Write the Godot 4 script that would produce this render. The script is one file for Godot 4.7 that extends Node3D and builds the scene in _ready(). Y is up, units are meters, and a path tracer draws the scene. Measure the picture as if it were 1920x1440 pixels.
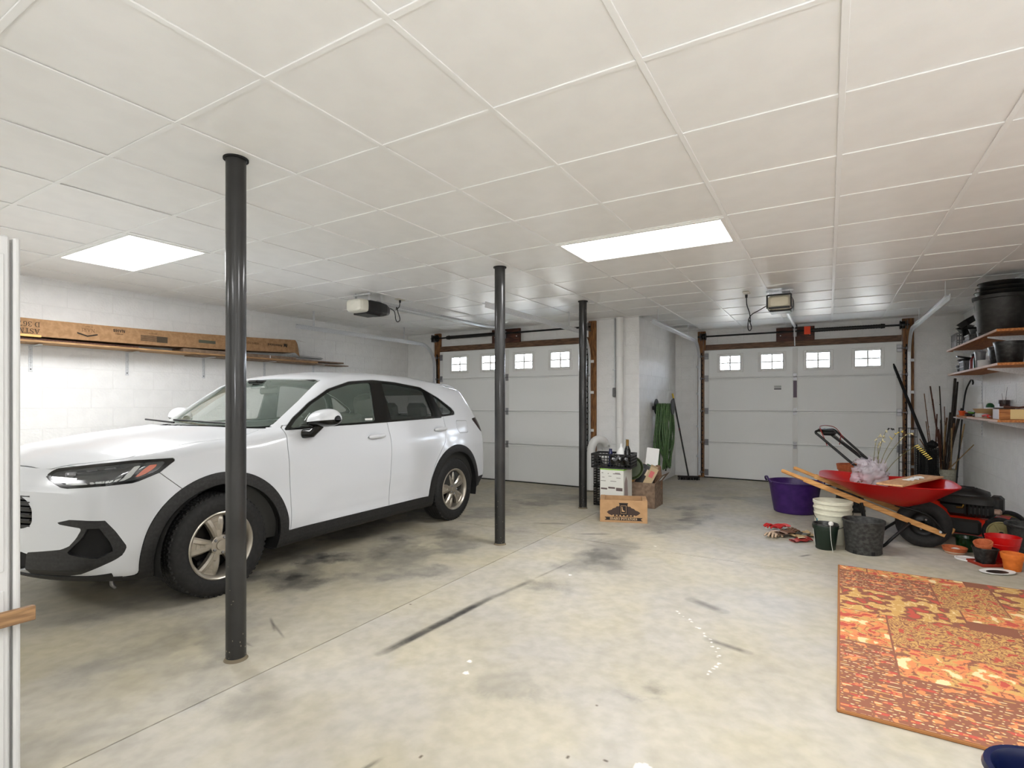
extends Node3D
# A basement garage: block walls, a dropped ceiling on steel posts, two panel doors, a white crossover and garden clutter.
# x runs across the room, y up, and the doors lie towards -z. Distances towards the doors are written d = -z.

const CEIL := 2.456
const EYE := 1.265
var M := {}
var taken := {}


class G:
	# collects triangles with their own normals and uvs into one mesh
	var V := PackedVector3Array()
	var N := PackedVector3Array()
	var U := PackedVector2Array()
	var t := Transform3D()

	func at(p: Vector3, turn := Vector3.ZERO) -> G:
		t = Transform3D(Basis.from_euler(turn), p)
		return self

	func v(p: Vector3, n: Vector3, uv := Vector2.ZERO) -> void:
		V.append(t * p)
		N.append((t.basis * n).normalized())
		U.append(uv)

	func tri(a: Vector3, b: Vector3, c: Vector3, ua := Vector2.ZERO, ub := Vector2.ZERO, uc := Vector2.ZERO) -> void:
		var n := (c - a).cross(b - a)
		if n.length_squared() < 1e-16:
			return
		v(a, n, ua); v(b, n, ub); v(c, n, uc)

	func quad(a: Vector3, b: Vector3, c: Vector3, d: Vector3) -> void:
		# clockwise seen from the front
		tri(a, b, c, Vector2(0, 0), Vector2(1, 0), Vector2(1, 1))
		tri(a, c, d, Vector2(0, 0), Vector2(1, 1), Vector2(0, 1))

	func nquad(p: Array, n: Array, uv := []) -> void:
		for k in [0, 1, 2, 0, 2, 3]:
			v(p[k], n[k], uv[k] if uv else Vector2.ZERO)

	func box(c: Vector3, s: Vector3, bevel := 0.0) -> G:
		var h := s / 2.0
		var b := minf(bevel, minf(h.x, minf(h.y, h.z)) * 0.9)
		var i := h - Vector3(b, b, b)
		for ax in 3:
			var u := (ax + 1) % 3
			var w := (ax + 2) % 3
			for sg in [-1.0, 1.0]:
				var q := []
				for k in [[-1, -1], [1, -1], [1, 1], [-1, 1]]:
					var p := Vector3.ZERO
					p[ax] = sg * h[ax]
					p[u] = k[0] * i[u]
					p[w] = k[1] * i[w]
					q.append(c + p)
				if sg > 0:
					quad(q[3], q[2], q[1], q[0])
				else:
					quad(q[0], q[1], q[2], q[3])
			if b > 0.0:
				# the four edges along this axis
				for su in [-1.0, 1.0]:
					for sw in [-1.0, 1.0]:
						var e := []
						for k in [[-1, 0], [1, 0], [1, 1], [-1, 1]]:
							var p := Vector3.ZERO
							p[ax] = k[0] * i[ax]
							p[u] = su * (h[u] if k[1] == 0 else i[u])
							p[w] = sw * (i[w] if k[1] == 0 else h[w])
							e.append(c + p)
						if su * sw < 0:
							quad(e[3], e[2], e[1], e[0])
						else:
							quad(e[0], e[1], e[2], e[3])
		if b > 0.0:
			for sx in [-1.0, 1.0]:
				for sy in [-1.0, 1.0]:
					for sz in [-1.0, 1.0]:
						var pa := c + Vector3(sx * h.x, sy * i.y, sz * i.z)
						var pb := c + Vector3(sx * i.x, sy * h.y, sz * i.z)
						var pc := c + Vector3(sx * i.x, sy * i.y, sz * h.z)
						if sx * sy * sz > 0:
							tri(pa, pc, pb)
						else:
							tri(pa, pb, pc)
		return self

	func lathe(prof: Array, seg := 32, a0 := 0.0, a1 := TAU, crease := 0.75) -> G:
		# prof: Vector2(radius, height) from the outside bottom up and round; normals point to the left of the way
		var m := prof.size()
		var sn := []
		for k in m - 1:
			var dd: Vector2 = prof[k + 1] - prof[k]
			sn.append(Vector2(dd.y, -dd.x).normalized())
		for k in m - 1:
			var na: Vector2 = sn[k]
			var nb: Vector2 = sn[k]
			if k > 0 and sn[k].dot(sn[k - 1]) > crease:
				na = (sn[k] + sn[k - 1]).normalized()
			if k < m - 2 and sn[k].dot(sn[k + 1]) > crease:
				nb = (sn[k] + sn[k + 1]).normalized()
			for j in seg:
				var q := a0 + (a1 - a0) * j / seg
				var w := a0 + (a1 - a0) * (j + 1) / seg
				var cq := Vector3(cos(q), 0, sin(q))
				var cw := Vector3(cos(w), 0, sin(w))
				var up := Vector3.UP
				nquad([cq * prof[k].x + up * prof[k].y, cw * prof[k].x + up * prof[k].y, cw * prof[k + 1].x + up * prof[k + 1].y, cq * prof[k + 1].x + up * prof[k + 1].y],
					[cq * na.x + up * na.y, cw * na.x + up * na.y, cw * nb.x + up * nb.y, cq * nb.x + up * nb.y],
					[Vector2(float(j) / seg, float(k) / m), Vector2(float(j + 1) / seg, float(k) / m), Vector2(float(j + 1) / seg, float(k + 1) / m), Vector2(float(j) / seg, float(k + 1) / m)])
		return self

	func tube(pts: Array, r0: float, r1 := -1.0, seg := 8, caps := true, flat := 1.0) -> G:
		var n := pts.size()
		if r1 < 0.0:
			r1 = r0
		var rings := []
		var norms := []
		var x := Vector3.ZERO
		for k in n:
			var dir: Vector3 = (pts[mini(k + 1, n - 1)] - pts[maxi(k - 1, 0)]).normalized()
			if x == Vector3.ZERO:
				x = (Vector3.UP if absf(dir.y) < 0.9 else Vector3.RIGHT).cross(dir).normalized()
			x = (x - dir * x.dot(dir)).normalized()
			var y := dir.cross(x)
			var r := lerpf(r0, r1, float(k) / maxi(1, n - 1))
			var ring := []
			var nn := []
			for j in seg:
				var a := TAU * j / seg
				ring.append(pts[k] + (x * cos(a) + y * sin(a) * flat) * r)
				nn.append(x * cos(a) + y * sin(a) / flat)
			rings.append(ring)
			norms.append(nn)
		for k in n - 1:
			for j in seg:
				var j2 := (j + 1) % seg
				nquad([rings[k][j], rings[k + 1][j], rings[k + 1][j2], rings[k][j2]], [norms[k][j], norms[k + 1][j], norms[k + 1][j2], norms[k][j2]])
		if caps:
			for j in seg:
				var j2 := (j + 1) % seg
				tri(pts[0], rings[0][j], rings[0][j2])
				tri(pts[n - 1], rings[n - 1][j2], rings[n - 1][j])
		return self

	func disc(c: Vector3, n: Vector3, r: float, seg := 20) -> G:
		var x := (Vector3.UP if absf(n.y) < 0.9 else Vector3.RIGHT).cross(n).normalized()
		var y := n.cross(x)
		for j in seg:
			var a := TAU * j / seg
			var b := TAU * (j + 1) / seg
			tri(c, c + (x * cos(b) + y * sin(b)) * r, c + (x * cos(a) + y * sin(a)) * r)
		return self

	func prism(poly: Array, z0: float, z1: float) -> G:
		# poly: Vector2 in the x-y plane, pushed out from z0 to z1
		var pts := PackedVector2Array(poly)
		if Geometry2D.is_polygon_clockwise(pts):
			pts.reverse()
		var ix := Geometry2D.triangulate_polygon(pts)
		for k in range(0, ix.size(), 3):
			var a := pts[ix[k]]
			var b := pts[ix[k + 1]]
			var c := pts[ix[k + 2]]
			if (b - a).cross(c - a) < 0:
				var s := b
				b = c
				c = s
			tri(Vector3(a.x, a.y, z1), Vector3(c.x, c.y, z1), Vector3(b.x, b.y, z1), a, c, b)
			tri(Vector3(a.x, a.y, z0), Vector3(b.x, b.y, z0), Vector3(c.x, c.y, z0), a, b, c)
		var m := pts.size()
		for k in m:
			var a := pts[k]
			var b := pts[(k + 1) % m]
			quad(Vector3(a.x, a.y, z0), Vector3(a.x, a.y, z1), Vector3(b.x, b.y, z1), Vector3(b.x, b.y, z0))
		return self

	func sheet(f: Callable, nu: int, nv: int, both := 0.0) -> G:
		# a smooth surface f(u, v); both > 0 gives it that thickness
		var p := []
		for i in nu + 1:
			var row := []
			for j in nv + 1:
				row.append(f.call(float(i) / nu, float(j) / nv))
			p.append(row)
		var nn := []
		for i in nu + 1:
			var row := []
			for j in nv + 1:
				var du: Vector3 = p[mini(i + 1, nu)][j] - p[maxi(i - 1, 0)][j]
				var dv: Vector3 = p[i][mini(j + 1, nv)] - p[i][maxi(j - 1, 0)]
				row.append(dv.cross(du).normalized())
			nn.append(row)
		for side in (2 if both > 0.0 else 1):
			for i in nu:
				for j in nv:
					var q := [[i, j], [i + 1, j], [i + 1, j + 1], [i, j + 1]]
					if side == 1:
						q.reverse()
					var ps := []
					var ns := []
					var us := []
					for k in q:
						var nrm: Vector3 = nn[k[0]][k[1]]
						ps.append(p[k[0]][k[1]] - (nrm * both if side == 1 else Vector3.ZERO))
						ns.append(-nrm if side == 1 else nrm)
						us.append(Vector2(float(k[0]) / nu, float(k[1]) / nv))
					nquad(ps, ns, us)
		if both > 0.0:
			for e in [[0, true], [nu, true], [0, false], [nv, false]]:
				for k in (nv if e[1] else nu):
					var a := [e[0], k] if e[1] else [k, e[0]]
					var b := [e[0], k + 1] if e[1] else [k + 1, e[0]]
					var pa: Vector3 = p[a[0]][a[1]]
					var pb: Vector3 = p[b[0]][b[1]]
					quad(pa, pb, pb - nn[b[0]][b[1]] * both, pa - nn[a[0]][a[1]] * both)
		return self

	func mesh() -> ArrayMesh:
		var a := []
		a.resize(Mesh.ARRAY_MAX)
		a[Mesh.ARRAY_VERTEX] = V
		a[Mesh.ARRAY_NORMAL] = N
		a[Mesh.ARRAY_TEX_UV] = U
		var m := ArrayMesh.new()
		m.add_surface_from_arrays(Mesh.PRIMITIVE_TRIANGLES, a)
		return m


func P(x: float, y: float, d: float) -> Vector3:
	return Vector3(x, y, -d)


func numbered(called: String) -> String:
	var n: int = taken.get(called, 0)
	taken[called] = n + 1
	return called if n == 0 else "%s_%03d" % [called, n]


func tag(o: Node3D, label: String, category: String, group := "") -> Node3D:
	o.set_meta("label", label)
	o.set_meta("category", category)
	if group:
		o.set_meta("group", group)
	return o


func thing(called: String, label: String, category: String, where := Vector3.ZERO, turn := 0.0, group := "") -> Node3D:
	var o := Node3D.new()
	o.name = numbered(called)
	add_child(o)
	o.position = where
	o.rotation.y = turn
	tag(o, label, category, group)
	return o


func part(called: String, g, m: Material, parent: Node3D, where := Vector3.ZERO, turn := Vector3.ZERO) -> MeshInstance3D:
	var o := MeshInstance3D.new()
	o.name = called
	o.mesh = g.mesh() if g is G else g
	o.material_override = m
	o.position = where
	o.rotation = turn
	parent.add_child(o, true)
	return o


func solo(called: String, g, m: Material, label: String, category: String, where := Vector3.ZERO, turn := Vector3.ZERO, group := "") -> MeshInstance3D:
	# a thing that is one mesh
	var o := MeshInstance3D.new()
	o.name = numbered(called)
	o.mesh = g.mesh() if g is G else g
	o.material_override = m
	add_child(o)
	o.position = where
	o.rotation = turn
	tag(o, label, category, group)
	return o


func structure(called: String, g = null, m: Material = null) -> Node3D:
	var o: Node3D = MeshInstance3D.new() if g else Node3D.new()
	o.name = called
	if g:
		o.mesh = g.mesh() if g is G else g
		o.material_override = m
	add_child(o)
	o.set_meta("kind", "structure")
	return o


func words(text: String, size: float, m: Material, parent: Node3D, where: Vector3, turn: Vector3, serif := false, bold := 400, deep := 0.0008) -> MeshInstance3D:
	var f := SystemFont.new()
	f.font_names = PackedStringArray(["Droid Serif" if serif else "Droid Sans"])
	f.font_weight = bold
	var tm := TextMesh.new()
	tm.text = text
	tm.font = f
	tm.font_size = 32
	tm.pixel_size = size / 32.0
	tm.depth = deep
	return part("lettering", tm, m, parent, where, turn)


func mat(c: Color, rough := 0.6, metal := 0.0) -> StandardMaterial3D:
	var m := StandardMaterial3D.new()
	m.albedo_color = c
	m.roughness = rough
	m.metallic = metal
	return m


func noise_tex(freq: float, lo: Color, hi: Color, seed_ := 1, size := 256, type := FastNoiseLite.TYPE_SIMPLEX_SMOOTH, octaves := 4, a := 0.25, b := 0.75) -> NoiseTexture2D:
	var f := FastNoiseLite.new()
	f.noise_type = type
	f.frequency = freq
	f.seed = seed_
	f.fractal_octaves = octaves
	var t := NoiseTexture2D.new()
	t.width = size
	t.height = size
	t.seamless = true
	t.noise = f
	var r := Gradient.new()
	r.set_color(0, lo)
	r.set_color(1, hi)
	r.set_offset(0, a)
	r.set_offset(1, b)
	t.color_ramp = r
	return t


func grained(c: Color, spread: float, rough: float, scale: float, seed_ := 1, freq := 0.02, metal := 0.0) -> StandardMaterial3D:
	# a colour that wanders a little, the same on every side
	var m := mat(Color.WHITE, rough, metal)
	m.albedo_texture = noise_tex(freq, c.darkened(spread), c.lightened(spread * 0.6), seed_)
	m.uv1_triplanar = true
	m.uv1_scale = Vector3.ONE * scale
	return m


func wood(lo: Color, hi: Color, along: int, seed_ := 3, rough := 0.65) -> StandardMaterial3D:
	# grain drawn out along one axis of the object
	var m := mat(Color.WHITE, rough)
	m.albedo_texture = noise_tex(0.03, lo, hi, seed_, 256, FastNoiseLite.TYPE_SIMPLEX_SMOOTH, 5, 0.3, 0.7)
	m.uv1_triplanar = true
	var s := Vector3.ONE * 6.0
	s[along] = 0.7
	m.uv1_scale = s
	return m


func _ready() -> void:
	# --- camera, sky, exposure, lights
	var cam := Camera3D.new()
	cam.name = "camera"
	var f := 1004.3
	cam.projection = Camera3D.PROJECTION_FRUSTUM
	cam.near = 0.05
	cam.far = 200.0
	cam.size = 1440.0 / f * cam.near
	cam.frustum_offset = Vector2((960.0 - 946.0) / f, (753.2 - 720.0) / f) * cam.near
	add_child(cam)
	cam.position = Vector3(0, EYE, 0)
	cam.rotation.y = deg_to_rad(31.14)
	cam.current = true
	var env := Environment.new()
	env.background_mode = Environment.BG_SKY
	var sky := Sky.new()
	var sm := ProceduralSkyMaterial.new()
	sm.sky_top_color = Color(0.80, 0.87, 0.97)
	sm.sky_horizon_color = Color(0.93, 0.95, 0.98)
	sm.ground_horizon_color = Color(0.80, 0.80, 0.80)
	sm.ground_bottom_color = Color(0.6, 0.6, 0.6)
	sm.sky_energy_multiplier = 4.6
	sm.ground_energy_multiplier = 3.0
	sky.sky_material = sm
	env.sky = sky
	env.tonemap_mode = Environment.TONE_MAPPER_LINEAR
	env.tonemap_exposure = EXPOSURE
	env.sdfgi_enabled = true
	env.ssao_enabled = true
	env.ssil_enabled = true
	var we := WorldEnvironment.new()
	we.name = "surroundings"
	we.environment = env
	add_child(we)
	# the sun stands behind the house, so that it lights the drive and not the room
	var sun := DirectionalLight3D.new()
	sun.name = "sun"
	sun.light_energy = 70.0
	sun.light_color = Color(1.0, 0.97, 0.92)
	sun.light_angular_distance = 0.53
	sun.shadow_enabled = true
	add_child(sun)
	sun.rotation = Vector3(deg_to_rad(-48.0), deg_to_rad(12.0), 0)
	ceiling_light("ceiling_light", Vector3(-1.1726, CEIL, -3.981), "wide bright ceiling light panel above the open floor before the wheelbarrow bay")
	ceiling_light("ceiling_light", Vector3(-4.83, CEIL, -2.152), "bright ceiling light panel above the bonnet of the white car")
	ceiling_light("ceiling_light", Vector3(-1.1726, CEIL, 1.5), "unseen bright ceiling light panel, out of view, lighting the near end of the open floor")  # out of view behind the camera, placed to light the near floor
	ceiling_light("ceiling_light", Vector3(-4.83, CEIL, 1.5), "unseen bright ceiling light panel, out of view behind the tall white cabinet")  # out of view behind the camera, placed to light the near left side
	ceiling_light("ceiling_light", Vector3(0.656, CEIL, -1.5427), "unseen bright ceiling light panel, out of view, lighting the near end of the rug")  # just out of view overhead, placed to light the right side
	unseen_flash()
	make_materials()
	build_floor()
	build_ceiling()
	build_walls()
	garage_door("door_1", -4.38, 7.332, 1.35)
	garage_door("door_2", -0.437, 9.402, 1.335)
	door_woodwork()
	build_posts()
	build_car()
	build_overhead()
	build_left_side()
	build_pillar_clutter()
	build_wheelbarrow_corner()
	build_right_shelves()
	build_near_things()


const EXPOSURE := 1.62
const LAMP := 25.0
const UNSEEN_FLASH := 26.0  # strength of the unseen softbox behind the camera
const UNSEEN_FLASH_TILT := 0.6


func ceiling_light(called: String, where: Vector3, label: String) -> void:
	var o := thing(called, label, "ceiling light", where)
	o.set_meta("group", "ceiling light panels")
	var fr := G.new()
	for sx in [-1.0, 1.0]:
		fr.box(Vector3(sx * 0.585, 0.002, 0), Vector3(0.03, 0.02, 0.6), 0.002)
		fr.box(Vector3(0, 0.002, sx * 0.283), Vector3(1.138, 0.02, 0.03), 0.002)
	fr.box(Vector3(0, 0.035, 0), Vector3(1.19, 0.01, 0.59))
	part("frame", fr, mat(Color(0.93, 0.93, 0.92), 0.5), o)
	var em := mat(Color(0.95, 0.95, 0.95), 0.6)
	em.emission_enabled = true
	em.emission = Color(1.0, 0.99, 0.97)
	em.emission_energy_multiplier = 6.0
	part("lamp_diffuser", G.new().box(Vector3(0, 0.006, 0), Vector3(1.14, 0.01, 0.54)), em, o)
	var l := AreaLight3D.new()
	l.name = "lamp_light"
	l.area_size = Vector2(1.14, 0.54)
	l.area_normalize_energy = true
	l.light_energy = LAMP / (PI * PI)
	l.light_color = Color(0.985, 0.99, 1.0)
	l.area_range = 20.0
	l.area_attenuation = 2.0
	l.shadow_enabled = true
	l.rotation.x = -PI / 2
	l.position.y = -0.012
	o.add_child(l)


func unseen_flash() -> void:
	# unseen softbox, out of view behind the camera, placed to light the white ceiling
	var o := thing("unseen_softbox", "unseen black softbox out of view on a slim stand, lighting the ceiling", "flash", P(0.55, 0, -1.3))
	var black := mat(Color(0.03, 0.03, 0.03), 0.6)
	var head := part("housing", G.new().lathe([Vector2(0.04, -0.08), Vector2(0.06, -0.05), Vector2(0.34, 0.15), Vector2(0.34, 0.20), Vector2(0.325, 0.20), Vector2(0.325, 0.155), Vector2(0.05, -0.04)], 8), black, o, Vector3(0, 1.30, 0), Vector3(-UNSEEN_FLASH_TILT, 0, 0))
	part("stand", G.new().tube([Vector3(0, 0.02, 0), Vector3(0, 1.24, 0)], 0.012, -1, 8), black, o)
	for k in 3:
		var a := TAU * k / 3.0
		part("leg", G.new().tube([Vector3(0, 0.35, 0), Vector3(cos(a) * 0.38, 0.01, sin(a) * 0.38)], 0.009, -1, 6), black, o)
	var em := mat(Color(0.95, 0.95, 0.95), 0.8)
	em.emission_enabled = true
	em.emission = Color(0.985, 0.99, 1.0)
	em.emission_energy_multiplier = 4.0
	part("lamp_diffuser", G.new().disc(Vector3(0, 0.188, 0), Vector3.UP, 0.325, 8), em, head)
	var l := AreaLight3D.new()
	l.name = "lamp_light"
	l.area_size = Vector2(0.5, 0.5)
	l.area_normalize_energy = true
	l.light_energy = UNSEEN_FLASH / (PI * PI)
	l.light_color = Color(0.985, 0.99, 1.0)
	l.area_range = 20.0
	l.area_attenuation = 2.0
	l.shadow_enabled = true
	l.rotation.x = PI / 2
	l.position.y = 0.205
	head.add_child(l)


func make_materials() -> void:
	M.block = grained(Color(0.935, 0.935, 0.93), 0.015, 0.7, 1.2, 5)
	M.block.heightmap_enabled = true
	M.block.heightmap_texture = noise_tex(0.09, Color.BLACK, Color.WHITE, 8, 256, FastNoiseLite.TYPE_SIMPLEX, 4, 0.1, 0.9)
	M.block.heightmap_scale = 0.25
	M.joint = mat(Color(0.90, 0.90, 0.895), 0.7)
	M.tile = grained(Color(0.95, 0.947, 0.94), 0.012, 0.40, 0.9, 11)
	M.bar = mat(Color(0.945, 0.945, 0.94), 0.35)
	M.doorpanel = mat(Color(0.935, 0.94, 0.935), 0.5)
	M.doorpanel.heightmap_enabled = true
	M.doorpanel.heightmap_texture = noise_tex(0.12, Color.BLACK, Color.WHITE, 21, 256, FastNoiseLite.TYPE_SIMPLEX, 3, 0.1, 0.9)
	M.doorpanel.heightmap_scale = 0.06
	M.doorpanel.uv1_triplanar = true
	M.doorpanel.uv1_scale = Vector3.ONE * 6.0
	M.white_plastic = mat(Color(0.90, 0.90, 0.89), 0.4)
	M.galv = grained(Color(0.84, 0.85, 0.86), 0.06, 0.38, 6.0, 14, 0.03, 0.35)
	M.steel = mat(Color(0.55, 0.55, 0.56), 0.35, 0.9)
	M.dark_steel = mat(Color(0.06, 0.06, 0.06), 0.4, 0.4)
	M.black_paint = grained(Color(0.028, 0.026, 0.024), 0.15, 0.55, 1.0, 17, 0.01)
	M.black_paint.clearcoat_enabled = true
	M.black_paint.clearcoat = 0.45
	M.black_paint.clearcoat_roughness = 0.12
	M.black = mat(Color(0.03, 0.03, 0.032), 0.45)
	M.black_matte = mat(Color(0.035, 0.035, 0.035), 0.75)
	M.rubber = grained(Color(0.05, 0.048, 0.045), 0.10, 0.75, 5.0, 19)
	M.jamb = wood(Color(0.40, 0.26, 0.14), Color(0.58, 0.40, 0.22), 1, 4)
	M.header = wood(Color(0.33, 0.24, 0.17), Color(0.47, 0.35, 0.26), 0, 9)
	M.red_board = wood(Color(0.22, 0.11, 0.07), Color(0.36, 0.20, 0.13), 0, 12)
	M.pine = wood(Color(0.70, 0.47, 0.24), Color(0.84, 0.62, 0.36), 0, 15)
	M.pine_z = wood(Color(0.60, 0.46, 0.31), Color(0.72, 0.57, 0.40), 2, 15)
	M.card = grained(Color(0.63, 0.48, 0.33), 0.08, 0.85, 3.0, 23)
	M.card_dark = grained(Color(0.52, 0.43, 0.35), 0.10, 0.85, 3.0, 24)
	M.ink = mat(Color(0.12, 0.10, 0.09), 0.8)
	M.glass = mat(Color(0.92, 0.96, 0.95, 0.06), 0.03)
	M.glass.transparency = BaseMaterial3D.TRANSPARENCY_ALPHA
	M.pane = M.glass
	M.white = mat(Color(0.88, 0.88, 0.87), 0.5)
	M.terracotta = grained(Color(0.72, 0.36, 0.19), 0.10, 0.8, 6.0, 31)
	M.red = mat(Color(0.72, 0.035, 0.03), 0.38)
	M.green_pot = mat(Color(0.03, 0.13, 0.07), 0.45)
	M.pot_black = grained(Color(0.05, 0.05, 0.048), 0.3, 0.42, 4.0, 33)
	M.pot_grey = grained(Color(0.11, 0.11, 0.10), 0.25, 0.6, 5.0, 35)


func floor_picture() -> ImageTexture:
	# the concrete seen from above: x from -6.6 to 1.6, d from 0.2 to 9.6; colour only
	var w := 1040
	var hgt := 1190
	var n1 := FastNoiseLite.new()
	n1.seed = 41
	n1.frequency = 0.006
	n1.fractal_octaves = 5
	var n2 := FastNoiseLite.new()
	n2.seed = 42
	n2.frequency = 0.045
	n2.fractal_octaves = 6
	n2.domain_warp_enabled = true
	n2.domain_warp_amplitude = 25.0
	n2.domain_warp_frequency = 0.02
	var n3 := FastNoiseLite.new()
	n3.seed = 43
	n3.frequency = 0.011
	n3.fractal_octaves = 4
	n3.domain_warp_enabled = true
	n3.domain_warp_amplitude = 30.0
	var a := n1.get_image(w, hgt).get_data()
	var b := n2.get_image(w, hgt).get_data()
	var c := n3.get_image(w, hgt).get_data()
	# stains and a broad dark patch beneath the car: x, d, radius x, radius d, strength, and which tone
	var stains := []
	for s in [[-1.55, 4.6, 0.32, 0.6, 0.20], [-1.45, 5.6, 0.28, 0.6, 0.22], [-1.62, 4.0, 0.38, 0.3, 0.18], [-1.75, 3.3, 0.22, 0.22, 0.20], [-1.35, 6.3, 0.22, 0.55, 0.34], [-0.65, 2.35, 0.14, 0.12, 0.30],
			[-3.0, 3.4, 0.5, 1.0, 0.26], [-3.3, 2.6, 0.4, 0.6, 0.30], [-2.95, 1.5, 0.5, 0.35, 0.12], [-3.3, 5.2, 0.5, 0.5, 0.20], [-3.1, 6.3, 0.5, 0.6, 0.24], [-4.2, 3.0, 0.8, 2.0, 0.22], [0.5, 6.6, 0.5, 0.5, 0.18], [-0.9, 7.6, 0.6, 0.5, 0.16], [-2.05, 1.35, 0.20, 0.16, 0.16], [-1.25, 2.0, 0.28, 0.2, 0.12]]:
		stains.append(s)
	var sm := PackedFloat32Array()
	sm.resize(w * hgt)
	for s in stains:
		var cx: float = (s[0] + 6.6) / 8.2 * w
		var cy: float = (9.6 - s[1]) / 9.4 * hgt
		var rx: float = s[2] / 8.2 * w
		var ry: float = s[3] / 9.4 * hgt
		for y in range(maxi(0, int(cy - ry * 1.6)), mini(hgt, int(cy + ry * 1.6))):
			for x in range(maxi(0, int(cx - rx * 1.6)), mini(w, int(cx + rx * 1.6))):
				var q := Vector2((x - cx) / rx, (y - cy) / ry).length() + (c[y * w + x] - 128) / 128.0 * 0.9
				if q < 1.0:
					sm[y * w + x] += s[4] * smoothstep(1.0, 0.2, q) * (0.35 + 0.65 * b[y * w + x] / 255.0 * 1.3)
	# streaks: the tyre mark and finer scuffs, as bands between two points
	for s in [[-1.93, 1.98, -1.87, 2.95, 0.020, 0.75], [-1.905, 2.0, -1.855, 2.9, 0.012, 0.45], [-1.86, 2.9, -1.80, 3.35, 0.02, 0.35], [-1.80, 3.4, -1.74, 3.9, 0.008, 0.22], [-1.40, 1.17, -1.36, 1.40, 0.008, 0.5], [-2.62, 1.88, -2.8, 1.98, 0.006, 0.35], [-2.8, 1.72, -2.55, 1.70, 0.006, 0.35], [-2.75, 1.95, -2.5, 1.85, 0.005, 0.35], [-0.13, 5.1, -0.2, 5.0, 0.012, 0.5],
			[-2.05, 4.75, -1.8, 4.9, 0.02, 0.4], [-2.6, 4.95, -2.3, 5.1, 0.03, 0.3], [-0.75, 3.55, -0.55, 3.45, 0.03, 0.35], [-0.55, 3.0, -0.35, 2.95, 0.02, 0.4]]:
		var pa := Vector2((s[0] + 6.6) / 8.2 * w, (9.6 - s[1]) / 9.4 * hgt)
		var pb := Vector2((s[2] + 6.6) / 8.2 * w, (9.6 - s[3]) / 9.4 * hgt)
		var r: float = s[4] / 8.2 * w
		for y in range(int(minf(pa.y, pb.y) - r * 2), int(maxf(pa.y, pb.y) + r * 2) + 1):
			for x in range(int(minf(pa.x, pb.x) - r * 2), int(maxf(pa.x, pb.x) + r * 2) + 1):
				var p := Vector2(x, y)
				var q := Geometry2D.get_closest_point_to_segment(p, pa, pb).distance_to(p)
				if q < r * 1.6:
					var e: float = (1.0 - q / (r * 1.6)) * minf(1.0, 4.0 * minf(p.distance_to(pa), p.distance_to(pb)) / pa.distance_to(pb) + 0.2)
					sm[y * w + x] += s[5] * e * (0.45 + 0.8 * b[y * w + x] / 255.0)
	var out := PackedByteArray()
	out.resize(w * hgt * 3)
	var jx := int((6.6 - 2.262) / 8.2 * w)
	for k in w * hgt:
		var u := a[k] / 255.0 - 0.5
		var g := b[k] / 255.0 - 0.5
		var e := c[k] / 255.0
		var m := 1.0 + u * 0.10 + g * 0.05
		var warm := clampf((e - 0.45) * 0.9, -0.25, 0.4)
		var dark := clampf(1.0 - sm[k], 0.1, 1.0)
		if k % w < jx:
			# the car's side of the joint is toned slightly darker and yellower
			m *= 0.975
			warm += 0.2
		out[k * 3] = int(clampf((0.685 + 0.02 * warm) * m * dark * 255.0, 0, 255))
		out[k * 3 + 1] = int(clampf((0.662 + 0.004 * warm) * m * dark * 255.0, 0, 255))
		out[k * 3 + 2] = int(clampf((0.610 - 0.06 * warm) * m * dark * 255.0, 0, 255))
	var im := Image.create_from_data(w, hgt, false, Image.FORMAT_RGB8, out)
	# white paint drips in an arc, and a few spots
	var rng := RandomNumberGenerator.new()
	rng.seed = 4
	for k in 22:
		var q := k / 21.0
		var x := -0.79 + 0.33 * sin(q * PI * 0.62) + rng.randf_range(-0.01, 0.01)
		var d := 3.32 - 0.72 * q + rng.randf_range(-0.02, 0.02)
		paint_spot(im, x, d, rng.randf_range(0.004, 0.009), Color(0.93, 0.92, 0.90))
	for s in [[-1.62, 3.6, 0.012], [-1.3, 4.7, 0.01], [-1.5, 2.15, 0.012], [-1.45, 2.05, 0.015], [-0.55, 1.83, 0.03], [-0.52, 1.76, 0.02], [-0.5, 1.66, 0.012], [-0.5, 1.6, 0.01]]:
		paint_spot(im, s[0], s[1], s[2], Color(0.93, 0.92, 0.90))
	for k in 18:
		paint_spot(im, rng.randf_range(-2.6, 1.2), rng.randf_range(1.2, 7.0), rng.randf_range(0.003, 0.005), Color(0.30, 0.26, 0.21))
	return ImageTexture.create_from_image(im)


func paint_spot(im: Image, x: float, d: float, r: float, c: Color) -> void:
	var w := im.get_width()
	var hgt := im.get_height()
	var px := (x + 6.6) / 8.2 * w
	var py := (9.6 - d) / 9.4 * hgt
	var q := maxf(0.8, r / 8.2 * w)
	for yy in range(int(py - q), int(py + q) + 1):
		for xx in range(int(px - q), int(px + q) + 1):
			if xx >= 0 and yy >= 0 and xx < w and yy < hgt and Vector2(xx - px, yy - py).length() <= q:
				im.set_pixel(xx, yy, c)


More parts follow.
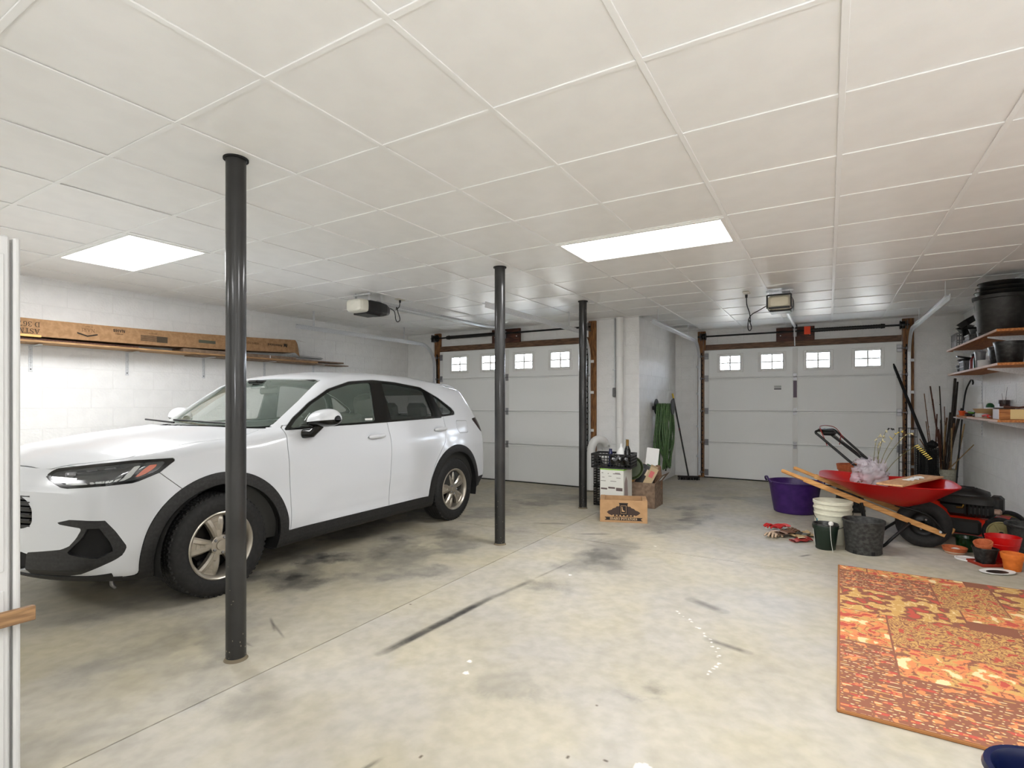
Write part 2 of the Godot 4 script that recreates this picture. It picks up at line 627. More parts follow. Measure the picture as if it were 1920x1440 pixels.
func slab(x0: float, x1: float, d0: float, d1: float) -> G:
	var g := G.new()
	var uv := func(x: float, d: float) -> Vector2: return Vector2((x + 6.6) / 8.2, (9.6 - d) / 9.4)
	var p := [P(x0, 0, d0), P(x0, 0, d1), P(x1, 0, d1), P(x1, 0, d0)]
	var us := [uv.call(x0, d0), uv.call(x0, d1), uv.call(x1, d1), uv.call(x1, d0)]
	g.nquad(p, [Vector3.UP, Vector3.UP, Vector3.UP, Vector3.UP], us)
	for k in 4:
		var a: Vector3 = p[k]
		var b: Vector3 = p[(k + 1) % 4]
		var dn := Vector3.DOWN * 0.012
		g.tri(a, a + dn, b + dn, us[k], us[k], us[(k + 1) % 4])
		g.tri(a, b + dn, b, us[k], us[(k + 1) % 4], us[(k + 1) % 4])
	return g


func build_floor() -> void:
	var m := mat(Color.WHITE, 0.42)
	m.albedo_texture = floor_picture()
	m.roughness_texture = noise_tex(0.012, Color(0.62, 0.62, 0.62), Color(1.0, 1.0, 1.0), 51, 512)
	m.roughness = 0.72
	m.texture_repeat = true
	m.detail_enabled = true
	m.detail_blend_mode = BaseMaterial3D.BLEND_MODE_MUL
	m.detail_albedo = noise_tex(0.02, Color(0.94, 0.94, 0.935), Color(1, 1, 1), 52, 512, FastNoiseLite.TYPE_SIMPLEX_SMOOTH, 7, 0.2, 0.75)
	m.detail_uv_layer = BaseMaterial3D.DETAIL_UV_2
	m.uv2_triplanar = true
	m.uv2_world_triplanar = true
	m.uv2_scale = Vector3.ONE * 0.9
	M.concrete = m
	var o := structure("floor", G.new().box(Vector3(-2.5, -0.11, -3.5), Vector3(8.7, 0.196, 13.0)), mat(Color(0.24, 0.22, 0.20), 0.9))
	var jx := -2.262
	var jd := 4.565
	var e := 0.004
	for s in [[-6.6, jx - e, -2.6, jd - e], [jx + e, 1.7, -2.6, jd - e], [-6.6, jx - e, jd + e, 9.6], [jx + e, 1.7, jd + e, 9.6]]:
		part("slab", slab(s[0], s[1], s[2], s[3]), m, o)


func build_ceiling() -> void:
	var t := 0.6096
	var x0 := -0.5632
	var d0 := 1.8475
	var o := structure("ceiling", G.new().box(Vector3(-2.5, CEIL + 0.14, -3.5), Vector3(8.7, 0.12, 13.0)), M.joint)  # unseen solid slab above the tiles, keeps outside light out
	var rng := RandomNumberGenerator.new()
	rng.seed = 7
	var boxes := []
	for i in range(-10, 4):
		for j in range(-8, 13):
			var xa := maxf(x0 + i * t, -6.5)
			var xb := minf(x0 + (i + 1) * t, 1.57)
			var da := d0 + j * t
			var db := minf(d0 + (j + 1) * t, 9.45)
			if xa < -2.3:
				db = minf(db, 7.38)
			if db - da < 0.05 or xb - xa < 0.05:
				continue
			if (i == -2 or i == -1) and j == 3 or (i == -8 or i == -7) and j == 0 or (i == -2 or i == -1 or i == -8 or i == -7) and j == -6 or (i == 1 or i == 2) and j == -1:
				continue
			var full := xb - xa > 0.6 and db - da > 0.6
			var key := "%.2f %.2f" % [xb - xa, db - da]
			if not taken.has("tile " + key):
				taken["tile " + key] = G.new().box(Vector3.ZERO, Vector3(xb - xa - 0.004, 0.012, db - da - 0.004), 0.001).mesh()
			var q := part("tile", taken["tile " + key], M.tile, o, P((xa + xb) / 2, CEIL + 0.010 + rng.randf() * 0.0015, (da + db) / 2))
			if full and rng.randf() < 0.35:
				q.rotation = Vector3(rng.randf_range(-0.003, 0.003), 0, rng.randf_range(-0.003, 0.003))
	for i in range(-9, 4):
		var x := x0 + i * t
		var far := 7.38 if x < -2.3 else 9.45
		# the runners stop at a lamp set between them
		var runs := [-2.5, far]
		if i == -1:
			runs = [-2.5, d0 - 6 * t, d0 - 5 * t, d0 + 3 * t, d0 + 4 * t, far]
		elif i == -7:
			runs = [-2.5, d0 - 6 * t, d0 - 5 * t, d0, d0 + t, far]
		elif i == 2:
			runs = [-2.5, d0 - t, d0, far]
		for k in range(0, runs.size(), 2):
			part("main_tee", G.new().box(P(x, CEIL + 0.001, (runs[k] + runs[k + 1]) / 2), Vector3(0.024, 0.006, runs[k + 1] - runs[k]), 0.0015), M.bar, o)
	for j in range(-7, 13):
		var d := d0 + j * t
		var xa := -6.5 if d < 7.38 else -2.26
		part("cross_tee", G.new().box(P((xa + 1.57) / 2, CEIL + 0.0018, d), Vector3(1.57 - xa, 0.006, 0.024), 0.0015), M.bar, o)
	# wall angle along the edges
	for s in [[-6.49, -2.5, -6.49, 7.38], [1.56, -2.5, 1.56, 9.45]]:
		part("wall_angle", G.new().box(P(s[0], CEIL + 0.002, (s[1] + s[3]) / 2), Vector3(0.024, 0.006, s[3] - s[1])), M.bar, o)
	part("wall_angle", G.new().box(P(-4.38, CEIL + 0.002, 7.37), Vector3(4.24, 0.006, 0.024)), M.bar, o)
	part("wall_angle", G.new().box(P(-0.345, CEIL + 0.002, 9.44), Vector3(3.83, 0.006, 0.024)), M.bar, o)


func course(parent: Node3D, a: Vector3, along: Vector3, out: Vector3, length: float, y0: float, y1: float, joint0: float, shift: float) -> void:
	# painted concrete blocks in running bond on the face of a wall
	var rng := RandomNumberGenerator.new()
	rng.seed = int(length * 1000) + int(y0 * 77)
	var row := 0
	var y := joint0
	while y < y1:
		var ya := maxf(y, y0)
		var yb := minf(y + 0.2, y1)
		if yb - ya > 0.03:
			var s := -0.4 + shift + (0.2 if row % 2 else 0.0)
			while s < length:
				var sa := maxf(s, 0.0)
				var sb := minf(s + 0.4, length)
				if sb - sa > 0.03:
					var key := "block %.2f %.2f %s" % [sb - sa, yb - ya, absf(along.x) > 0.5]
					if not taken.has(key):
						var sz := Vector3(sb - sa - 0.005, yb - ya - 0.005, 0.03) if absf(along.x) > 0.5 else Vector3(0.03, yb - ya - 0.005, sb - sa - 0.005)
						taken[key] = G.new().box(Vector3.ZERO, sz, 0.0018).mesh()
					part("block", taken[key], M.block, parent, a + along * (sa + sb) / 2 + Vector3.UP * (ya + yb) / 2 - out * (0.0155 - rng.randf() * 0.001))
				s += 0.4
		y += 0.2
		row += 1


func build_walls() -> void:
	var th := 0.2
	var e := 0.0025  # the joints lie this deep
	var w := structure("wall_left", G.new().box(P(-6.5 - e - th / 2, 1.27, 2.5), Vector3(th, 2.62, 10.4)), M.joint)
	course(w, P(-6.5, 0, 0.4), Vector3(0, 0, -1), Vector3.RIGHT, 6.98, 0.0, CEIL + 0.02, 0.0, 0.12)
	var g := G.new()
	g.box(P((-6.7 - 5.69) / 2, 1.27, 7.38 + e + th / 2), Vector3(1.01, 2.62, th))
	g.box(P((-3.07 - 2.26) / 2 - e / 2, 1.27, 7.38 + e + th / 2), Vector3(0.81 - e, 2.62, th))
	g.box(P(-4.38, 2.33, 7.38 + e + th / 2), Vector3(2.618, 0.50, th))
	w = structure("wall_front", g, M.joint)
	course(w, P(-6.5, 0, 7.38), Vector3.RIGHT, Vector3(0, 0, 1), 0.77, 0.0, CEIL + 0.02, 0.0, 0.0)
	course(w, P(-3.03, 0, 7.38), Vector3.RIGHT, Vector3(0, 0, 1), 0.77, 0.0, CEIL + 0.02, 0.05, 0.17)
	course(w, P(-5.73, 0, 7.38), Vector3.RIGHT, Vector3(0, 0, 1), 2.7, 2.14, CEIL + 0.02, 0.05, 0.0)
	w = structure("wall_partition", G.new().box(P(-2.26 - e - th / 2, 1.27, 8.6), Vector3(th, 2.62, 2.2)), M.joint)
	course(w, P(-2.26, 0, 7.38), Vector3(0, 0, -1), Vector3.RIGHT, 2.07, 0.0, CEIL + 0.02, 0.05, 0.2)
	g = G.new()
	g.box(P((-2.46 - 1.73) / 2, 1.27, 9.45 + e + th / 2), Vector3(0.73, 2.62, th))
	g.box(P((0.86 + 1.77) / 2, 1.27, 9.45 + e + th / 2), Vector3(0.91, 2.62, th))
	g.box(P(-0.435, 2.33, 9.45 + e + th / 2), Vector3(2.588, 0.50, th))
	w = structure("wall_far", g, M.joint)
	course(w, P(-2.26, 0, 9.45), Vector3.RIGHT, Vector3(0, 0, 1), 0.49, 0.0, CEIL + 0.02, 0.05, 0.1)
	course(w, P(0.9, 0, 9.45), Vector3.RIGHT, Vector3(0, 0, 1), 0.67, 0.0, CEIL + 0.02, 0.05, 0.3)
	course(w, P(-1.77, 0, 9.45), Vector3.RIGHT, Vector3(0, 0, 1), 2.67, 2.14, CEIL + 0.02, 0.05, 0.0)
	w = structure("wall_right", G.new().box(P(1.57 + e + th / 2, 1.27, 3.5), Vector3(th, 2.62, 12.4)), M.joint)
	course(w, P(1.57, 0, 4.6), Vector3(0, 0, -1), Vector3.LEFT, 4.85, 0.0, CEIL + 0.02, 0.05, 0.05)
	structure("wall_back", G.new().box(P(-2.5, 1.27, -2.6), Vector3(8.7, 2.62, th)), M.block)
	# the drive outside the doors
	structure("floor_drive", G.new().box(P(-2.5, -0.08, 24.0), Vector3(40, 0.1, 29.0)), mat(Color(0.62, 0.61, 0.58), 0.9))


func garage_door(called: String, x: float, d: float, hw: float) -> void:
	var o := structure(called)
	o.position = P(x, 0, d)
	# local: +z towards the room, face of the panels at z = 0
	var ys := [0.012, 0.592, 1.112, 1.652, 2.122]
	var win := [-0.935, -0.32, 0.305, 0.93]
	var z0 := -0.045
	var seal := mat(Color(0.05, 0.05, 0.05), 0.8)
	part("bottom_seal", G.new().box(Vector3(0, 0.009, -0.022), Vector3(hw * 2 + 0.02, 0.018, 0.035), 0.004), seal, o)
	for k in 4:
		var ya: float = ys[k] + 0.004
		var yb: float = ys[k + 1] - 0.004
		var g := G.new()
		if k < 3:
			g.box(Vector3(0, (ya + yb) / 2, z0 / 2), Vector3(hw * 2, yb - ya, -z0), 0.006)
		else:
			var wa := 1.785
			var wb := 2.010
			g.box(Vector3(0, (ya + wa) / 2, z0 / 2), Vector3(hw * 2, wa - ya, -z0))
			g.box(Vector3(0, (wb + yb) / 2, z0 / 2), Vector3(hw * 2, yb - wb, -z0))
			var xs := [-hw]
			for q in win:
				xs.append(q - 0.155)
				xs.append(q + 0.155)
			xs.append(hw)
			for q in range(0, 10, 2):
				g.box(Vector3((xs[q] + xs[q + 1]) / 2, (wa + wb) / 2, z0 / 2), Vector3(xs[q + 1] - xs[q], wb - wa, -z0))
		if k < 3:
			g.box(Vector3(0, yb, -0.034), Vector3(hw * 2, 0.03, 0.02))
		var sec := part("section", g, M.doorpanel, o)
		# the rolled lips along a section's edges
		for e in ([yb - 0.012, ya + 0.012] if k > 0 else [yb - 0.012]):
			part("edge_rail", G.new().box(Vector3(0, e, 0.002), Vector3(hw * 2 - 0.01, 0.016, 0.010), 0.002), M.doorpanel, sec)
		for sx in [-1.0, 0.0, 1.0]:
			part("stile", G.new().box(Vector3(sx * (hw - 0.035), (ya + yb) / 2, 0.0025), Vector3(0.07, yb - ya - 0.03, 0.005), 0.002), M.white, sec)
		if k == 3:
			for q in win:
				var f := G.new()
				for s in [-1.0, 1.0]:
					f.box(Vector3(q + s * 0.172, 1.897, 0.004), Vector3(0.050, 0.306, 0.016), 0.005)
					f.box(Vector3(q, 1.897 + s * 0.130, 0.0035), Vector3(0.293, 0.0455, 0.016), 0.005)
					f.box(Vector3(q + s * 0.158, 1.897, 0.010), Vector3(0.016, 0.247, 0.016), 0.004)
					f.box(Vector3(q, 1.897 + s * 0.1162, 0.0095), Vector3(0.299, 0.0157, 0.016), 0.004)
				part("window_frame", f, M.white_plastic, sec)
				var mu := G.new()
				mu.box(Vector3(q, 1.897, -0.010), Vector3(0.026, 0.226, 0.020), 0.004)
				mu.box(Vector3(q, 1.897, -0.0105), Vector3(0.312, 0.0245, 0.018), 0.004)
				part("muntin", mu, M.white_plastic, sec)
				for sx in [-1.0, 1.0]:
					for sy in [-1.0, 1.0]:
						part("pane", G.new().box(Vector3(q + sx * 0.0785, 1.897 + sy * 0.0565, -0.026), Vector3(0.155, 0.112, 0.004)), M.pane, sec)
	# hinges at the joints, rollers at the ends
	for k in [1, 2, 3]:
		var hg := G.new()
		hg.box(Vector3(0, ys[k], 0.008), Vector3(0.05, 0.11, 0.004), 0.001)
		hg.tube([Vector3(-0.028, ys[k], 0.016), Vector3(0.028, ys[k], 0.016)], 0.009, -1, 8)
		hg.prism([Vector2(-0.022, ys[k] - 0.05), Vector2(0.022, ys[k] - 0.05), Vector2(0.022, ys[k] + 0.05), Vector2(-0.022, ys[k] + 0.05)], 0.008, 0.014)
		part("hinge", hg, M.steel, o)
	for k in [0, 1, 2, 3, 4]:
		for sx in [-1.0, 1.0]:
			var y: float = clampf(ys[k], 0.09, 2.02)
			var hg := G.new()
			hg.box(Vector3(sx * (hw - 0.035), y, 0.012), Vector3(0.06, 0.10, 0.012), 0.003)
			hg.tube([Vector3(sx * (hw - 0.06), y, 0.028), Vector3(sx * (hw + 0.055), y, 0.028)], 0.006, -1, 6)
			hg.tube([Vector3(sx * (hw + 0.04), y, 0.028), Vector3(sx * (hw + 0.06), y, 0.028)], 0.023, -1, 12)
			part("roller_hinge", hg, M.steel, o)
	if called == "door_2":
		part("sticker", G.new().box(Vector3(0.0, 1.46, 0.0065), Vector3(0.05, 0.26, 0.001)), mat(Color(0.42, 0.36, 0.42), 0.6), o)
		part("sticker", G.new().box(Vector3(-0.24, 1.50, 0.001), Vector3(0.10, 0.035, 0.001)), mat(Color(0.70, 0.71, 0.71), 0.6), o)
		part("sticker", G.new().box(Vector3(-0.24, 1.465, 0.001), Vector3(0.10, 0.02, 0.001)), mat(Color(0.48, 0.48, 0.5), 0.6), o)
		for k in 5:
			part("sticker_text", G.new().box(Vector3(-0.28 + k * 0.02, 1.465, 0.0018), Vector3(0.012, 0.010, 0.0008)), M.ink, o)
	part("lift_cord", G.new().box(Vector3(0, 1.9, 0.004), Vector3(0.006, 0.44, 0.004)), M.white, o)


func door_woodwork() -> void:
	var n := 1
	for s in [[-5.795, 0.13, 7.36, 0, M.jamb], [-2.945, 0.115, 7.36, 0, M.jamb], [-1.82, 0.125, 9.43, 0, M.jamb], [0.965, 0.135, 9.43, 0, M.jamb]]:
		var g := G.new().box(P(s[0], 1.222, s[2]), Vector3(s[1], 2.44, 0.04), 0.003)
		structure("trim_%d" % n, g, s[4])
		n += 1
	for s in [[-4.37, 2.72, 7.355], [-0.43, 2.64, 9.425]]:
		structure("trim_%d" % n, G.new().box(P(s[0], 2.168, s[2]), Vector3(s[1], 0.088, 0.04), 0.003), M.header)
		n += 1


func build_posts() -> void:
	var names := ["black round steel support post standing before the front wheel of the car", "black round steel support post standing between the car's tail and the open floor", "black round steel support post beside the stacked boxes and black crates"]
	var k := 0
	for d in [1.573, 4.05, 5.93]:
		var o := thing("support_post", names[k], "post", P(-2.495, 0, d), 0.0, "black support posts in a row")
		part("pole", G.new().lathe([Vector2(0, 0.0), Vector2(0.0465, 0.0), Vector2(0.0465, CEIL + 0.02), Vector2(0, CEIL + 0.02)], 40), M.black_paint, o)
		var rng := RandomNumberGenerator.new()
		rng.seed = 60 + k
		var pr := [Vector2(0, 0.012), Vector2(0.0475, 0.014), Vector2(0.052, 0.004), Vector2(0.056, 0.0)]
		pr.reverse()
		part("mortar_ring", G.new().lathe(pr, 24), mat(Color(0.42, 0.38, 0.31), 0.9), o)
		var chips := G.new()
		for c in 46:
			var a := rng.randf() * TAU
			var y := pow(rng.randf(), 2.0) * 0.5 + 0.02
			chips.at(Vector3(cos(a) * 0.0467, y, sin(a) * 0.0467), Vector3(0, -a + PI / 2, 0))
			chips.box(Vector3.ZERO, Vector3(rng.randf_range(0.002, 0.006), rng.randf_range(0.002, 0.008), 0.0008))
		var ch := part("paint_chips", chips, mat(Color(0.45, 0.42, 0.37), 0.8), o)
		ch.set_meta("kind", "stuff")
		part("ceiling_collar", G.new().lathe([Vector2(0.05, CEIL - 0.004), Vector2(0.058, CEIL - 0.004), Vector2(0.058, CEIL + 0.01)], 30), M.black_matte, o)
		k += 1


# --- the car: a smooth hull cut into panels, lamps and glass. Hull points are (l, y, x): from the nose back, up, and out from the middle
const CAR := 0.972
const TOPLINE := [[0, .76], [.03, .86], [.09, .945], [.25, 1.015], [.6, 1.075], [1.05, 1.125], [1.17, 1.135], [1.52, 1.325], [1.88, 1.505], [2.02, 1.547], [2.3, 1.587], [2.7, 1.603], [3.1, 1.592], [3.5, 1.553], [3.85, 1.503], [4.02, 1.470], [4.06, 1.43], [4.3, 1.21], [4.46, 1.07], [4.52, .97], [4.57, .80]]
const BOTLINE := [[0, .37], [.06, .27], [.25, .225], [.6, .215], [4.0, .22], [4.36, .29], [4.51, .40], [4.57, .50]]
const SWEEP := [[0, .26], [.6, .26], [1.1, .32], [1.5, .20], [1.9, .05], [2.4, 0], [3.4, 0], [4.0, -.10], [4.57, -.26]]
const PLAN := [[0, .84], [.3, .92], [.6, .97], [.95, 1], [3.4, 1], [4.0, .975], [4.5, .92]]
const ROUND := [[0, .07], [.9, .09], [1.2, .06], [1.9, .07], [2.3, .11], [3.8, .11], [4.1, .08], [4.5, .10]]
const CROWN := [[0, .02], [.2, .05], [1.0, .05], [1.5, .05], [2.0, .07], [3.9, .06], [4.2, .02]]


func lin(t: Array, x: float) -> float:
	if x <= t[0][0]:
		return t[0][1]
	for k in range(1, t.size()):
		if x <= t[k][0]:
			return lerpf(t[k - 1][1], t[k][1], (x - t[k - 1][0]) / (t[k][0] - t[k - 1][0]))
	return t[-1][1]


func soft(t: Array, x: float, w: float) -> float:
	return (lin(t, x - w) + lin(t, x - w / 2) + lin(t, x) + lin(t, x + w / 2) + lin(t, x + w)) / 5.0


func rounding(a: float, k: float) -> float:
	var t := clampf(a / k, 0.0, 1.0)
	return -k * (1.0 - sqrt(maxf(0.0, 1.0 - (1.0 - t) * (1.0 - t))))


func hull_warp(l: float, y: float, x: float, yt: float) -> Vector3:
	var l2 := l + soft(SWEEP, l, 0.1) * pow(x / 0.82, 2.4)
	var top := clampf((y - 0.75) / (yt - 0.749), 0.0, 1.0)
	var y2 := y - lin(CROWN, l) * top * top * pow(x / 0.85, 2)
	var x2 := x
	if x > 0.6:
		for c in [0.94, 3.6]:
			var r := Vector2(l2 - c, y2 - 0.34).length()
			x2 += 0.018 * exp(-pow((r - 0.44) / 0.11, 2)) * smoothstep(0.95, 0.8, y2)
	return Vector3(l2, y2, x2)


class Soup:
	# triangles of a panel, and the cut edges that get a folded rim
	var p := PackedVector3Array()
	var n := PackedVector3Array()
	var e := PackedVector3Array()
	var en := PackedVector3Array()

	func take(pa: Array, na: Array) -> void:
		for k in range(1, pa.size() - 1):
			p.append(pa[0]); p.append(pa[k]); p.append(pa[k + 1])
			n.append(na[0]); n.append(na[k]); n.append(na[k + 1])

	func clip(pa: Array, na: Array, d: Array) -> void:
		# keeps where d < 0
		var op := []
		var on := []
		var cut := []
		var cutn := []
		for k in pa.size():
			var j := (k + 1) % pa.size()
			if d[k] < 0.0:
				op.append(pa[k])
				on.append(na[k])
			if (d[k] < 0.0) != (d[j] < 0.0):
				var f: float = d[k] / (d[k] - d[j])
				var q: Vector3 = pa[k].lerp(pa[j], f)
				var m: Vector3 = na[k].lerp(na[j], f)
				op.append(q)
				on.append(m)
				cut.append(q)
				cutn.append(m)
		if op.size() > 2:
			take(op, on)
		if cut.size() == 2:
			e.append(cut[0]); e.append(cut[1])
			en.append(cutn[0]); en.append(cutn[1])


func carve(s: Soup, sdf: Callable, gap: float) -> Array:
	# splits a soup along sdf = 0 leaving a gap; [inside, outside]
	var a := Soup.new()
	var b := Soup.new()
	var g := gap / 2
	for k in range(0, s.p.size(), 3):
		var d0: float = sdf.call(s.p[k])
		var d1: float = sdf.call(s.p[k + 1])
		var d2: float = sdf.call(s.p[k + 2])
		if d0 > g and d1 > g and d2 > g:
			b.take([s.p[k], s.p[k + 1], s.p[k + 2]], [s.n[k], s.n[k + 1], s.n[k + 2]])
		elif d0 < -g and d1 < -g and d2 < -g:
			a.take([s.p[k], s.p[k + 1], s.p[k + 2]], [s.n[k], s.n[k + 1], s.n[k + 2]])
		else:
			var pa := [s.p[k], s.p[k + 1], s.p[k + 2]]
			var na := [s.n[k], s.n[k + 1], s.n[k + 2]]
			a.clip(pa, na, [d0 + g, d1 + g, d2 + g])
			b.clip(pa, na, [g - d0, g - d1, g - d2])
	for k in range(0, s.e.size(), 2):
		var t := a if sdf.call((s.e[k] + s.e[k + 1]) / 2) < 0.0 else b
		for j in 2:
			t.e.append(s.e[k + j])
			t.en.append(s.en[k + j])
	return [a, b]


func poly_sdf(q: Vector2, poly: PackedVector2Array) -> float:
	var best := 1e9
	var inside := false
	var m := poly.size()
	var j := m - 1
	for i in m:
		var a := poly[i]
		var b := poly[j]
		var ab := b - a
		var w := q - a
		var t := clampf(w.dot(ab) / ab.length_squared(), 0.0, 1.0)
		best = minf(best, (w - ab * t).length_squared())
		if (a.y > q.y) != (b.y > q.y) and q.x < (b.x - a.x) * (q.y - a.y) / (b.y - a.y) + a.x:
			inside = not inside
		j = i
	return -sqrt(best) if inside else sqrt(best)


func within(kind: String, pts: Array, lo := -9.0, grow := 0.0) -> Callable:
	# side: (l, y) with x > lo; top: (l, x) with y > lo; nose: (l + x, y) with l < lo; tail: (x, y) with l > lo
	var poly := PackedVector2Array()
	var bb := Rect2(pts[0][0], pts[0][1], 0, 0)
	for q in pts:
		poly.append(Vector2(q[0], q[1]))
		bb = bb.expand(Vector2(q[0], q[1]))
	bb = bb.grow(0.12 + grow)
	return func(v: Vector3) -> float:
		var q: Vector2
		match kind:
			"side":
				if v.z < lo: return 1.0
				q = Vector2(v.x, v.y)
			"top":
				if v.y < lo: return 1.0
				q = Vector2(v.x, v.z)
			"nose":
				if v.x > lo: return 1.0
				q = Vector2(v.x + v.z, v.y)
			_:
				if v.x < lo: return 1.0
				q = Vector2(v.z, v.y)
		if not bb.has_point(q):
			return 1.0
		return poly_sdf(q, poly) - grow


func car_point(v: Vector3) -> Vector3:
	return Vector3(v.z, v.y, 0.93 - v.x) * CAR


func soup_into(g: G, s: Soup, side: float, rim: float, push: float) -> void:
	for k in range(0, s.p.size(), 3):
		var way := (s.p[k + 2] - s.p[k]).cross(s.p[k + 1] - s.p[k]).dot(s.n[k] + s.n[k + 1] + s.n[k + 2])
		for j in ([0, 1, 2] if side * way > 0 else [0, 2, 1]):
			var v := s.p[k + j] + s.n[k + j] * push
			var n := s.n[k + j]
			v.z *= side
			n.z *= side
			g.V.append(car_point(v))
			g.N.append(Vector3(n.z, n.y, -n.x).normalized())
			g.U.append(Vector2.ZERO)
	if rim > 0.0:
		for k in range(0, s.e.size(), 2):
			var a := s.e[k] + s.en[k] * push
			var b := s.e[k + 1] + s.en[k + 1] * push
			var c := b - s.en[k + 1] * rim
			var d := a - s.en[k] * rim
			var q := []
			for v in [a, b, c, d]:
				v.z *= side
				q.append(car_point(v))
			if side > 0:
				g.quad(q[0], q[1], q[2], q[3])
			else:
				g.quad(q[3], q[2], q[1], q[0])


func panel(called: String, s: Soup, m: Material, parent: Node3D, both := false, rim := 0.012, push := 0.0, label := "") -> Array:
	var made := []
	if both:
		var g := G.new()
		soup_into(g, s, 1.0, rim, push)
		soup_into(g, s, -1.0, rim, push)
		made.append(part(called, g, m, parent))
	else:
		for side in [1.0, -1.0]:
			var g := G.new()
			soup_into(g, s, side, rim, push)
			made.append(part(called, g, m, parent))
	if label:
		for o in made:
			o.set_meta("label", label)
	return made


func car_hull() -> Soup:
	var nl := 170
	var nv := 64
	var ln := 4.57
	var idx := {}
	var pts := PackedVector3Array()
	var tris := PackedInt32Array()
	var flat := []  # edge data: l, y, x, ytop
	var knots := [[0, 0], [.08, .02], [.92, .98], [1, 1]]
	var vk := [[0, 0], [.12, .06], [.82, .93], [1, 1]]
	var raw := []
	for i in nl:
		var l: float = ln * lin(knots, float(i) / (nl - 1))
		var yt := soft(TOPLINE, l, 0.035)
		var yb := soft(BOTLINE, l, 0.05)
		var sl := (soft(TOPLINE, l + 0.01, 0.035) - soft(TOPLINE, l - 0.01, 0.035)) / 0.02
		var c1 := 1.0 / sqrt(1.0 + sl * sl)
		var kt := lin(ROUND, l)
		var plan := 0.915 * soft(PLAN, l, 0.12)
		var row := []
		for j in nv:
			var y := lerpf(yb, yt, lin(vk, float(j) / (nv - 1)))
			var w := plan - 0.035 * smoothstep(0.46, 0.22, y) - 0.05 * pow(clampf((y - 0.8) / 0.29, 0, 1), 1.6) - 0.27 * clampf(y - 1.09, 0, 1)
			# the doors draw in a little above the sill
			w -= 0.014 * smoothstep(0.62, 0.47, y) * smoothstep(0.34, 0.40, y) * smoothstep(1.3, 1.7, l) * smoothstep(3.4, 2.9, l)
			var x := maxf(0.0, w + rounding((yt - y) * c1, kt) + rounding(y - yb, 0.06) + rounding(l, 0.06) + rounding(ln - l, 0.10))
			row.append([l, y, x, yt])
			pts.append(hull_warp(l, y, x, yt))
		raw.append(row)
	var at := func(i: int, j: int) -> int: return i * nv + j
	for i in nl - 1:
		for j in nv - 1:
			tris.append_array([at.call(i, j), at.call(i + 1, j), at.call(i + 1, j + 1), at.call(i, j), at.call(i + 1, j + 1), at.call(i, j + 1)])
	var nc := 16
	var edges := []
	var ed := []
	for i in nl: ed.append([i, nv - 1])
	edges.append([ed, false])
	ed = []
	for i in nl: ed.append([i, 0])
	edges.append([ed, true])
	ed = []
	for j in nv: ed.append([0, j])
	edges.append([ed, false])
	ed = []
	for j in nv: ed.append([nl - 1, j])
	edges.append([ed, true])
	for es in edges:
		var prev := []
		for q in es[0]:
			var r: Array = raw[q[0]][q[1]]
			var line := [at.call(q[0], q[1])]
			for k in range(1, nc):
				line.append(pts.size())
				pts.append(hull_warp(r[0], r[1], r[2] * (1.0 - float(k) / (nc - 1)), r[3]))
			if prev:
				for k in nc - 1:
					var t := [prev[k], line[k], line[k + 1], prev[k], line[k + 1], prev[k + 1]]
					if es[1]:
						t = [prev[k], line[k + 1], line[k], prev[k], prev[k + 1], line[k + 1]]
					tris.append_array(t)
			prev = line
	var nn := PackedVector3Array()
	nn.resize(pts.size())
	for k in range(0, tris.size(), 3):
		var a := pts[tris[k]]
		var b := pts[tris[k + 1]]
		var c := pts[tris[k + 2]]
		var f := (b - a).cross(c - a)
		for j in 3:
			nn[tris[k + j]] += f
	var s := Soup.new()
	for k in tris:
		var m := nn[k]
		if pts[k].z < 0.001:
			m.z = 0.0
		s.p.append(pts[k])
		s.n.append(m.normalized())
	# make sure the normals point outwards
	var test := 0.0
	for k in range(0, s.p.size(), 301):
		test += s.n[k].z
	if test < 0.0:
		for k in s.n.size():
			s.n[k] = -s.n[k]
	return s


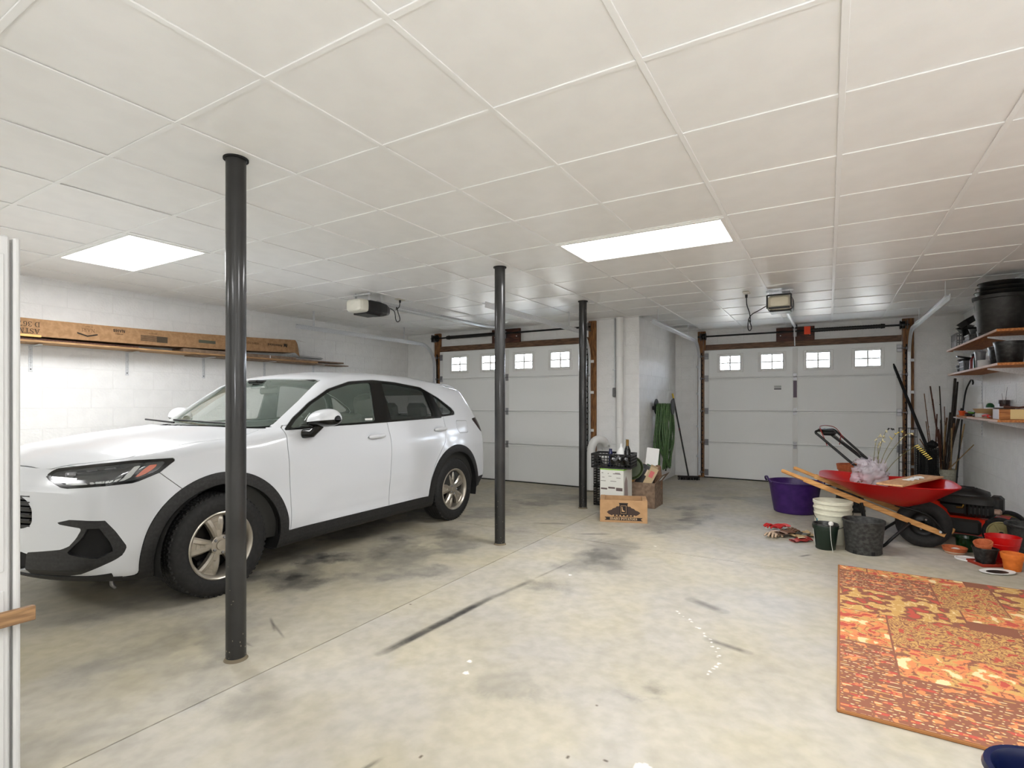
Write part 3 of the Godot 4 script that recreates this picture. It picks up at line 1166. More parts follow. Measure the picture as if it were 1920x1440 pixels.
func build_car() -> void:
	var o := thing("car", "white crossover car with black wheel arch cladding and roof spoiler parked nose in", "car", P(-4.235, 0, 2.02), deg_to_rad(1.0))
	var paint := mat(Color(0.80, 0.81, 0.825), 0.30)
	paint.clearcoat_enabled = true
	paint.clearcoat = 0.6
	paint.clearcoat_roughness = 0.10
	var clad := grained(Color(0.075, 0.075, 0.078), 0.12, 0.55, 8.0, 71)
	var gloss := mat(Color(0.02, 0.02, 0.022), 0.12)
	var under := mat(Color(0.03, 0.03, 0.03), 0.9)
	var clear := mat(Color(0.78, 0.88, 0.82, 0.10), 0.02)
	clear.transparency = BaseMaterial3D.TRANSPARENCY_ALPHA
	var dim := mat(Color(0.16, 0.19, 0.18, 0.55), 0.02)
	dim.transparency = BaseMaterial3D.TRANSPARENCY_ALPHA
	var trim := mat(Color(0.13, 0.13, 0.12), 0.75)
	var dark_inside := mat(Color(0.22, 0.215, 0.20), 0.85)
	var seatm := mat(Color(0.30, 0.30, 0.27), 0.5)
	var hull := car_hull()
	var body := hull
	var r: Array
	# openings
	var dlo := [[1.462, 1.085], [1.565, 1.180], [1.725, 1.296], [1.935, 1.410], [2.20, 1.483], [2.50, 1.508], [2.78, 1.495], [3.16, 1.452], [3.427, 1.345], [3.64, 1.230], [3.70, 1.172], [3.66, 1.155], [3.346, 1.137], [2.60, 1.113], [2.02, 1.103]]
	var ws := [[1.07, -0.5], [1.07, 0.0], [1.13, 0.25], [1.295, 0.593], [1.415, 0.725], [1.667, 0.705], [1.975, 0.635], [1.93, 0.4], [1.905, 0.2], [1.90, 0.0], [1.90, -0.5]]
	var rg := [[-0.6, 1.14], [0.58, 1.16], [0.54, 1.40], [-0.6, 1.41]]
	var wheel_cut := func(v: Vector3) -> float:
		if v.z < 0.45: return 1.0
		return minf(Vector2(v.x - 0.94, v.y - 0.34).length(), Vector2(v.x - 3.6, v.y - 0.34).length()) - 0.415
	# the cabin lining comes off the whole hull, a hand inside it
	var cabin := func(v: Vector3) -> float:
		return maxf(maxf(1.10 - v.x, v.x - 4.3), 0.30 - v.y)
	r = carve(hull, within("side", dlo, 0.3), 0.0)
	var lin_s: Soup = r[1]
	lin_s = carve(lin_s, within("top", ws, 1.09), 0.0)[1]
	lin_s = carve(lin_s, within("tail", rg, 3.9), 0.0)[1]
	lin_s = carve(lin_s, cabin, 0.0)[0]
	r = carve(lin_s, func(v: Vector3) -> float: return 1.13 - v.y, 0.0)
	panel("headliner", r[0], dark_inside, o, true, 0.0, -0.03)
	panel("cabin_trim", r[1], trim, o, true, 0.0, -0.045)
	# body
	body = carve(body, wheel_cut, 0.0)[1]
	r = carve(body, within("side", dlo, 0.3), 0.004)
	body = r[1]
	var upper: Soup = r[0]
	var fw := [[1.506, 1.101], [1.584, 1.172], [1.734, 1.282], [1.948, 1.391], [2.185, 1.458], [2.372, 1.478], [2.445, 1.478], [2.405, 1.124], [2.02, 1.117]]
	var rw := [[2.595, 1.481], [2.763, 1.474], [3.083, 1.435], [3.195, 1.414], [3.275, 1.152], [2.625, 1.130]]
	var qw := [[3.325, 1.385], [3.445, 1.316], [3.617, 1.212], [3.648, 1.178], [3.44, 1.160]]
	for q in [["front_window", fw, clear], ["rear_window", rw, dim], ["quarter_window", qw, dim]]:
		r = carve(upper, within("side", q[1], 0.3), 0.0)
		upper = r[1]
		panel(q[0], r[0], q[2], o, false, 0.0, -0.007)
	panel("pillar_trim", upper, gloss, o, false, 0.02, -0.002, "glossy black window surround and pillars")
	r = carve(body, within("top", ws, 1.09), 0.004)
	body = r[1]
	panel("windshield", r[0], clear, o, true, 0.0, -0.004)
	var cowl := [[1.005, -0.5], [1.005, 0.0], [1.065, 0.25], [1.235, 0.59], [1.35, 0.72], [1.43, 0.74], [1.415, 0.725], [1.30, 0.593], [1.14, 0.25], [1.08, 0.0], [1.08, -0.5]]
	r = carve(body, within("top", cowl, 1.0), 0.003)
	body = r[1]
	panel("cowl", r[0], clad, o, true, 0.01, -0.012)
	r = carve(body, within("tail", rg, 3.9), 0.004)
	body = r[1]
	panel("rear_glass", r[0], dim, o, true, 0.0, -0.004)
	# lower cladding: rings round the wheels, the sills and the chin
	var cladding := func(v: Vector3) -> float:
		var d := v.y - 0.262 if v.x < 1.3 else v.y - 0.338 if v.x < 3.4 else v.y - 0.42
		if v.x < 0.35:
			d = v.y - 0.30
		if v.z > 0.5:
			d = minf(d, Vector2(v.x - 0.94, (v.y - 0.34) * 0.99).length() - 0.487)
			d = minf(d, Vector2(v.x - 3.6, (v.y - 0.34) * 0.99).length() - 0.487)
		return d
	r = carve(body, cladding, 0.003)
	body = r[1]
	panel("cladding", r[0], clad, o, true, 0.02, 0.006, "textured black wheel arch and sill cladding")
	# nose: headlamp, corner intake, grille, lower intake
	var fog := [[0.70, 0.612], [0.845, 0.635], [1.072, 0.617], [1.13, 0.548], [1.199, 0.448], [1.174, 0.40], [1.115, 0.375], [0.90, 0.315], [0.74, 0.293], [0.45, 0.29], [0.47, 0.44], [0.807, 0.467], [0.889, 0.532], [0.924, 0.583]]
	r = carve(body, within("nose", fog, 0.9), 0.0)
	body = r[1]
	var fo: Soup = r[0]
	var pocket := [[0.80, 0.44], [0.93, 0.53], [0.96, 0.58], [1.04, 0.575], [1.10, 0.49], [1.12, 0.435], [1.03, 0.40]]
	r = carve(fo, within("nose", pocket, 0.9), 0.0)
	panel("corner_intake", r[1], clad, o, false, 0.02, 0.0, "black corner intake surround")
	panel("intake_pocket", r[0], under, o, false, 0.0, -0.02)
	var lowin := [[-0.8, 0.448], [0.47, 0.44], [0.50, 0.35], [0.3, 0.30], [-0.8, 0.30]]
	r = carve(body, within("nose", lowin, 0.5), 0.0)
	body = r[1]
	panel("lower_grille", r[0], under, o, true, 0.0, -0.015)
	var grille := [[-0.8, 0.785], [0.30, 0.785], [0.395, 0.768], [0.475, 0.735], [0.52, 0.69], [0.52, 0.595], [0.395, 0.567], [-0.8, 0.56]]
	r = carve(body, within("nose", grille, 0.5), 0.0)
	body = r[1]
	panel("grille", r[0], gloss, o, true, 0.015, -0.02)
	for k in 6:
		var bar := G.new()
		var yy := 0.59 + k * 0.034
		var pts := []
		for q in 13:
			var x := -0.44 + 0.88 * q / 12.0
			pts.append(car_point(Vector3(0.004 + 0.26 * pow(absf(x) / 0.82, 2.4), yy, x)))
		bar.tube(pts, 0.006, -1, 6)
		part("grille_bar", bar, clad, o)
	var lamp := [[0.593, 0.868], [0.648, 0.912], [0.965, 0.936], [1.209, 0.949], [1.477, 0.948], [1.489, 0.934], [1.392, 0.866], [1.242, 0.817], [1.011, 0.814], [0.780, 0.806], [0.73, 0.816]]
	r = carve(body, within("nose", lamp, 0.9), 0.002)
	body = r[1]
	var lens := mat(Color(0.9, 0.93, 0.95, 0.06), 0.02)
	lens.transparency = BaseMaterial3D.TRANSPARENCY_ALPHA
	var hl := panel("headlamp", r[0], lens, o, false, 0.0, 0.0, "clear slanted headlamp with amber marker")
	var bowl := panel("lamp_housing", r[0], gloss, o, false, 0.0, -0.045)
	var rimp: Array = carve(r[0], within("nose", [[0.635, 0.866], [0.672, 0.896], [0.97, 0.921], [1.21, 0.933], [1.43, 0.932], [1.375, 0.880], [1.235, 0.832], [1.011, 0.829], [0.79, 0.822]], 0.9), 0.0)
	panel("lamp_rim", rimp[1], gloss, o, false, 0.02, 0.001)
	var amber := mat(Color(0.80, 0.33, 0.10), 0.3)
	var am: Array = carve(rimp[0], within("nose", [[1.235, 0.842], [1.30, 0.862], [1.345, 0.886], [1.385, 0.918], [1.325, 0.918], [1.285, 0.885]], 0.9), 0.0)
	panel("amber_marker", am[0], amber, o, false, 0.01, -0.012, "amber side marker")
	var drl := mat(Color(0.78, 0.79, 0.78), 0.3)
	var dl: Array = carve(rimp[0], within("nose", [[0.76, 0.826], [1.17, 0.834], [1.215, 0.845], [1.275, 0.922], [1.235, 0.922], [1.175, 0.848], [0.76, 0.837]], 0.9), 0.0)
	panel("light_guide", dl[0], drl, o, false, 0.01, -0.014, "silver light guide strip")
	for side in [1.0, -1.0]:
		for q in [[0.19, 0.875, 0.58], [0.27, 0.885, 0.64], [0.34, 0.895, 0.70]]:
			var c := car_point(Vector3(q[0] + 0.012, q[1], (q[2] - 0.014) * side))
			var g := G.new()
			g.at(c, Vector3(PI / 2, 0.75 * side, 0))
			g.lathe([Vector2(0.0, 0.012), Vector2(0.014, 0.008), Vector2(0.022, -0.004), Vector2(0.026, -0.004), Vector2(0.026, -0.02)].map(func(w): return w), 16)
			part("projector", g, M.steel, o)
	# shut lines
	var hood := [[0.07, -0.5], [0.07, 0.0], [0.085, 0.2], [0.118, 0.408], [0.147, 0.483], [0.28, 0.64], [0.42, 0.742], [0.55, 0.748], [0.7, 0.75], [1.0, 0.79], [1.17, 0.785], [1.31, 0.73], [1.235, 0.588], [1.063, 0.25], [1.002, 0.0], [1.002, -0.5]]
	r = carve(body, within("top", hood, 0.905), 0.005)
	body = r[1]
	panel("hood", r[0], paint, o, true)
	var bump := func(v: Vector3) -> float:
		if v.x > 1.0: return 1.0
		return poly_sdf(Vector2(v.x, v.y), PackedVector2Array([Vector2(-0.5, 0.1), Vector2(-0.5, 0.935), Vector2(0.16, 0.935), Vector2(0.56, 0.865), Vector2(0.675, 0.753), Vector2(0.70, 0.5), Vector2(0.6, 0.1)]))
	r = carve(body, bump, 0.004)
	body = r[1]
	panel("front_bumper", r[0], paint, o, true)
	var fd := [[1.458, 1.12], [1.437, 0.95], [1.436, 0.79], [1.45, 0.30], [2.535, 0.30], [2.537, 0.595], [2.564, 0.936], [2.553, 1.13]]
	var rd := [[2.553, 1.13], [2.564, 0.936], [2.537, 0.595], [2.535, 0.30], [3.10, 0.30], [3.13, 0.5], [3.20, 0.66], [3.31, 0.79], [3.40, 0.88], [3.44, 1.0], [3.44, 1.15], [3.2, 1.16]]
	r = carve(body, within("side", fd, 0.3), 0.005)
	body = r[1]
	panel("front_door", r[0], paint, o)
	r = carve(body, within("side", rd, 0.3), 0.005)
	body = r[1]
	panel("rear_door", r[0], paint, o)
	var fuel := [[3.672, 1.092], [3.90, 1.084], [3.885, 0.95], [3.70, 0.955], [3.66, 1.02]]
	r = carve(body, within("side", fuel, 0.3), 0.004)
	body = r[1]
	panel("fuel_door", r[0], paint, o)
	var tail := [[4.03, 1.105], [4.30, 1.125], [4.52, 1.0], [4.42, 0.90], [4.20, 0.955]]
	r = carve(body, within("side", tail, 0.55), 0.003)
	body = r[1]
	panel("tail_lamp", r[0], mat(Color(0.12, 0.03, 0.03), 0.1), o, false, 0.01, 0.004, "dark red tail lamp")
	panel("body_shell", body, paint, o, true)
	# spoiler lip under the rear edge of the roof
	var sp := G.new()
	sp.sheet(func(u: float, v: float) -> Vector3:
		var x := (u - 0.5) * 1.14
		var bow := -0.10 * pow(absf(x) / 0.82, 2.4)
		return car_point(Vector3(lerpf(3.82, 4.075, v) + bow, lerpf(1.512, 1.470, v) - 0.055 * pow(x / 0.85, 2) + 0.012 * sin(v * PI), x)), 20, 6, 0.02)
	part("spoiler", sp, paint, o)
	# wheel housings
	for l in [0.94, 3.6]:
		for side in [1.0, -1.0]:
			var g := G.new()
			g.t = Transform3D(Basis(Vector3(0, 0, 1), side * -PI / 2), car_point(Vector3(l, 0.34, 0.0)))
			g.lathe([Vector2(0.0, 0.56), Vector2(0.41, 0.56), Vector2(0.41, 0.90)].map(func(w): return w * CAR), 36, (PI if side > 0 else 0.0) - 1.85, (PI if side > 0 else 0.0) + 1.85)
			part("wheel_housing", g, under, o)
	var fl := G.new()
	fl.box(car_point(Vector3(2.3, 0.27, 0)), Vector3(1.5, 0.05, 3.4) * CAR, 0.02)
	fl.box(car_point(Vector3(0.75, 0.24, 0)), Vector3(1.0, 0.05, 0.7) * CAR, 0.01)
	part("underbody", fl, under, o)
	part("mud_flap", G.new().box(car_point(Vector3(3.12, 0.235, 0.72)), Vector3(0.16, 0.05, 0.1), 0.01), under, o)
	car_cabin(o, trim, seatm, dark_inside, gloss)
	for l in [0.93, 3.60]:
		for side in [1.0, -1.0]:
			car_wheel(o, l, side)
	car_fittings(o, paint, gloss, clad, clear)


func car_cabin(o: Node3D, trim: Material, seatm: Material, dark_inside: Material, gloss: Material) -> void:
	# dashboard and wheel
	var d := G.new()
	d.sheet(func(u: float, v: float) -> Vector3:
		var x := (u - 0.5) * 1.5
		var a := v * 2.2
		return car_point(Vector3(1.42 + 0.33 * sin(a * 0.7), 0.72 + 0.36 * cos(a * 0.75) - 0.05 * absf(x), x)), 14, 10)
	part("dashboard", d, trim, o)
	var sw := G.new()
	sw.t = Transform3D(Basis(Vector3(1, 0, 0), -0.55), car_point(Vector3(1.93, 0.93, 0.38)))
	var ring := []
	for k in 29:
		ring.append(Vector3(cos(TAU * k / 28) * 0.18, sin(TAU * k / 28) * 0.18, 0))
	sw.tube(ring, 0.016, -1, 8, false)
	sw.box(Vector3(0, 0, 0.01), Vector3(0.16, 0.09, 0.05), 0.02)
	sw.box(Vector3(0, 0, 0.0), Vector3(0.34, 0.03, 0.02), 0.005)
	part("steering_wheel", sw, gloss, o)
	part("cabin_floor", G.new().box(car_point(Vector3(2.7, 0.33, 0)), Vector3(1.6, 0.06, 2.9), 0.01), trim, o)
	for x in [0.37, -0.37]:
		var s := G.new()
		s.box(car_point(Vector3(2.30, 0.56, x)), Vector3(0.50, 0.18, 0.50), 0.06)
		part("front_seat", s, seatm, o)
		var b := G.new()
		b.t = Transform3D(Basis(Vector3(1, 0, 0), 0.36), car_point(Vector3(2.62, 0.86, x)))
		b.sheet(func(u: float, v: float) -> Vector3:
			var a := u * TAU
			var w := 0.25 - 0.06 * v * v
			return Vector3(signf(cos(a)) * pow(absf(cos(a)), 0.6) * w, -0.32 + 0.62 * v, signf(sin(a)) * pow(absf(sin(a)), 0.6) * 0.075), 24, 8)
		b.box(Vector3(0, 0.30, 0), Vector3(0.33, 0.06, 0.12), 0.025)
		part("seat_back", b, seatm, o)
		var hr := G.new()
		hr.t = Transform3D(Basis(Vector3(1, 0, 0), 0.30), car_point(Vector3(2.76, 1.275, x)))
		hr.lathe([Vector2(0.0, -0.105), Vector2(0.10, -0.10), Vector2(0.125, -0.07), Vector2(0.13, 0.02), Vector2(0.115, 0.075), Vector2(0.07, 0.095), Vector2(0, 0.098)].map(func(w): return w), 20)
		for k in hr.V.size():
			# flattened front to back
			var c := car_point(Vector3(2.76, 1.275, x))
			hr.V[k] = c + (hr.V[k] - c) * Vector3(1.05, 1.0, 0.62)
		part("headrest", hr, seatm, o)
	var bench := G.new()
	bench.box(car_point(Vector3(3.15, 0.60, 0)), Vector3(1.3, 0.18, 0.5), 0.06)
	bench.t = Transform3D(Basis(Vector3(1, 0, 0), 0.38), car_point(Vector3(3.45, 0.86, 0)))
	bench.box(Vector3(0, 0, 0), Vector3(1.3, 0.60, 0.16), 0.06)
	part("rear_seat", bench, seatm, o)
	for x in [0.42, 0.0, -0.42]:
		var hr := G.new()
		hr.t = Transform3D(Basis(Vector3(1, 0, 0), 0.2), car_point(Vector3(3.52, 1.20, x)))
		hr.box(Vector3.ZERO, Vector3(0.26, 0.17, 0.10), 0.04)
		part("headrest", hr, seatm, o)
	# inner mirror with its stalk and sensor housing
	var im := G.new()
	im.at(car_point(Vector3(1.93, 1.40, 0)))
	im.box(Vector3.ZERO, Vector3(0.24, 0.06, 0.03), 0.012)
	im.tube([Vector3(0, 0.02, 0.02), Vector3(0, 0.085, 0.06)], 0.012, -1, 8)
	im.box(Vector3(0, 0.075, 0.09), Vector3(0.13, 0.03, 0.16), 0.012)
	part("inner_mirror", im, gloss, o)
	var sv := G.new()
	sv.at(car_point(Vector3(2.02, 1.475, 0.37)), Vector3(-0.15, 0, 0))
	sv.box(Vector3.ZERO, Vector3(0.42, 0.012, 0.17), 0.005)
	part("sun_visor", sv, dark_inside, o)


func car_wheel(o: Node3D, l: float, side: float) -> void:
	var w := Node3D.new()
	w.name = "wheel"
	o.add_child(w, true)
	w.position = car_point(Vector3(l, 0.341, 0.88 * side))
	w.rotation.z = -PI / 2 * side   # local +y points outwards
	w.scale = Vector3.ONE * CAR
	# tyre with grooves, sidewall bulge and bead
	var pr := [Vector2(0.222, 0.0), Vector2(0.235, 0.008), Vector2(0.262, 0.014), Vector2(0.300, 0.012), Vector2(0.322, 0.002), Vector2(0.335, -0.018)]
	for k in 5:
		var y := -0.034 - k * 0.035
		pr.append_array([Vector2(0.3415, y + 0.010), Vector2(0.3415, y - 0.012), Vector2(0.334, y - 0.015), Vector2(0.334, y - 0.021)])
	pr.append_array([Vector2(0.335, -0.205), Vector2(0.30, -0.22), Vector2(0.22, -0.215)])
	pr.reverse()
	part("tyre", G.new().lathe(pr, 64), M.rubber, w)
	var lug := G.new()
	for k in 60:
		var a := TAU * k / 60.0
		lug.t = Transform3D(Basis(Vector3.UP, -a), Vector3(cos(a) * 0.333, -0.024, sin(a) * 0.333))
		lug.box(Vector3.ZERO, Vector3(0.016, 0.030, 0.019), 0.002)
	for k in 90:
		var a := TAU * k / 90.0
		lug.t = Transform3D(Basis(Vector3.UP, -a), Vector3(cos(a) * 0.3385, -0.10, sin(a) * 0.3385))
		lug.box(Vector3.ZERO, Vector3(0.007, 0.14, 0.010), 0.001)
	var lg := part("tread_blocks", lug, M.rubber, w)
	lg.set_meta("kind", "stuff")
	var alloy := mat(Color(0.66, 0.635, 0.59), 0.32, 0.75)
	var rp := [Vector2(0.20, -0.19), Vector2(0.215, -0.18), Vector2(0.195, -0.10), Vector2(0.205, -0.02), Vector2(0.222, 0.0), Vector2(0.226, 0.006), Vector2(0.219, 0.010), Vector2(0.208, 0.004), Vector2(0.198, -0.02), Vector2(0.190, -0.10), Vector2(0.20, -0.18)]
	part("rim", G.new().lathe(rp, 56), alloy, w)
	var brk := mat(Color(0.13, 0.12, 0.11), 0.5, 0.6)
	part("brake_disc", G.new().lathe([Vector2(0.0, -0.115), Vector2(0.145, -0.115), Vector2(0.145, -0.10), Vector2(0.08, -0.10), Vector2(0.07, -0.07), Vector2(0, -0.07)], 40), brk, w)
	part("caliper", G.new().box(Vector3(0.11, -0.10, 0.06), Vector3(0.05, 0.07, 0.12), 0.015), M.black, w)
	part("wheel_back", G.new().lathe([Vector2(0, -0.15), Vector2(0.2, -0.15)], 30), M.black_matte, w)
	# five paired spokes, each pair a dished wedge with a slot
	for k in 5:
		var a := TAU * k / 5.0 + PI / 2 + 0.12
		var g := G.new()
		for s in [-1.0, 1.0]:
			var q := []
			for t in 6:
				var f := t / 5.0
				var rr := lerpf(0.045, 0.207, f)
				var ang: float = a + s * lerpf(0.20, 0.225, f)
				var wd := lerpf(0.034, 0.050, f)
				var y := -0.022 + 0.020 * sin(f * PI * 0.9) - 0.012 * f
				var dir := Vector3(cos(ang), 0, sin(ang))
				var side_v := Vector3(-sin(ang), 0, cos(ang))
				q.append([dir * rr + side_v * wd * 0.5, dir * rr + side_v * wd * 0.22, dir * rr - side_v * wd * 0.22, dir * rr - side_v * wd * 0.5, y])
			for t in 5:
				var u: Array = q[t]
				var v: Array = q[t + 1]
				var pa := [u[0] + Vector3.UP * (u[4] - 0.012), u[1] + Vector3.UP * u[4], u[2] + Vector3.UP * u[4], u[3] + Vector3.UP * (u[4] - 0.012), u[3] + Vector3.UP * (u[4] - 0.045), u[0] + Vector3.UP * (u[4] - 0.045)]
				var pb := [v[0] + Vector3.UP * (v[4] - 0.012), v[1] + Vector3.UP * v[4], v[2] + Vector3.UP * v[4], v[3] + Vector3.UP * (v[4] - 0.012), v[3] + Vector3.UP * (v[4] - 0.045), v[0] + Vector3.UP * (v[4] - 0.045)]
				for e in 6:
					g.quad(pa[e], pa[(e + 1) % 6], pb[(e + 1) % 6], pb[e])
		# the web that joins the pair near the hub and at the rim
		g.t = Transform3D(Basis(Vector3.UP, -a), Vector3.ZERO)
		g.box(Vector3(0.075, -0.026, 0), Vector3(0.07, 0.03, 0.036), 0.006)
		for q in 4:
			g.box(Vector3(0.095 + q * 0.027, -0.036 + 0.006 * sin((q + 1.5) * 0.6), 0), Vector3(0.0275, 0.022, 0.034 + q * 0.012), 0.002)
		g.box(Vector3(0.197, -0.034, 0), Vector3(0.024, 0.03, 0.085), 0.006)
		part("spoke", g, alloy, w)
	part("hub_cap", G.new().lathe([Vector2(0.068, -0.05), Vector2(0.066, -0.014), Vector2(0.050, -0.008), Vector2(0.034, -0.010), Vector2(0.032, -0.002), Vector2(0.0, 0.001)], 30), alloy, w)
	for k in 5:
		var a := TAU * (k + 0.5) / 5.0 + PI / 2 + 0.12
		var nut := G.new()
		nut.at(Vector3(cos(a) * 0.052, -0.014, sin(a) * 0.052))
		nut.lathe([Vector2(0.011, -0.02), Vector2(0.010, 0.012), Vector2(0.006, 0.016), Vector2(0, 0.016)], 6)
		part("lug_nut", nut, M.steel, w)


func car_fittings(o: Node3D, paint: Material, gloss: Material, clad: Material, clear: Material) -> void:
	for side in [1.0, -1.0]:
		# door mirror: a white cap over a black lower half, on a foot
		var shape := func(u: float, v: float, up: bool) -> Vector3:
			# u round the lateral axis from the front, v outwards
			var e := lerpf(-0.97, 0.97, v)
			var rr := pow(maxf(0.0, 1.0 - pow(absf(e), 2.6)), 0.42)
			var a := u * PI
			var ll := 1.70 - cos(a) * 0.115 * rr * (1.0 if cos(a) > 0 else 0.75)
			var yy := 1.152 + (sin(a) * 0.092 * rr if up else -sin(a) * 0.050 * rr) + 0.012 * e
			return car_point(Vector3(ll + 0.02 * e, yy, (1.0 + 0.125 * e) * side))
		var cap := G.new().sheet(func(u: float, v: float) -> Vector3: return shape.call(u, v, true), 16, 18)
		part("mirror_cap", cap, paint, o)
		var low := G.new().sheet(func(u: float, v: float) -> Vector3: return shape.call(u, v, false), 12, 18)
		part("mirror_base", low, gloss, o)
		var foot := G.new()
		foot.tube([car_point(Vector3(1.60, 1.05, 0.865 * side)), car_point(Vector3(1.63, 1.055, 0.93 * side)), car_point(Vector3(1.67, 1.12, 0.98 * side))], 0.035, 0.03, 12, true, 1.0)
		part("mirror_foot", foot, gloss, o)
		# handles: a bar over a shallow cup
		for q in [[2.38, 0.990, 0.889], [3.335, 1.012, 0.884]]:
			var hd := G.new()
			hd.sheet(func(u: float, v: float) -> Vector3:
				var a := u * TAU
				var t := v * 2.0 - 1.0
				var rr := pow(maxf(0.0, 1.0 - pow(absf(t), 4.0)), 0.5)
				return car_point(Vector3(q[0] + t * 0.115, q[1] + 0.003 * t + sin(a) * 0.019 * rr, (q[2] + 0.012 + cos(a) * 0.016 * rr + 0.008 * (1.0 - t * t)) * side)), 12, 14)
			part("door_handle", hd, paint, o)
			var cup := G.new()
			cup.sheet(func(u: float, v: float) -> Vector3:
				var a := u * TAU
				return car_point(Vector3(q[0] - 0.02 + cos(a) * 0.075 * v, q[1] + sin(a) * 0.036 * v, (q[2] + 0.004) * side)), 20, 2)
			part("handle_cup", cup, paint, o)
		# chrome strip of the rear side glass is absent; a belt moulding runs along the windows
		var belt := []
		for k in 20:
			var l := lerpf(1.50, 3.40, k / 19.0)
			belt.append(car_point(Vector3(l, lerpf(1.094, 1.135, k / 19.0), (0.858 - 0.012 * absf(l - 2.4)) * side)))
		part("belt_moulding", G.new().tube(belt, 0.008, -1, 6), gloss, o)
	# wipers and the little sticker in the front window
	for q in [[1.19, 1.12, 0.55, 1.10, 1.145, -0.02], [1.09, 1.12, 0.0, 1.13, 1.14, -0.5]]:
		var g := G.new()
		g.tube([car_point(Vector3(q[0], q[1] + 0.02, q[2])), car_point(Vector3(q[3], q[4] + 0.015, q[5]))], 0.007, -1, 6)
		part("wiper", g, clad, o)
	part("window_sticker", G.new().box(car_point(Vector3(2.335, 1.143, 0.8395)), Vector3(0.001, 0.018, 0.09)), M.white, o, Vector3.ZERO)
	# towing hook under the chin
	part("tow_hook", G.new().tube([car_point(Vector3(0.42, 0.22, 0.55)), car_point(Vector3(0.42, 0.17, 0.56)), car_point(Vector3(0.44, 0.15, 0.56))], 0.012, -1, 8), M.steel, o)


func channel(path: Array, x: float, prof: Array) -> G:
	# sweeps a closed profile (x, along the normal) along a path in the plane x = const
	var g := G.new()
	var rings := []
	for k in path.size():
		var dir: Vector3 = (path[mini(k + 1, path.size() - 1)] - path[maxi(k - 1, 0)]).normalized()
		var nrm := dir.cross(Vector3.RIGHT).normalized()
		var ring := []
		for q in prof:
			ring.append(Vector3(x + q[0], 0, 0) + path[k] + nrm * q[1])
		rings.append(ring)
	for k in rings.size() - 1:
		for j in prof.size():
			var j2 := (j + 1) % prof.size()
			g.quad(rings[k][j], rings[k][j2], rings[k + 1][j2], rings[k + 1][j])
	return g


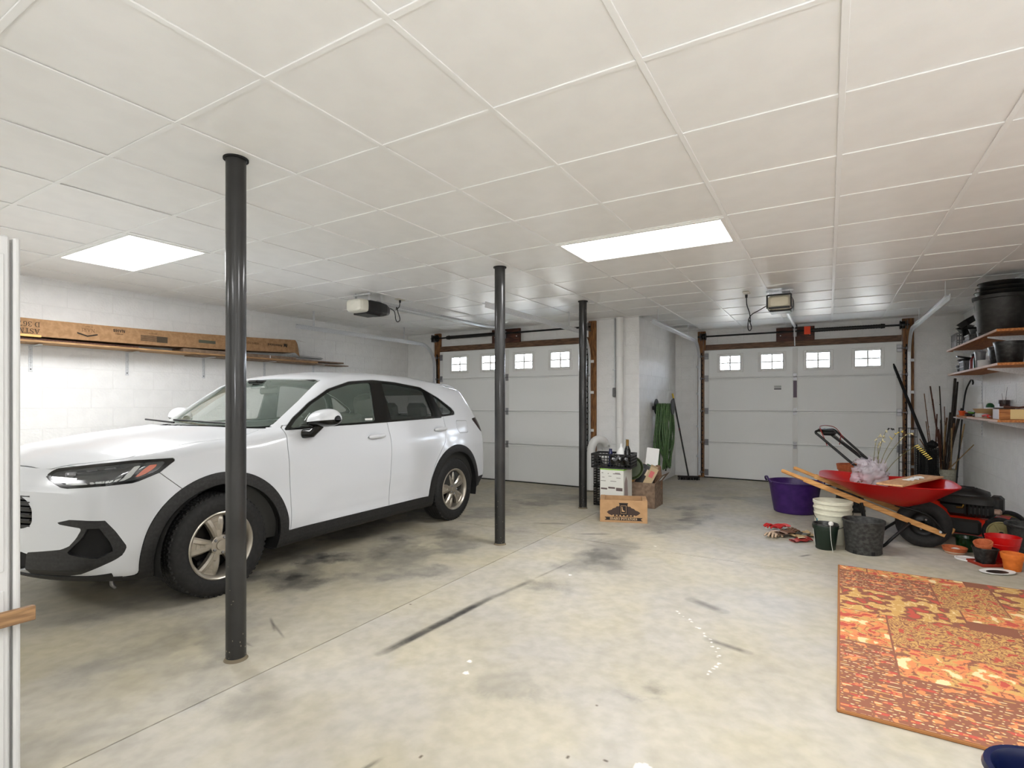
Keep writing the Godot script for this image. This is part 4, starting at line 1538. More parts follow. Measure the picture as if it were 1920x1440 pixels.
func build_overhead() -> void:
	# tracks
	var names := ["galvanised door track above the car's far flank, ending over the car roof", "galvanised door track between the two posts right of the car", "galvanised door track beside the block partition", "galvanised door track next to the stacked shelves and stakes"]
	var k := 0
	for s in [[-5.79, 7.272, 4.48, 2.225], [-2.975, 7.272, 4.50, 2.235], [-1.835, 9.372, 6.62, 2.255], [0.962, 9.372, 6.55, 2.255]]:
		var o := thing("door_track", names[k], "door track", P(s[0], 0, s[1]), 0.0, "door tracks")
		var path := [Vector3(0, 0.03, 0), Vector3(0, s[3] - 0.36, 0)]
		for q in range(1, 9):
			var a := PI / 2 * q / 8.0
			path.append(Vector3(0, s[3] - 0.36 + sin(a) * 0.36, 0.36 - cos(a) * 0.36))
		path.append(Vector3(0, s[3], s[1] - s[2]))
		var out := -1.0 if k % 2 == 0 else 1.0
		var c := [[0.026 * out, -0.024], [0.029 * out, -0.024], [0.029 * out, 0.026], [-0.006 * out, 0.026], [-0.006 * out, 0.018], [-0.003 * out, 0.018], [-0.003 * out, 0.023], [0.026 * out, 0.023]]
		part("rail", channel(path, 0.0, c), M.galv, o)
		# angle iron along the level run, straps to the ceiling and clips to the jamb
		var lv := G.new()
		lv.box(Vector3(0.031 * out, s[3] + 0.012, (0.5 + s[1] - s[2]) / 2), Vector3(0.003, 0.05, s[1] - s[2] - 0.5))
		part("stiffener", lv, M.galv, o)
		for z in [s[1] - s[2] - 0.28, 0.75]:
			var hg := G.new()
			hg.box(Vector3(0.034 * out, (s[3] + CEIL) / 2, z), Vector3(0.003, CEIL - s[3] + 0.02, 0.03))
			for q in 5:
				hg.disc(Vector3((0.034 - 0.003) * out, s[3] + 0.03 + q * 0.04, z), Vector3(-out, 0, 0), 0.007, 8)
			part("hanger", hg, M.galv, o)
		for y in [0.35, 0.85, 1.4, 1.85]:
			var cl := G.new()
			cl.box(Vector3(0.045 * out, y, -0.035), Vector3(0.05, 0.04, 0.004), 0.001)
			cl.box(Vector3(0.029 * out, y, -0.02), Vector3(0.004, 0.04, 0.03))
			part("jamb_clip", cl, M.white if k == 1 else M.galv, o)
		# black zig-zag edge of the jamb seal
		var sl := G.new()
		sl.box(Vector3(-0.018 * out, 1.05, -0.03), Vector3(0.012, 2.06, 0.02))
		for q in 26:
			sl.box(Vector3(-0.028 * out, 0.08 + q * 0.078, -0.026), Vector3(0.016, 0.02, 0.012), 0.003)
		part("edge_seal", sl, M.black_matte, o)
		k += 1
	# springs over the doors
	for s in [[-4.38, 7.24, 1.42, -1.0, "long torsion spring shaft over the garage door behind the car"], [-0.437, 9.34, 1.38, 1.0, "long torsion spring shaft over the garage door behind the wheelbarrow"]]:
		var o := thing("torsion_spring", s[4], "door spring", P(s[0], 2.345, s[1]))
		part("shaft", G.new().tube([Vector3(-s[2] - 0.05, 0, 0), Vector3(s[2] + 0.03, 0, 0)], 0.0135, -1, 10), M.dark_steel, o)
		var sp := G.new()
		var lo: float = 0.12 * s[3]
		var hi: float = 1.08 * s[3]
		var pr := []
		for q in 61:
			pr.append(Vector2(0.027 + 0.0035 * (q % 2), absf(hi - lo) * q / 60.0))
		sp.t = Transform3D(Basis(Vector3(0, 0, 1), -PI / 2), Vector3(minf(lo, hi), 0, 0))
		sp.lathe(pr, 16)
		part("spring", sp, M.black, o)
		part("winding_cone", G.new().tube([Vector3(hi, 0, 0), Vector3(hi + 0.05 * s[3], 0, 0)], 0.036, 0.03, 14), M.black, o)
		part("anchor_board", G.new().box(Vector3(0.0, -0.035, -0.062), Vector3(0.52, 0.215, 0.036), 0.003), M.red_board, o)
		part("anchor_bracket", G.new().box(Vector3(0, -0.02, -0.022), Vector3(0.05, 0.12, 0.045), 0.004), M.steel, o)
		for sx in [-1.0, 1.0]:
			var g := G.new()
			g.tube([Vector3(sx * (s[2] - 0.075), 0, 0), Vector3(sx * (s[2] - 0.02), 0, 0)], 0.05, -1, 18)
			g.tube([Vector3(sx * (s[2] - 0.08), 0, 0), Vector3(sx * (s[2] - 0.07), 0, 0)], 0.06, -1, 18)
			part("cable_drum", g, M.dark_steel, o)
			part("bearing_plate", G.new().box(Vector3(sx * (s[2] + 0.005), 0.0, -0.01), Vector3(0.006, 0.12, 0.13), 0.002), M.steel, o)
			part("cable", G.new().tube([Vector3(sx * (s[2] - 0.05), 0, 0.05), Vector3(sx * (s[2] - 0.05), -2.2, 0.03)], 0.0022, -1, 5), M.steel, o)
		for q in [-0.2, 0.2]:
			part("bolt", G.new().tube([Vector3(q, -0.05, -0.045), Vector3(q, -0.05, -0.036)], 0.009, -1, 6), M.galv, o)
	var tg := solo("warning_tag", G.new().box(Vector3.ZERO, Vector3(0.085, 0.12, 0.002)), mat(Color(0.93, 0.28, 0.10), 0.6), "small orange warning tag hanging before the dark spring board", "tag", P(-0.27, 2.345, 9.30))
	tg.rotation.y = 0.1
	# openers
	opener(P(-4.38, 0, 4.1), 7.17 - 4.1, "garage door opener with white lamp cover hung above the car's roof", true)
	opener(P(-0.437, 0, 6.25), 9.27 - 6.25, "garage door opener with square beige lamp cover over the wheelbarrow bay", false)


func opener(where: Vector3, run: float, label: String, side: bool) -> void:
	var o := thing("door_opener", label, "door opener", where)
	var shell := G.new()
	# tapering housing, drawn as rings along the rail
	var rings := [[0.10, 0.115, 0.07], [0.14, 0.125, 0.078], [0.30, 0.125, 0.080], [0.40, 0.115, 0.07], [0.47, 0.085, 0.05], [0.50, 0.05, 0.03]]
	var prev := []
	for r in rings:
		var ring := []
		for q in 24:
			var a := TAU * q / 24.0
			ring.append(Vector3(signf(cos(a)) * pow(absf(cos(a)), 0.45) * r[1], 2.305 + signf(sin(a)) * pow(absf(sin(a)), 0.45) * r[2], -r[0]))
		if prev:
			for q in 24:
				shell.quad(prev[q], prev[(q + 1) % 24], ring[(q + 1) % 24], ring[q])
		prev = ring
	shell.box(Vector3(0, 2.23, -0.2), Vector3(0.2, 0.02, 0.22), 0.006)
	part("motor_housing", shell, M.black, o)
	var lens := mat(Color(0.80, 0.77, 0.68), 0.4)
	if side:
		lens = mat(Color(0.86, 0.85, 0.80), 0.4)
	var ln := G.new()
	prev = []
	for r in [[-0.015, 0.08, 0.045], [0.0, 0.105, 0.062], [0.03, 0.117, 0.071], [0.105, 0.119, 0.073]]:
		var ring := []
		for q in 24:
			var a := TAU * q / 24.0
			ring.append(Vector3(signf(cos(a)) * pow(absf(cos(a)), 0.45) * r[1], 2.308 + signf(sin(a)) * pow(absf(sin(a)), 0.45) * r[2], -r[0]))
		if prev:
			for q in 24:
				ln.quad(prev[q], prev[(q + 1) % 24], ring[(q + 1) % 24], ring[q])
		else:
			for q in 24:
				ln.tri(Vector3(0, 2.308, 0.02), ring[q], ring[(q + 1) % 24])
		prev = ring
	part("lamp_cover", ln, lens, o)
	if not side:
		var fr := G.new()
		for sx in [-1.0, 1.0]:
			fr.box(Vector3(sx * 0.112, 2.31, 0.012), Vector3(0.014, 0.14, 0.03), 0.004)
		fr.box(Vector3(0, 2.378, 0.012), Vector3(0.22, 0.014, 0.03), 0.004)
		fr.box(Vector3(0, 2.243, 0.012), Vector3(0.2, 0.02, 0.03), 0.004)
		part("cover_rim", fr, M.black, o)
	var rail := G.new()
	rail.tube([Vector3(0, 2.36, -0.35), Vector3(0, 2.41, -run)], 0.024, -1, 4)
	rail.box(Vector3(0, 2.40, -(run + 0.35) / 2), Vector3(0.006, 0.03, run - 0.35))
	part("rail", rail, M.galv, o)
	part("header_bracket", G.new().box(Vector3(0, 2.41, -run - 0.01), Vector3(0.07, 0.06, 0.04), 0.004), M.dark_steel, o)
	for sx in [-1.0, 1.0]:
		var st := G.new()
		st.box(Vector3(sx * 0.10, 2.415, -0.13), Vector3(0.003, 0.09, 0.03))
		st.box(Vector3(sx * 0.10, 2.42, -0.33), Vector3(0.003, 0.08, 0.03))
		part("hanger_strap", st, M.galv, o)
	part("cross_bracket", G.new().box(Vector3(0, 2.44, -0.13), Vector3(0.26, 0.02, 0.03), 0.002), M.galv, o)
	var c := []
	if side:
		for p in [[0.1, 2.33, -0.46], [0.11, 2.30, -0.52], [0.10, 2.22, -0.55], [0.11, 2.19, -0.57], [0.12, 2.22, -0.60], [0.11, 2.30, -0.58], [0.10, 2.36, -0.57], [0.11, 2.33, -0.55], [0.12, 2.37, -0.59], [0.12, 2.45, -0.60]]:
			c.append(Vector3(p[0], p[1], p[2]))
	else:
		for p in [[-0.11, 2.32, -0.2], [-0.20, 2.26, -0.16], [-0.27, 2.21, -0.1], [-0.30, 2.15, -0.08], [-0.305, 2.06, -0.07], [-0.285, 2.03, -0.06], [-0.27, 2.07, -0.06], [-0.30, 2.16, -0.07], [-0.28, 2.12, -0.06], [-0.29, 2.22, -0.08], [-0.32, 2.32, -0.1], [-0.325, 2.43, -0.1]]:
			c.append(Vector3(p[0], p[1], p[2]))
	part("power_cord", G.new().tube(smooth_path(c, 5), 0.005, -1, 6), M.black, o)
	var pl: Vector3 = c[-1]
	part("plug", G.new().tube([pl + Vector3(0, -0.035, 0), pl], 0.011, 0.014, 8), M.black, o)
	part("outlet", G.new().box(Vector3(pl.x, CEIL - 0.006, pl.z), Vector3(0.07, 0.012, 0.115), 0.004), mat(Color(0.80, 0.78, 0.72), 0.5), o)
	if not side:
		part("release_arm", G.new().tube([Vector3(0, 2.37, -run + 0.12), Vector3(0, 2.12, -run - 0.02)], 0.009, -1, 6), M.galv, o)


func smooth_path(pts: Array, n: int) -> Array:
	var cv := Curve3D.new()
	for k in pts.size():
		var a: Vector3 = pts[maxi(k - 1, 0)]
		var b: Vector3 = pts[mini(k + 1, pts.size() - 1)]
		var h := (b - a) / 6.0
		cv.add_point(pts[k], -h, h)
	var out := []
	for k in pts.size() - 1:
		for j in n:
			out.append(cv.sample(k, float(j) / n))
	out.append(pts[-1])
	return out


func build_left_side() -> void:
	# the long shelf on the block wall
	var sh := thing("wall_shelf", "long plank shelf on white block wall above the car", "shelf", P(-6.5, 0, 1.2))
	part("board", G.new().box(Vector3(0.14, 1.822, -1.98), Vector3(0.28, 0.02, 3.96), 0.003), M.pine_z, sh)
	part("board", G.new().box(Vector3(0.13, 1.805, -3.4), Vector3(0.25, 0.012, 2.3), 0.002), M.card_dark, sh)
	for d in [2.03, 2.85, 3.68, 4.50, 5.30]:
		var b := G.new()
		b.at(P(0, 0, d - 1.2))
		b.box(Vector3(0.003, 1.675, 0), Vector3(0.005, 0.25, 0.032), 0.001)
		b.box(Vector3(0.12, 1.7965, 0), Vector3(0.24, 0.005, 0.032), 0.001)
		b.tube([Vector3(0.006, 1.60, 0), Vector3(0.006, 1.79, 0)], 0.004, -1, 5)
		var br := part("bracket", b, M.galv, sh)
		var ho := G.new()
		for q in 4:
			ho.disc(P(0.0062, 1.575 + q * 0.062, d - 1.2), Vector3.RIGHT, 0.006, 10)
		part("screw", ho, M.dark_steel, br)
	# the long siding carton, upside down
	var bx := thing("long_carton", "very long brown carton printed upside down, lying along the wall shelf", "box", P(-6.36, 1.872, 1.2))
	var n := 36
	var g := G.new()
	var lift := func(t: float) -> float: return 0.062 * t * t - 0.012 * sin(t * PI)
	for k in n:
		var a := float(k) / n
		var b := float(k + 1) / n
		var pa := []
		var pb := []
		for q in [[-0.13, 0.0], [0.13, 0.0], [0.132, 0.155], [-0.13, 0.155]]:
			var ya: float = lift.call(a)
			var yb: float = lift.call(b)
			pa.append(Vector3(q[0], q[1] * (1.0 + 0.12 * a) + ya, -a * 3.58))
			pb.append(Vector3(q[0], q[1] * (1.0 + 0.12 * b) + yb, -b * 3.58))
		for j in 4:
			var j2 := (j + 1) % 4
			g.quad(pa[j], pb[j], pb[j2], pa[j2])
	g.box(Vector3(0, 0.077, -0.004), Vector3(0.25, 0.15, 0.004))
	part("carton", g, M.card, bx)
	var y1: float = lift.call(1.0)
	# torn flaps at the open end
	var fl := G.new()
	fl.sheet(func(u: float, v: float) -> Vector3: return Vector3(0.132 - 0.02 * v * v, y1 + u * 0.173 - 0.05 * v, -3.58 - 0.09 * v * (1.0 - 0.4 * u)), 6, 6, 0.003)
	part("flap", fl, M.card, bx)
	var rg := RandomNumberGenerator.new()
	rg.seed = 5
	for k in 5:
		var s := Vector3(0.05 * k - 0.1, y1 + 0.155 + rg.randf() * 0.01, -3.55)
		part("torn_strip", G.new().tube(smooth_path([s, s + Vector3(0.02, 0.012 * (k % 3), -0.07), s + Vector3(0.03, -0.01 + 0.015 * (k % 2), -0.12 - 0.02 * k)], 3), 0.004, 0.002, 5, true, 0.3), M.card_dark, bx)
	var ink := mat(Color(0.17, 0.13, 0.09), 0.85)
	var faint := mat(Color(0.42, 0.31, 0.20), 0.85)
	var face := func(d: float, y: float) -> Vector3:
		var t := (d - 1.2) / 3.58
		return Vector3(0.1335, y + lift.call(t), -(d - 1.2))
	var up := Vector3(0, PI / 2, PI)
	words("ASTM", 0.060, ink, bx, face.call(1.93, 0.045), up, true)
	words("D 3679", 0.060, ink, bx, face.call(1.92, 0.108), up, true)
	words("NARI", 0.046, faint, bx, face.call(2.39, 0.100), up, true)
	words("MEMBER", 0.016, faint, bx, face.call(2.40, 0.135), up)
	words("NAHB", 0.040, ink, bx, face.call(2.66, 0.122), up, false, 700)
	words("MEMBER", 0.018, faint, bx, face.call(2.66, 0.088), up)
	words("MADE IN USA", 0.014, faint, bx, face.call(2.98, 0.122), up)
	words("VINYL SIDING", 0.034, faint, bx, face.call(4.12, 0.10), up, false, 700)
	words("Associated", 0.042, ink, bx, face.call(4.47, 0.090), up, false, 700)
	# roof chevron, house mark and flag, printed flat on the side
	var mk := G.new()
	for q in [[2.30, 0.066, 2.385, 0.040], [2.385, 0.040, 2.47, 0.062]]:
		var pa: Vector3 = face.call(q[0], q[1])
		var pb: Vector3 = face.call(q[2], q[3])
		var w := Vector3(0, 0.007, 0)
		mk.quad(pa - w, pb - w, pb + w, pa + w)
	var tri_a: Vector3 = face.call(4.60, 0.065)
	mk.tri(tri_a, tri_a + Vector3(0, 0.05, 0.0), tri_a + Vector3(0, 0.05, -0.06))
	mk.tri(tri_a + Vector3(0, 0.02, -0.01), tri_a + Vector3(0, 0.0, -0.05), tri_a + Vector3(0, 0.04, -0.06))
	part("print", mk, ink, bx)
	var fg := G.new()
	for k in 5:
		var pa: Vector3 = face.call(2.86, 0.040 + k * 0.013)
		fg.quad(pa, pa + Vector3(0, 0, -0.16), pa + Vector3(0, 0.007, -0.16), pa + Vector3(0, 0.007, 0))
	var cq: Vector3 = face.call(3.02, 0.032)
	fg.quad(cq, cq + Vector3(0, 0, -0.11), cq + Vector3(0, 0.065, -0.11), cq + Vector3(0, 0.065, 0))
	part("flag_print", fg, mat(Color(0.28, 0.23, 0.17), 0.85), bx)
	var gp := G.new()
	cq = face.call(3.47, 0.062)
	gp.quad(cq, cq + Vector3(0, 0, -0.20), cq + Vector3(0, 0.035, -0.20), cq + Vector3(0, 0.035, 0))
	part("label_print", gp, mat(Color(0.33, 0.33, 0.27), 0.85), bx)
	# flat stock beneath the carton
	var fc := thing("flat_carton", "flattened brown carton with two white straps under the long box", "box", P(-6.35, 1.832, 4.05))
	part("carton", G.new().box(Vector3(0, 0.02, 0), Vector3(0.24, 0.038, 1.5), 0.003), M.card_dark, fc)
	for k in 2:
		part("strap", G.new().box(Vector3(0.1215, 0.021, 0.03 - k * 0.38), Vector3(0.002, 0.042, 0.012)), M.white, fc)
	solo("dark_plank", G.new().box(Vector3(0, 0.009, 0), Vector3(0.10, 0.016, 1.5), 0.002), M.red_board, "dark thin plank lying on the shelf beneath the end of the long carton", "plank", P(-6.29, 1.832, 2.1))
	solo("pine_batten", G.new().box(Vector3(0, 0.018, 0), Vector3(0.03, 0.02, 1.2), 0.002), mat(Color(0.86, 0.70, 0.42), 0.6), "pale yellow batten end sticking out on the shelf by the cabinet", "batten", P(-6.225, 1.850, 1.42))
	for k in 3:
		solo("plastic_strip", G.new().box(Vector3(0, 0.006, 0), Vector3(0.07, 0.010, 0.62 - 0.06 * k), 0.003), mat(Color(0.68, 0.68, 0.67), 0.3), ["lowest grey plastic trim strip past the end of the long carton", "middle grey plastic trim strip past the end of the long carton", "topmost grey plastic trim strip past the end of the long carton"][k], "strip", P(-6.33 + 0.03 * (k % 2), 1.872 + k * 0.0135, 4.98 + 0.03 * k), Vector3(0, 0.02 * k, 0), "grey trim strips")
	solo("strip_bundle", G.new().box(Vector3(0, 0.012, 0), Vector3(0.16, 0.020, 0.86), 0.003), M.card_dark, "short brown board under the grey trim strips on the shelf", "board", P(-6.34, 1.832, 5.26 - 0.02))
	# tall white cabinet, its doors barred with a stick
	var cb := thing("cabinet", "tall white plastic cabinet at the edge of the floor with a barred door", "cabinet", P(-2.26, 0, 0.68))
	var cm := mat(Color(0.79, 0.79, 0.785), 0.45)
	var bd := G.new()
	bd.box(Vector3(-0.24, 0.9, 0.5), Vector3(0.44, 1.79, 1.0), 0.012)
	part("body", bd, cm, cb)
	part("corner_post", G.new().box(Vector3(-0.01, 0.9, 0.009), Vector3(0.03, 1.797, 0.018), 0.006), cm, cb)
	for k in 2:
		var z0 := 0.0235 + k * 0.485
		var dr := G.new()
		dr.box(Vector3(-0.008, 0.9, z0 + 0.24), Vector3(0.016, 1.80, 0.475), 0.006)
		var door := part("door", dr, cm, cb)
		for q in [[0.075, 0.66], [0.72, 1.74]]:
			var pn := G.new()
			pn.box(Vector3(0.002, (q[0] + q[1]) / 2, z0 + 0.24), Vector3(0.006, q[1] - q[0], 0.445), 0.003)
			part("raised_panel", pn, cm, door)
		var z: float = z0 + (0.43 if k == 0 else 0.05)
		part("handle", G.new().tube([Vector3(0, 0.52, z), Vector3(0.055, 0.53, z), Vector3(0.055, 0.65, z), Vector3(0, 0.66, z)], 0.008, -1, 8), cm, door)
	solo("wood_stick", G.new().box(Vector3.ZERO, Vector3(0.022, 0.046, 0.72), 0.002), wood(Color(0.48, 0.36, 0.24), Color(0.62, 0.48, 0.33), 2, 44), "rough wooden stick pushed through the cabinet's handles", "stick", P(-2.222, 0.578, 0.345))


func bottle_mesh(r: float, hgt: float, neck_r: float, shoulder: float, neck0: float) -> G:
	return G.new().lathe([Vector2(0, 0), Vector2(r * 0.92, 0), Vector2(r, r * 0.08), Vector2(r, shoulder * hgt), Vector2(r * 0.85, (shoulder * 0.6 + neck0 * 0.4) * hgt), Vector2(neck_r * 1.2, neck0 * hgt), Vector2(neck_r, (neck0 + 0.03) * hgt), Vector2(neck_r, hgt), Vector2(0, hgt)], 24)


func open_box(w: float, hgt: float, dp: float, th := 0.005) -> G:
	var g := G.new()
	g.box(Vector3(0, th / 2, 0), Vector3(w, th, dp))
	for s in [-1.0, 1.0]:
		g.box(Vector3(s * (w - th) / 2, hgt / 2, 0), Vector3(th, hgt, dp), 0.001)
		g.box(Vector3(0, hgt / 2, s * (dp - th) / 2), Vector3(w - th * 2, hgt, th), 0.001)
	return g


func build_pillar_clutter() -> void:
	# pipes on the pillar
	var pp := thing("drain_pipe", "white drain pipe running down the block pillar", "pipe", P(-2.52, 0, 7.315))
	part("pipe", G.new().lathe([Vector2(0.052, 0.02), Vector2(0.052, CEIL)], 28), M.white_plastic, pp)
	for y in [0.9, 1.9]:
		part("coupling", G.new().lathe([Vector2(0.052, y), Vector2(0.058, y + 0.003), Vector2(0.058, y + 0.09), Vector2(0.052, y + 0.093)], 28), M.white_plastic, pp)
	var cd := thing("conduit", "thin grey conduit ending in a small box on the pillar", "conduit", P(-2.61, 0, 7.36))
	part("tube", G.new().tube([Vector3(0, 1.46, 0), Vector3(0, CEIL, 0)], 0.011, -1, 8), M.galv, cd)
	part("switch_box", G.new().box(Vector3(0, 1.40, 0.005), Vector3(0.05, 0.13, 0.04), 0.008), mat(Color(0.42, 0.42, 0.42), 0.5), cd)
	part("strap", G.new().box(Vector3(0, 1.72, 0.008), Vector3(0.06, 0.016, 0.012), 0.002), M.galv, cd)
	var el := thing("pipe_elbow", "white pipe elbow coming out of the pillar behind the black crate", "pipe", P(-2.79, 0, 7.195))
	var ep := []
	for k in 9:
		var a := PI * k / 8.0 * 0.62
		ep.append(Vector3(-0.02 - 0.02 * k / 8.0, 0.62 + sin(a + 0.62) * 0.15 - 0.12, 0.10 - cos(a * 0.9) * 0.15))
	part("bend", G.new().tube(smooth_path([Vector3(0.06, 0.66, -0.11), Vector3(0.05, 0.72, -0.03), Vector3(-0.02, 0.72, 0.05), Vector3(-0.07, 0.62, 0.08), Vector3(-0.08, 0.45, 0.08)], 5), 0.058, -1, 22, false), M.white_plastic, el)
	part("hub", G.new().tube([Vector3(-0.08, 0.50, 0.08), Vector3(-0.08, 0.02, 0.08)], 0.066, -1, 22), M.white_plastic, el)
	part("wall_flange", G.new().tube([Vector3(0.06, 0.655, -0.11), Vector3(0.06, 0.64, -0.105)], 0.072, -1, 22), M.white_plastic, el)
	# potato carton in front
	var ang := atan2(-0.161, 0.458)
	var pb := thing("potato_carton", "open tan carton printed IDAHO POTATOES with a dark emblem", "box", P(-1.833, 0, 5.44) + Vector3(sin(-ang) * 0.0, 0, 0), -ang * -1.0)
	pb.rotation.y = 0.338
	var fr := Color(0.70, 0.55, 0.39)
	var pcard := grained(fr, 0.04, 0.85, 2.0, 81)
	part("carton", open_box(0.485, 0.232, 0.30), pcard, pb, Vector3(0, 0, -0.15))
	# turned-in top edges at the corners
	for s in [-1.0, 1.0]:
		var fp := G.new()
		fp.prism([Vector2(0.0, 0.0), Vector2(-0.045 * s, 0.018), Vector2(-0.045 * s, 0.03), Vector2(0, 0.03)], -0.296, -0.004)
		part("corner_fold", fp, pcard, pb, Vector3(s * 0.238, 0.205, 0))
	var ink := mat(Color(0.13, 0.10, 0.095), 0.85)
	var band := G.new()
	band.prism([Vector2(-0.195, 0.022), Vector2(-0.175, 0.038), Vector2(-0.195, 0.055), Vector2(0.195, 0.055), Vector2(0.175, 0.038), Vector2(0.195, 0.022)], 0.0, 0.0009)
	part("band_print", band, ink, pb)
	words("IDAHO POTATOES", 0.030, mat(Color(0.85, 0.73, 0.58), 0.85), pb, Vector3(0, 0.0385, 0.0014), Vector3.ZERO, true, 700, 0.0006)
	# leaf-like spread either side of the crest
	var em := mat(Color(0.25, 0.19, 0.165), 0.85)
	var wings := G.new()
	for s in [-1.0, 1.0]:
		wings.prism([Vector2(s * 0.03, 0.06), Vector2(s * 0.10, 0.062), Vector2(s * 0.15, 0.085), Vector2(s * 0.172, 0.105), Vector2(s * 0.15, 0.122), Vector2(s * 0.12, 0.132), Vector2(s * 0.11, 0.145), Vector2(s * 0.08, 0.155), Vector2(s * 0.07, 0.168), Vector2(s * 0.03, 0.17)], 0.0, 0.0008)
	part("leaf_print", wings, em, pb)
	var crest := G.new()
	crest.prism([Vector2(-0.042, 0.065), Vector2(0.042, 0.065), Vector2(0.042, 0.19), Vector2(0.048, 0.205), Vector2(-0.048, 0.205), Vector2(-0.042, 0.19)], 0.0, 0.0013)
	part("crest_print", crest, ink, pb)
	var line := mat(Color(0.74, 0.60, 0.44), 0.85)
	var rim := G.new()
	for q in [[0, 0.095, 0.058, 0.003], [0, 0.176, 0.058, 0.003]]:
		rim.box(Vector3(q[0], q[1], 0.0016), Vector3(q[2], q[3], 0.0006))
	for sx in [-1.0, 1.0]:
		rim.box(Vector3(sx * 0.0275, 0.1355, 0.0016), Vector3(0.003, 0.081, 0.0006))
	rim.prism([Vector2(-0.016, 0.115), Vector2(0.014, 0.112), Vector2(0.010, 0.124), Vector2(-0.003, 0.128), Vector2(-0.008, 0.142), Vector2(-0.011, 0.165), Vector2(-0.018, 0.165)], 0.0013, 0.002)
	for k in 7:
		rim.prism([Vector2(-0.115 + k * 0.036, 0.066 + 0.006 * (k % 2)), Vector2(-0.10 + k * 0.036, 0.066), Vector2(-0.095 + k * 0.036, 0.078), Vector2(-0.11 + k * 0.036, 0.080)], 0.0013, 0.0017)
	part("line_print", rim, line, pb)
	# white appliance carton behind it
	var wb := thing("white_carton", "tall white carton with green top edge behind the potato carton", "box", P(-2.11, 0, 6.0))
	var wm := mat(Color(0.84, 0.84, 0.81), 0.7)
	part("carton", G.new().box(Vector3(0, 0.25, 0), Vector3(0.28, 0.50, 0.30), 0.003), wm, wb)
	part("green_edge", G.new().box(Vector3(0, 0.492, 0), Vector3(0.2815, 0.014, 0.3015), 0.002), mat(Color(0.50, 0.72, 0.18), 0.7), wb)
	var pr := mat(Color(0.40, 0.35, 0.34), 0.8)
	for q in [[-0.09, 0.27, 0.075, 0.018], [0.0, 0.285, 0.08, 0.018], [0.09, 0.272, 0.075, 0.036]]:
		part("print", G.new().box(Vector3(q[0], q[1], 0.1505), Vector3(q[2], q[3], 0.001)), pr, wb)
	for q in [[-0.11, 0.45, 0.02], [-0.04, 0.445, 0.012], [0.06, 0.445, 0.09], [-0.02, 0.415, 0.035], [0.07, 0.455, 0.06], [0.02, 0.36, 0.07], [-0.1, 0.36, 0.06], [0.08, 0.40, 0.05], [-0.1, 0.40, 0.03]]:
		part("print", G.new().box(Vector3(q[0], q[1], 0.1505), Vector3(q[2], 0.007, 0.001)), mat(Color(0.55, 0.54, 0.52), 0.8) if q[1] < 0.44 else pr, wb)
	var sil := G.new()
	sil.t = Transform3D(Basis(Vector3.UP, PI / 2), Vector3(0.1405, 0, 0))
	sil.prism([Vector2(-0.10, 0.02), Vector2(-0.03, 0.02), Vector2(0.0, 0.2), Vector2(-0.02, 0.36), Vector2(-0.07, 0.42), Vector2(-0.12, 0.34), Vector2(-0.13, 0.15)], 0.0, 0.001)
	part("picture_print", sil, mat(Color(0.62, 0.56, 0.54), 0.8), wb)
	# black crates, a slatted stack and one across the top
	black_crate(P(-2.34, 0, 6.33), 0.0, 0.25, 0.24, 0.28, "black slatted crate standing on the floor beside the white carton")
	black_crate(P(-2.34, 0.244, 6.33), 0.0, 0.25, 0.245, 0.28, "black slatted crate stacked on another, under the filled basket")
	black_crate(P(-2.14, 0.503, 6.02), 0.10, 0.46, 0.165, 0.33, "black plastic basket full of bottles on top of the white carton")
	var jug := solo("white_jug", bottle_mesh(0.06, 0.26, 0.02, 0.5, 0.82), M.white, "white plastic jug standing in the black basket", "jug", P(-2.07, 0.517, 6.06))
	jug.name = jug.name
	solo("blue_bottle", bottle_mesh(0.033, 0.20, 0.018, 0.55, 0.8), mat(Color(0.03, 0.06, 0.26), 0.25), "dark blue bottle standing in the black basket", "bottle", P(-2.17, 0.517, 5.98))
	var wn := thing("wine_bottle", "dark wine bottle with gold neck standing in the black basket", "bottle", P(-1.975, 0.517, 6.0))
	part("glass", bottle_mesh(0.037, 0.31, 0.015, 0.58, 0.76), mat(Color(0.03, 0.035, 0.025), 0.12), wn)
	part("foil", G.new().lathe([Vector2(0.0165, 0.235), Vector2(0.0165, 0.312), Vector2(0, 0.313)], 16), mat(Color(0.45, 0.33, 0.08), 0.4), wn)
	var clear := mat(Color(0.75, 0.82, 0.70, 0.15), 0.03)
	clear.transparency = BaseMaterial3D.TRANSPARENCY_ALPHA
	solo("clear_bottle", bottle_mesh(0.036, 0.31, 0.014, 0.55, 0.74), clear, "clear glass wine bottle standing between the jug and the dark bottle", "bottle", P(-2.03, 0.517, 6.13))
	var rg := RandomNumberGenerator.new()
	rg.seed = 12
	for k in 4:
		var q := Vector3(-2.29 + 0.085 * k, 0.535 + 0.02 * (k % 2), -5.97 + 0.03 * (k % 2))
		var m: Material = [M.black, M.white, M.black, mat(Color(0.62, 0.62, 0.60), 0.4)][k]
		solo("plastic_tray", G.new().lathe([Vector2(0, 0), Vector2(0.035, 0), Vector2(0.05, 0.075), Vector2(0.054, 0.075), Vector2(0.052, 0.08), Vector2(0.046, 0.08), Vector2(0.032, 0.006), Vector2(0, 0.006)], 4 + k), m, ["small black seed pot tipped in the basket's corner", "white plastic pot lying inside the black basket", "black seedling pot leaning on the jug", "grey plastic cup in the black basket"][k], "pot", q, Vector3(0.5 * rg.randf(), k, 0.4))
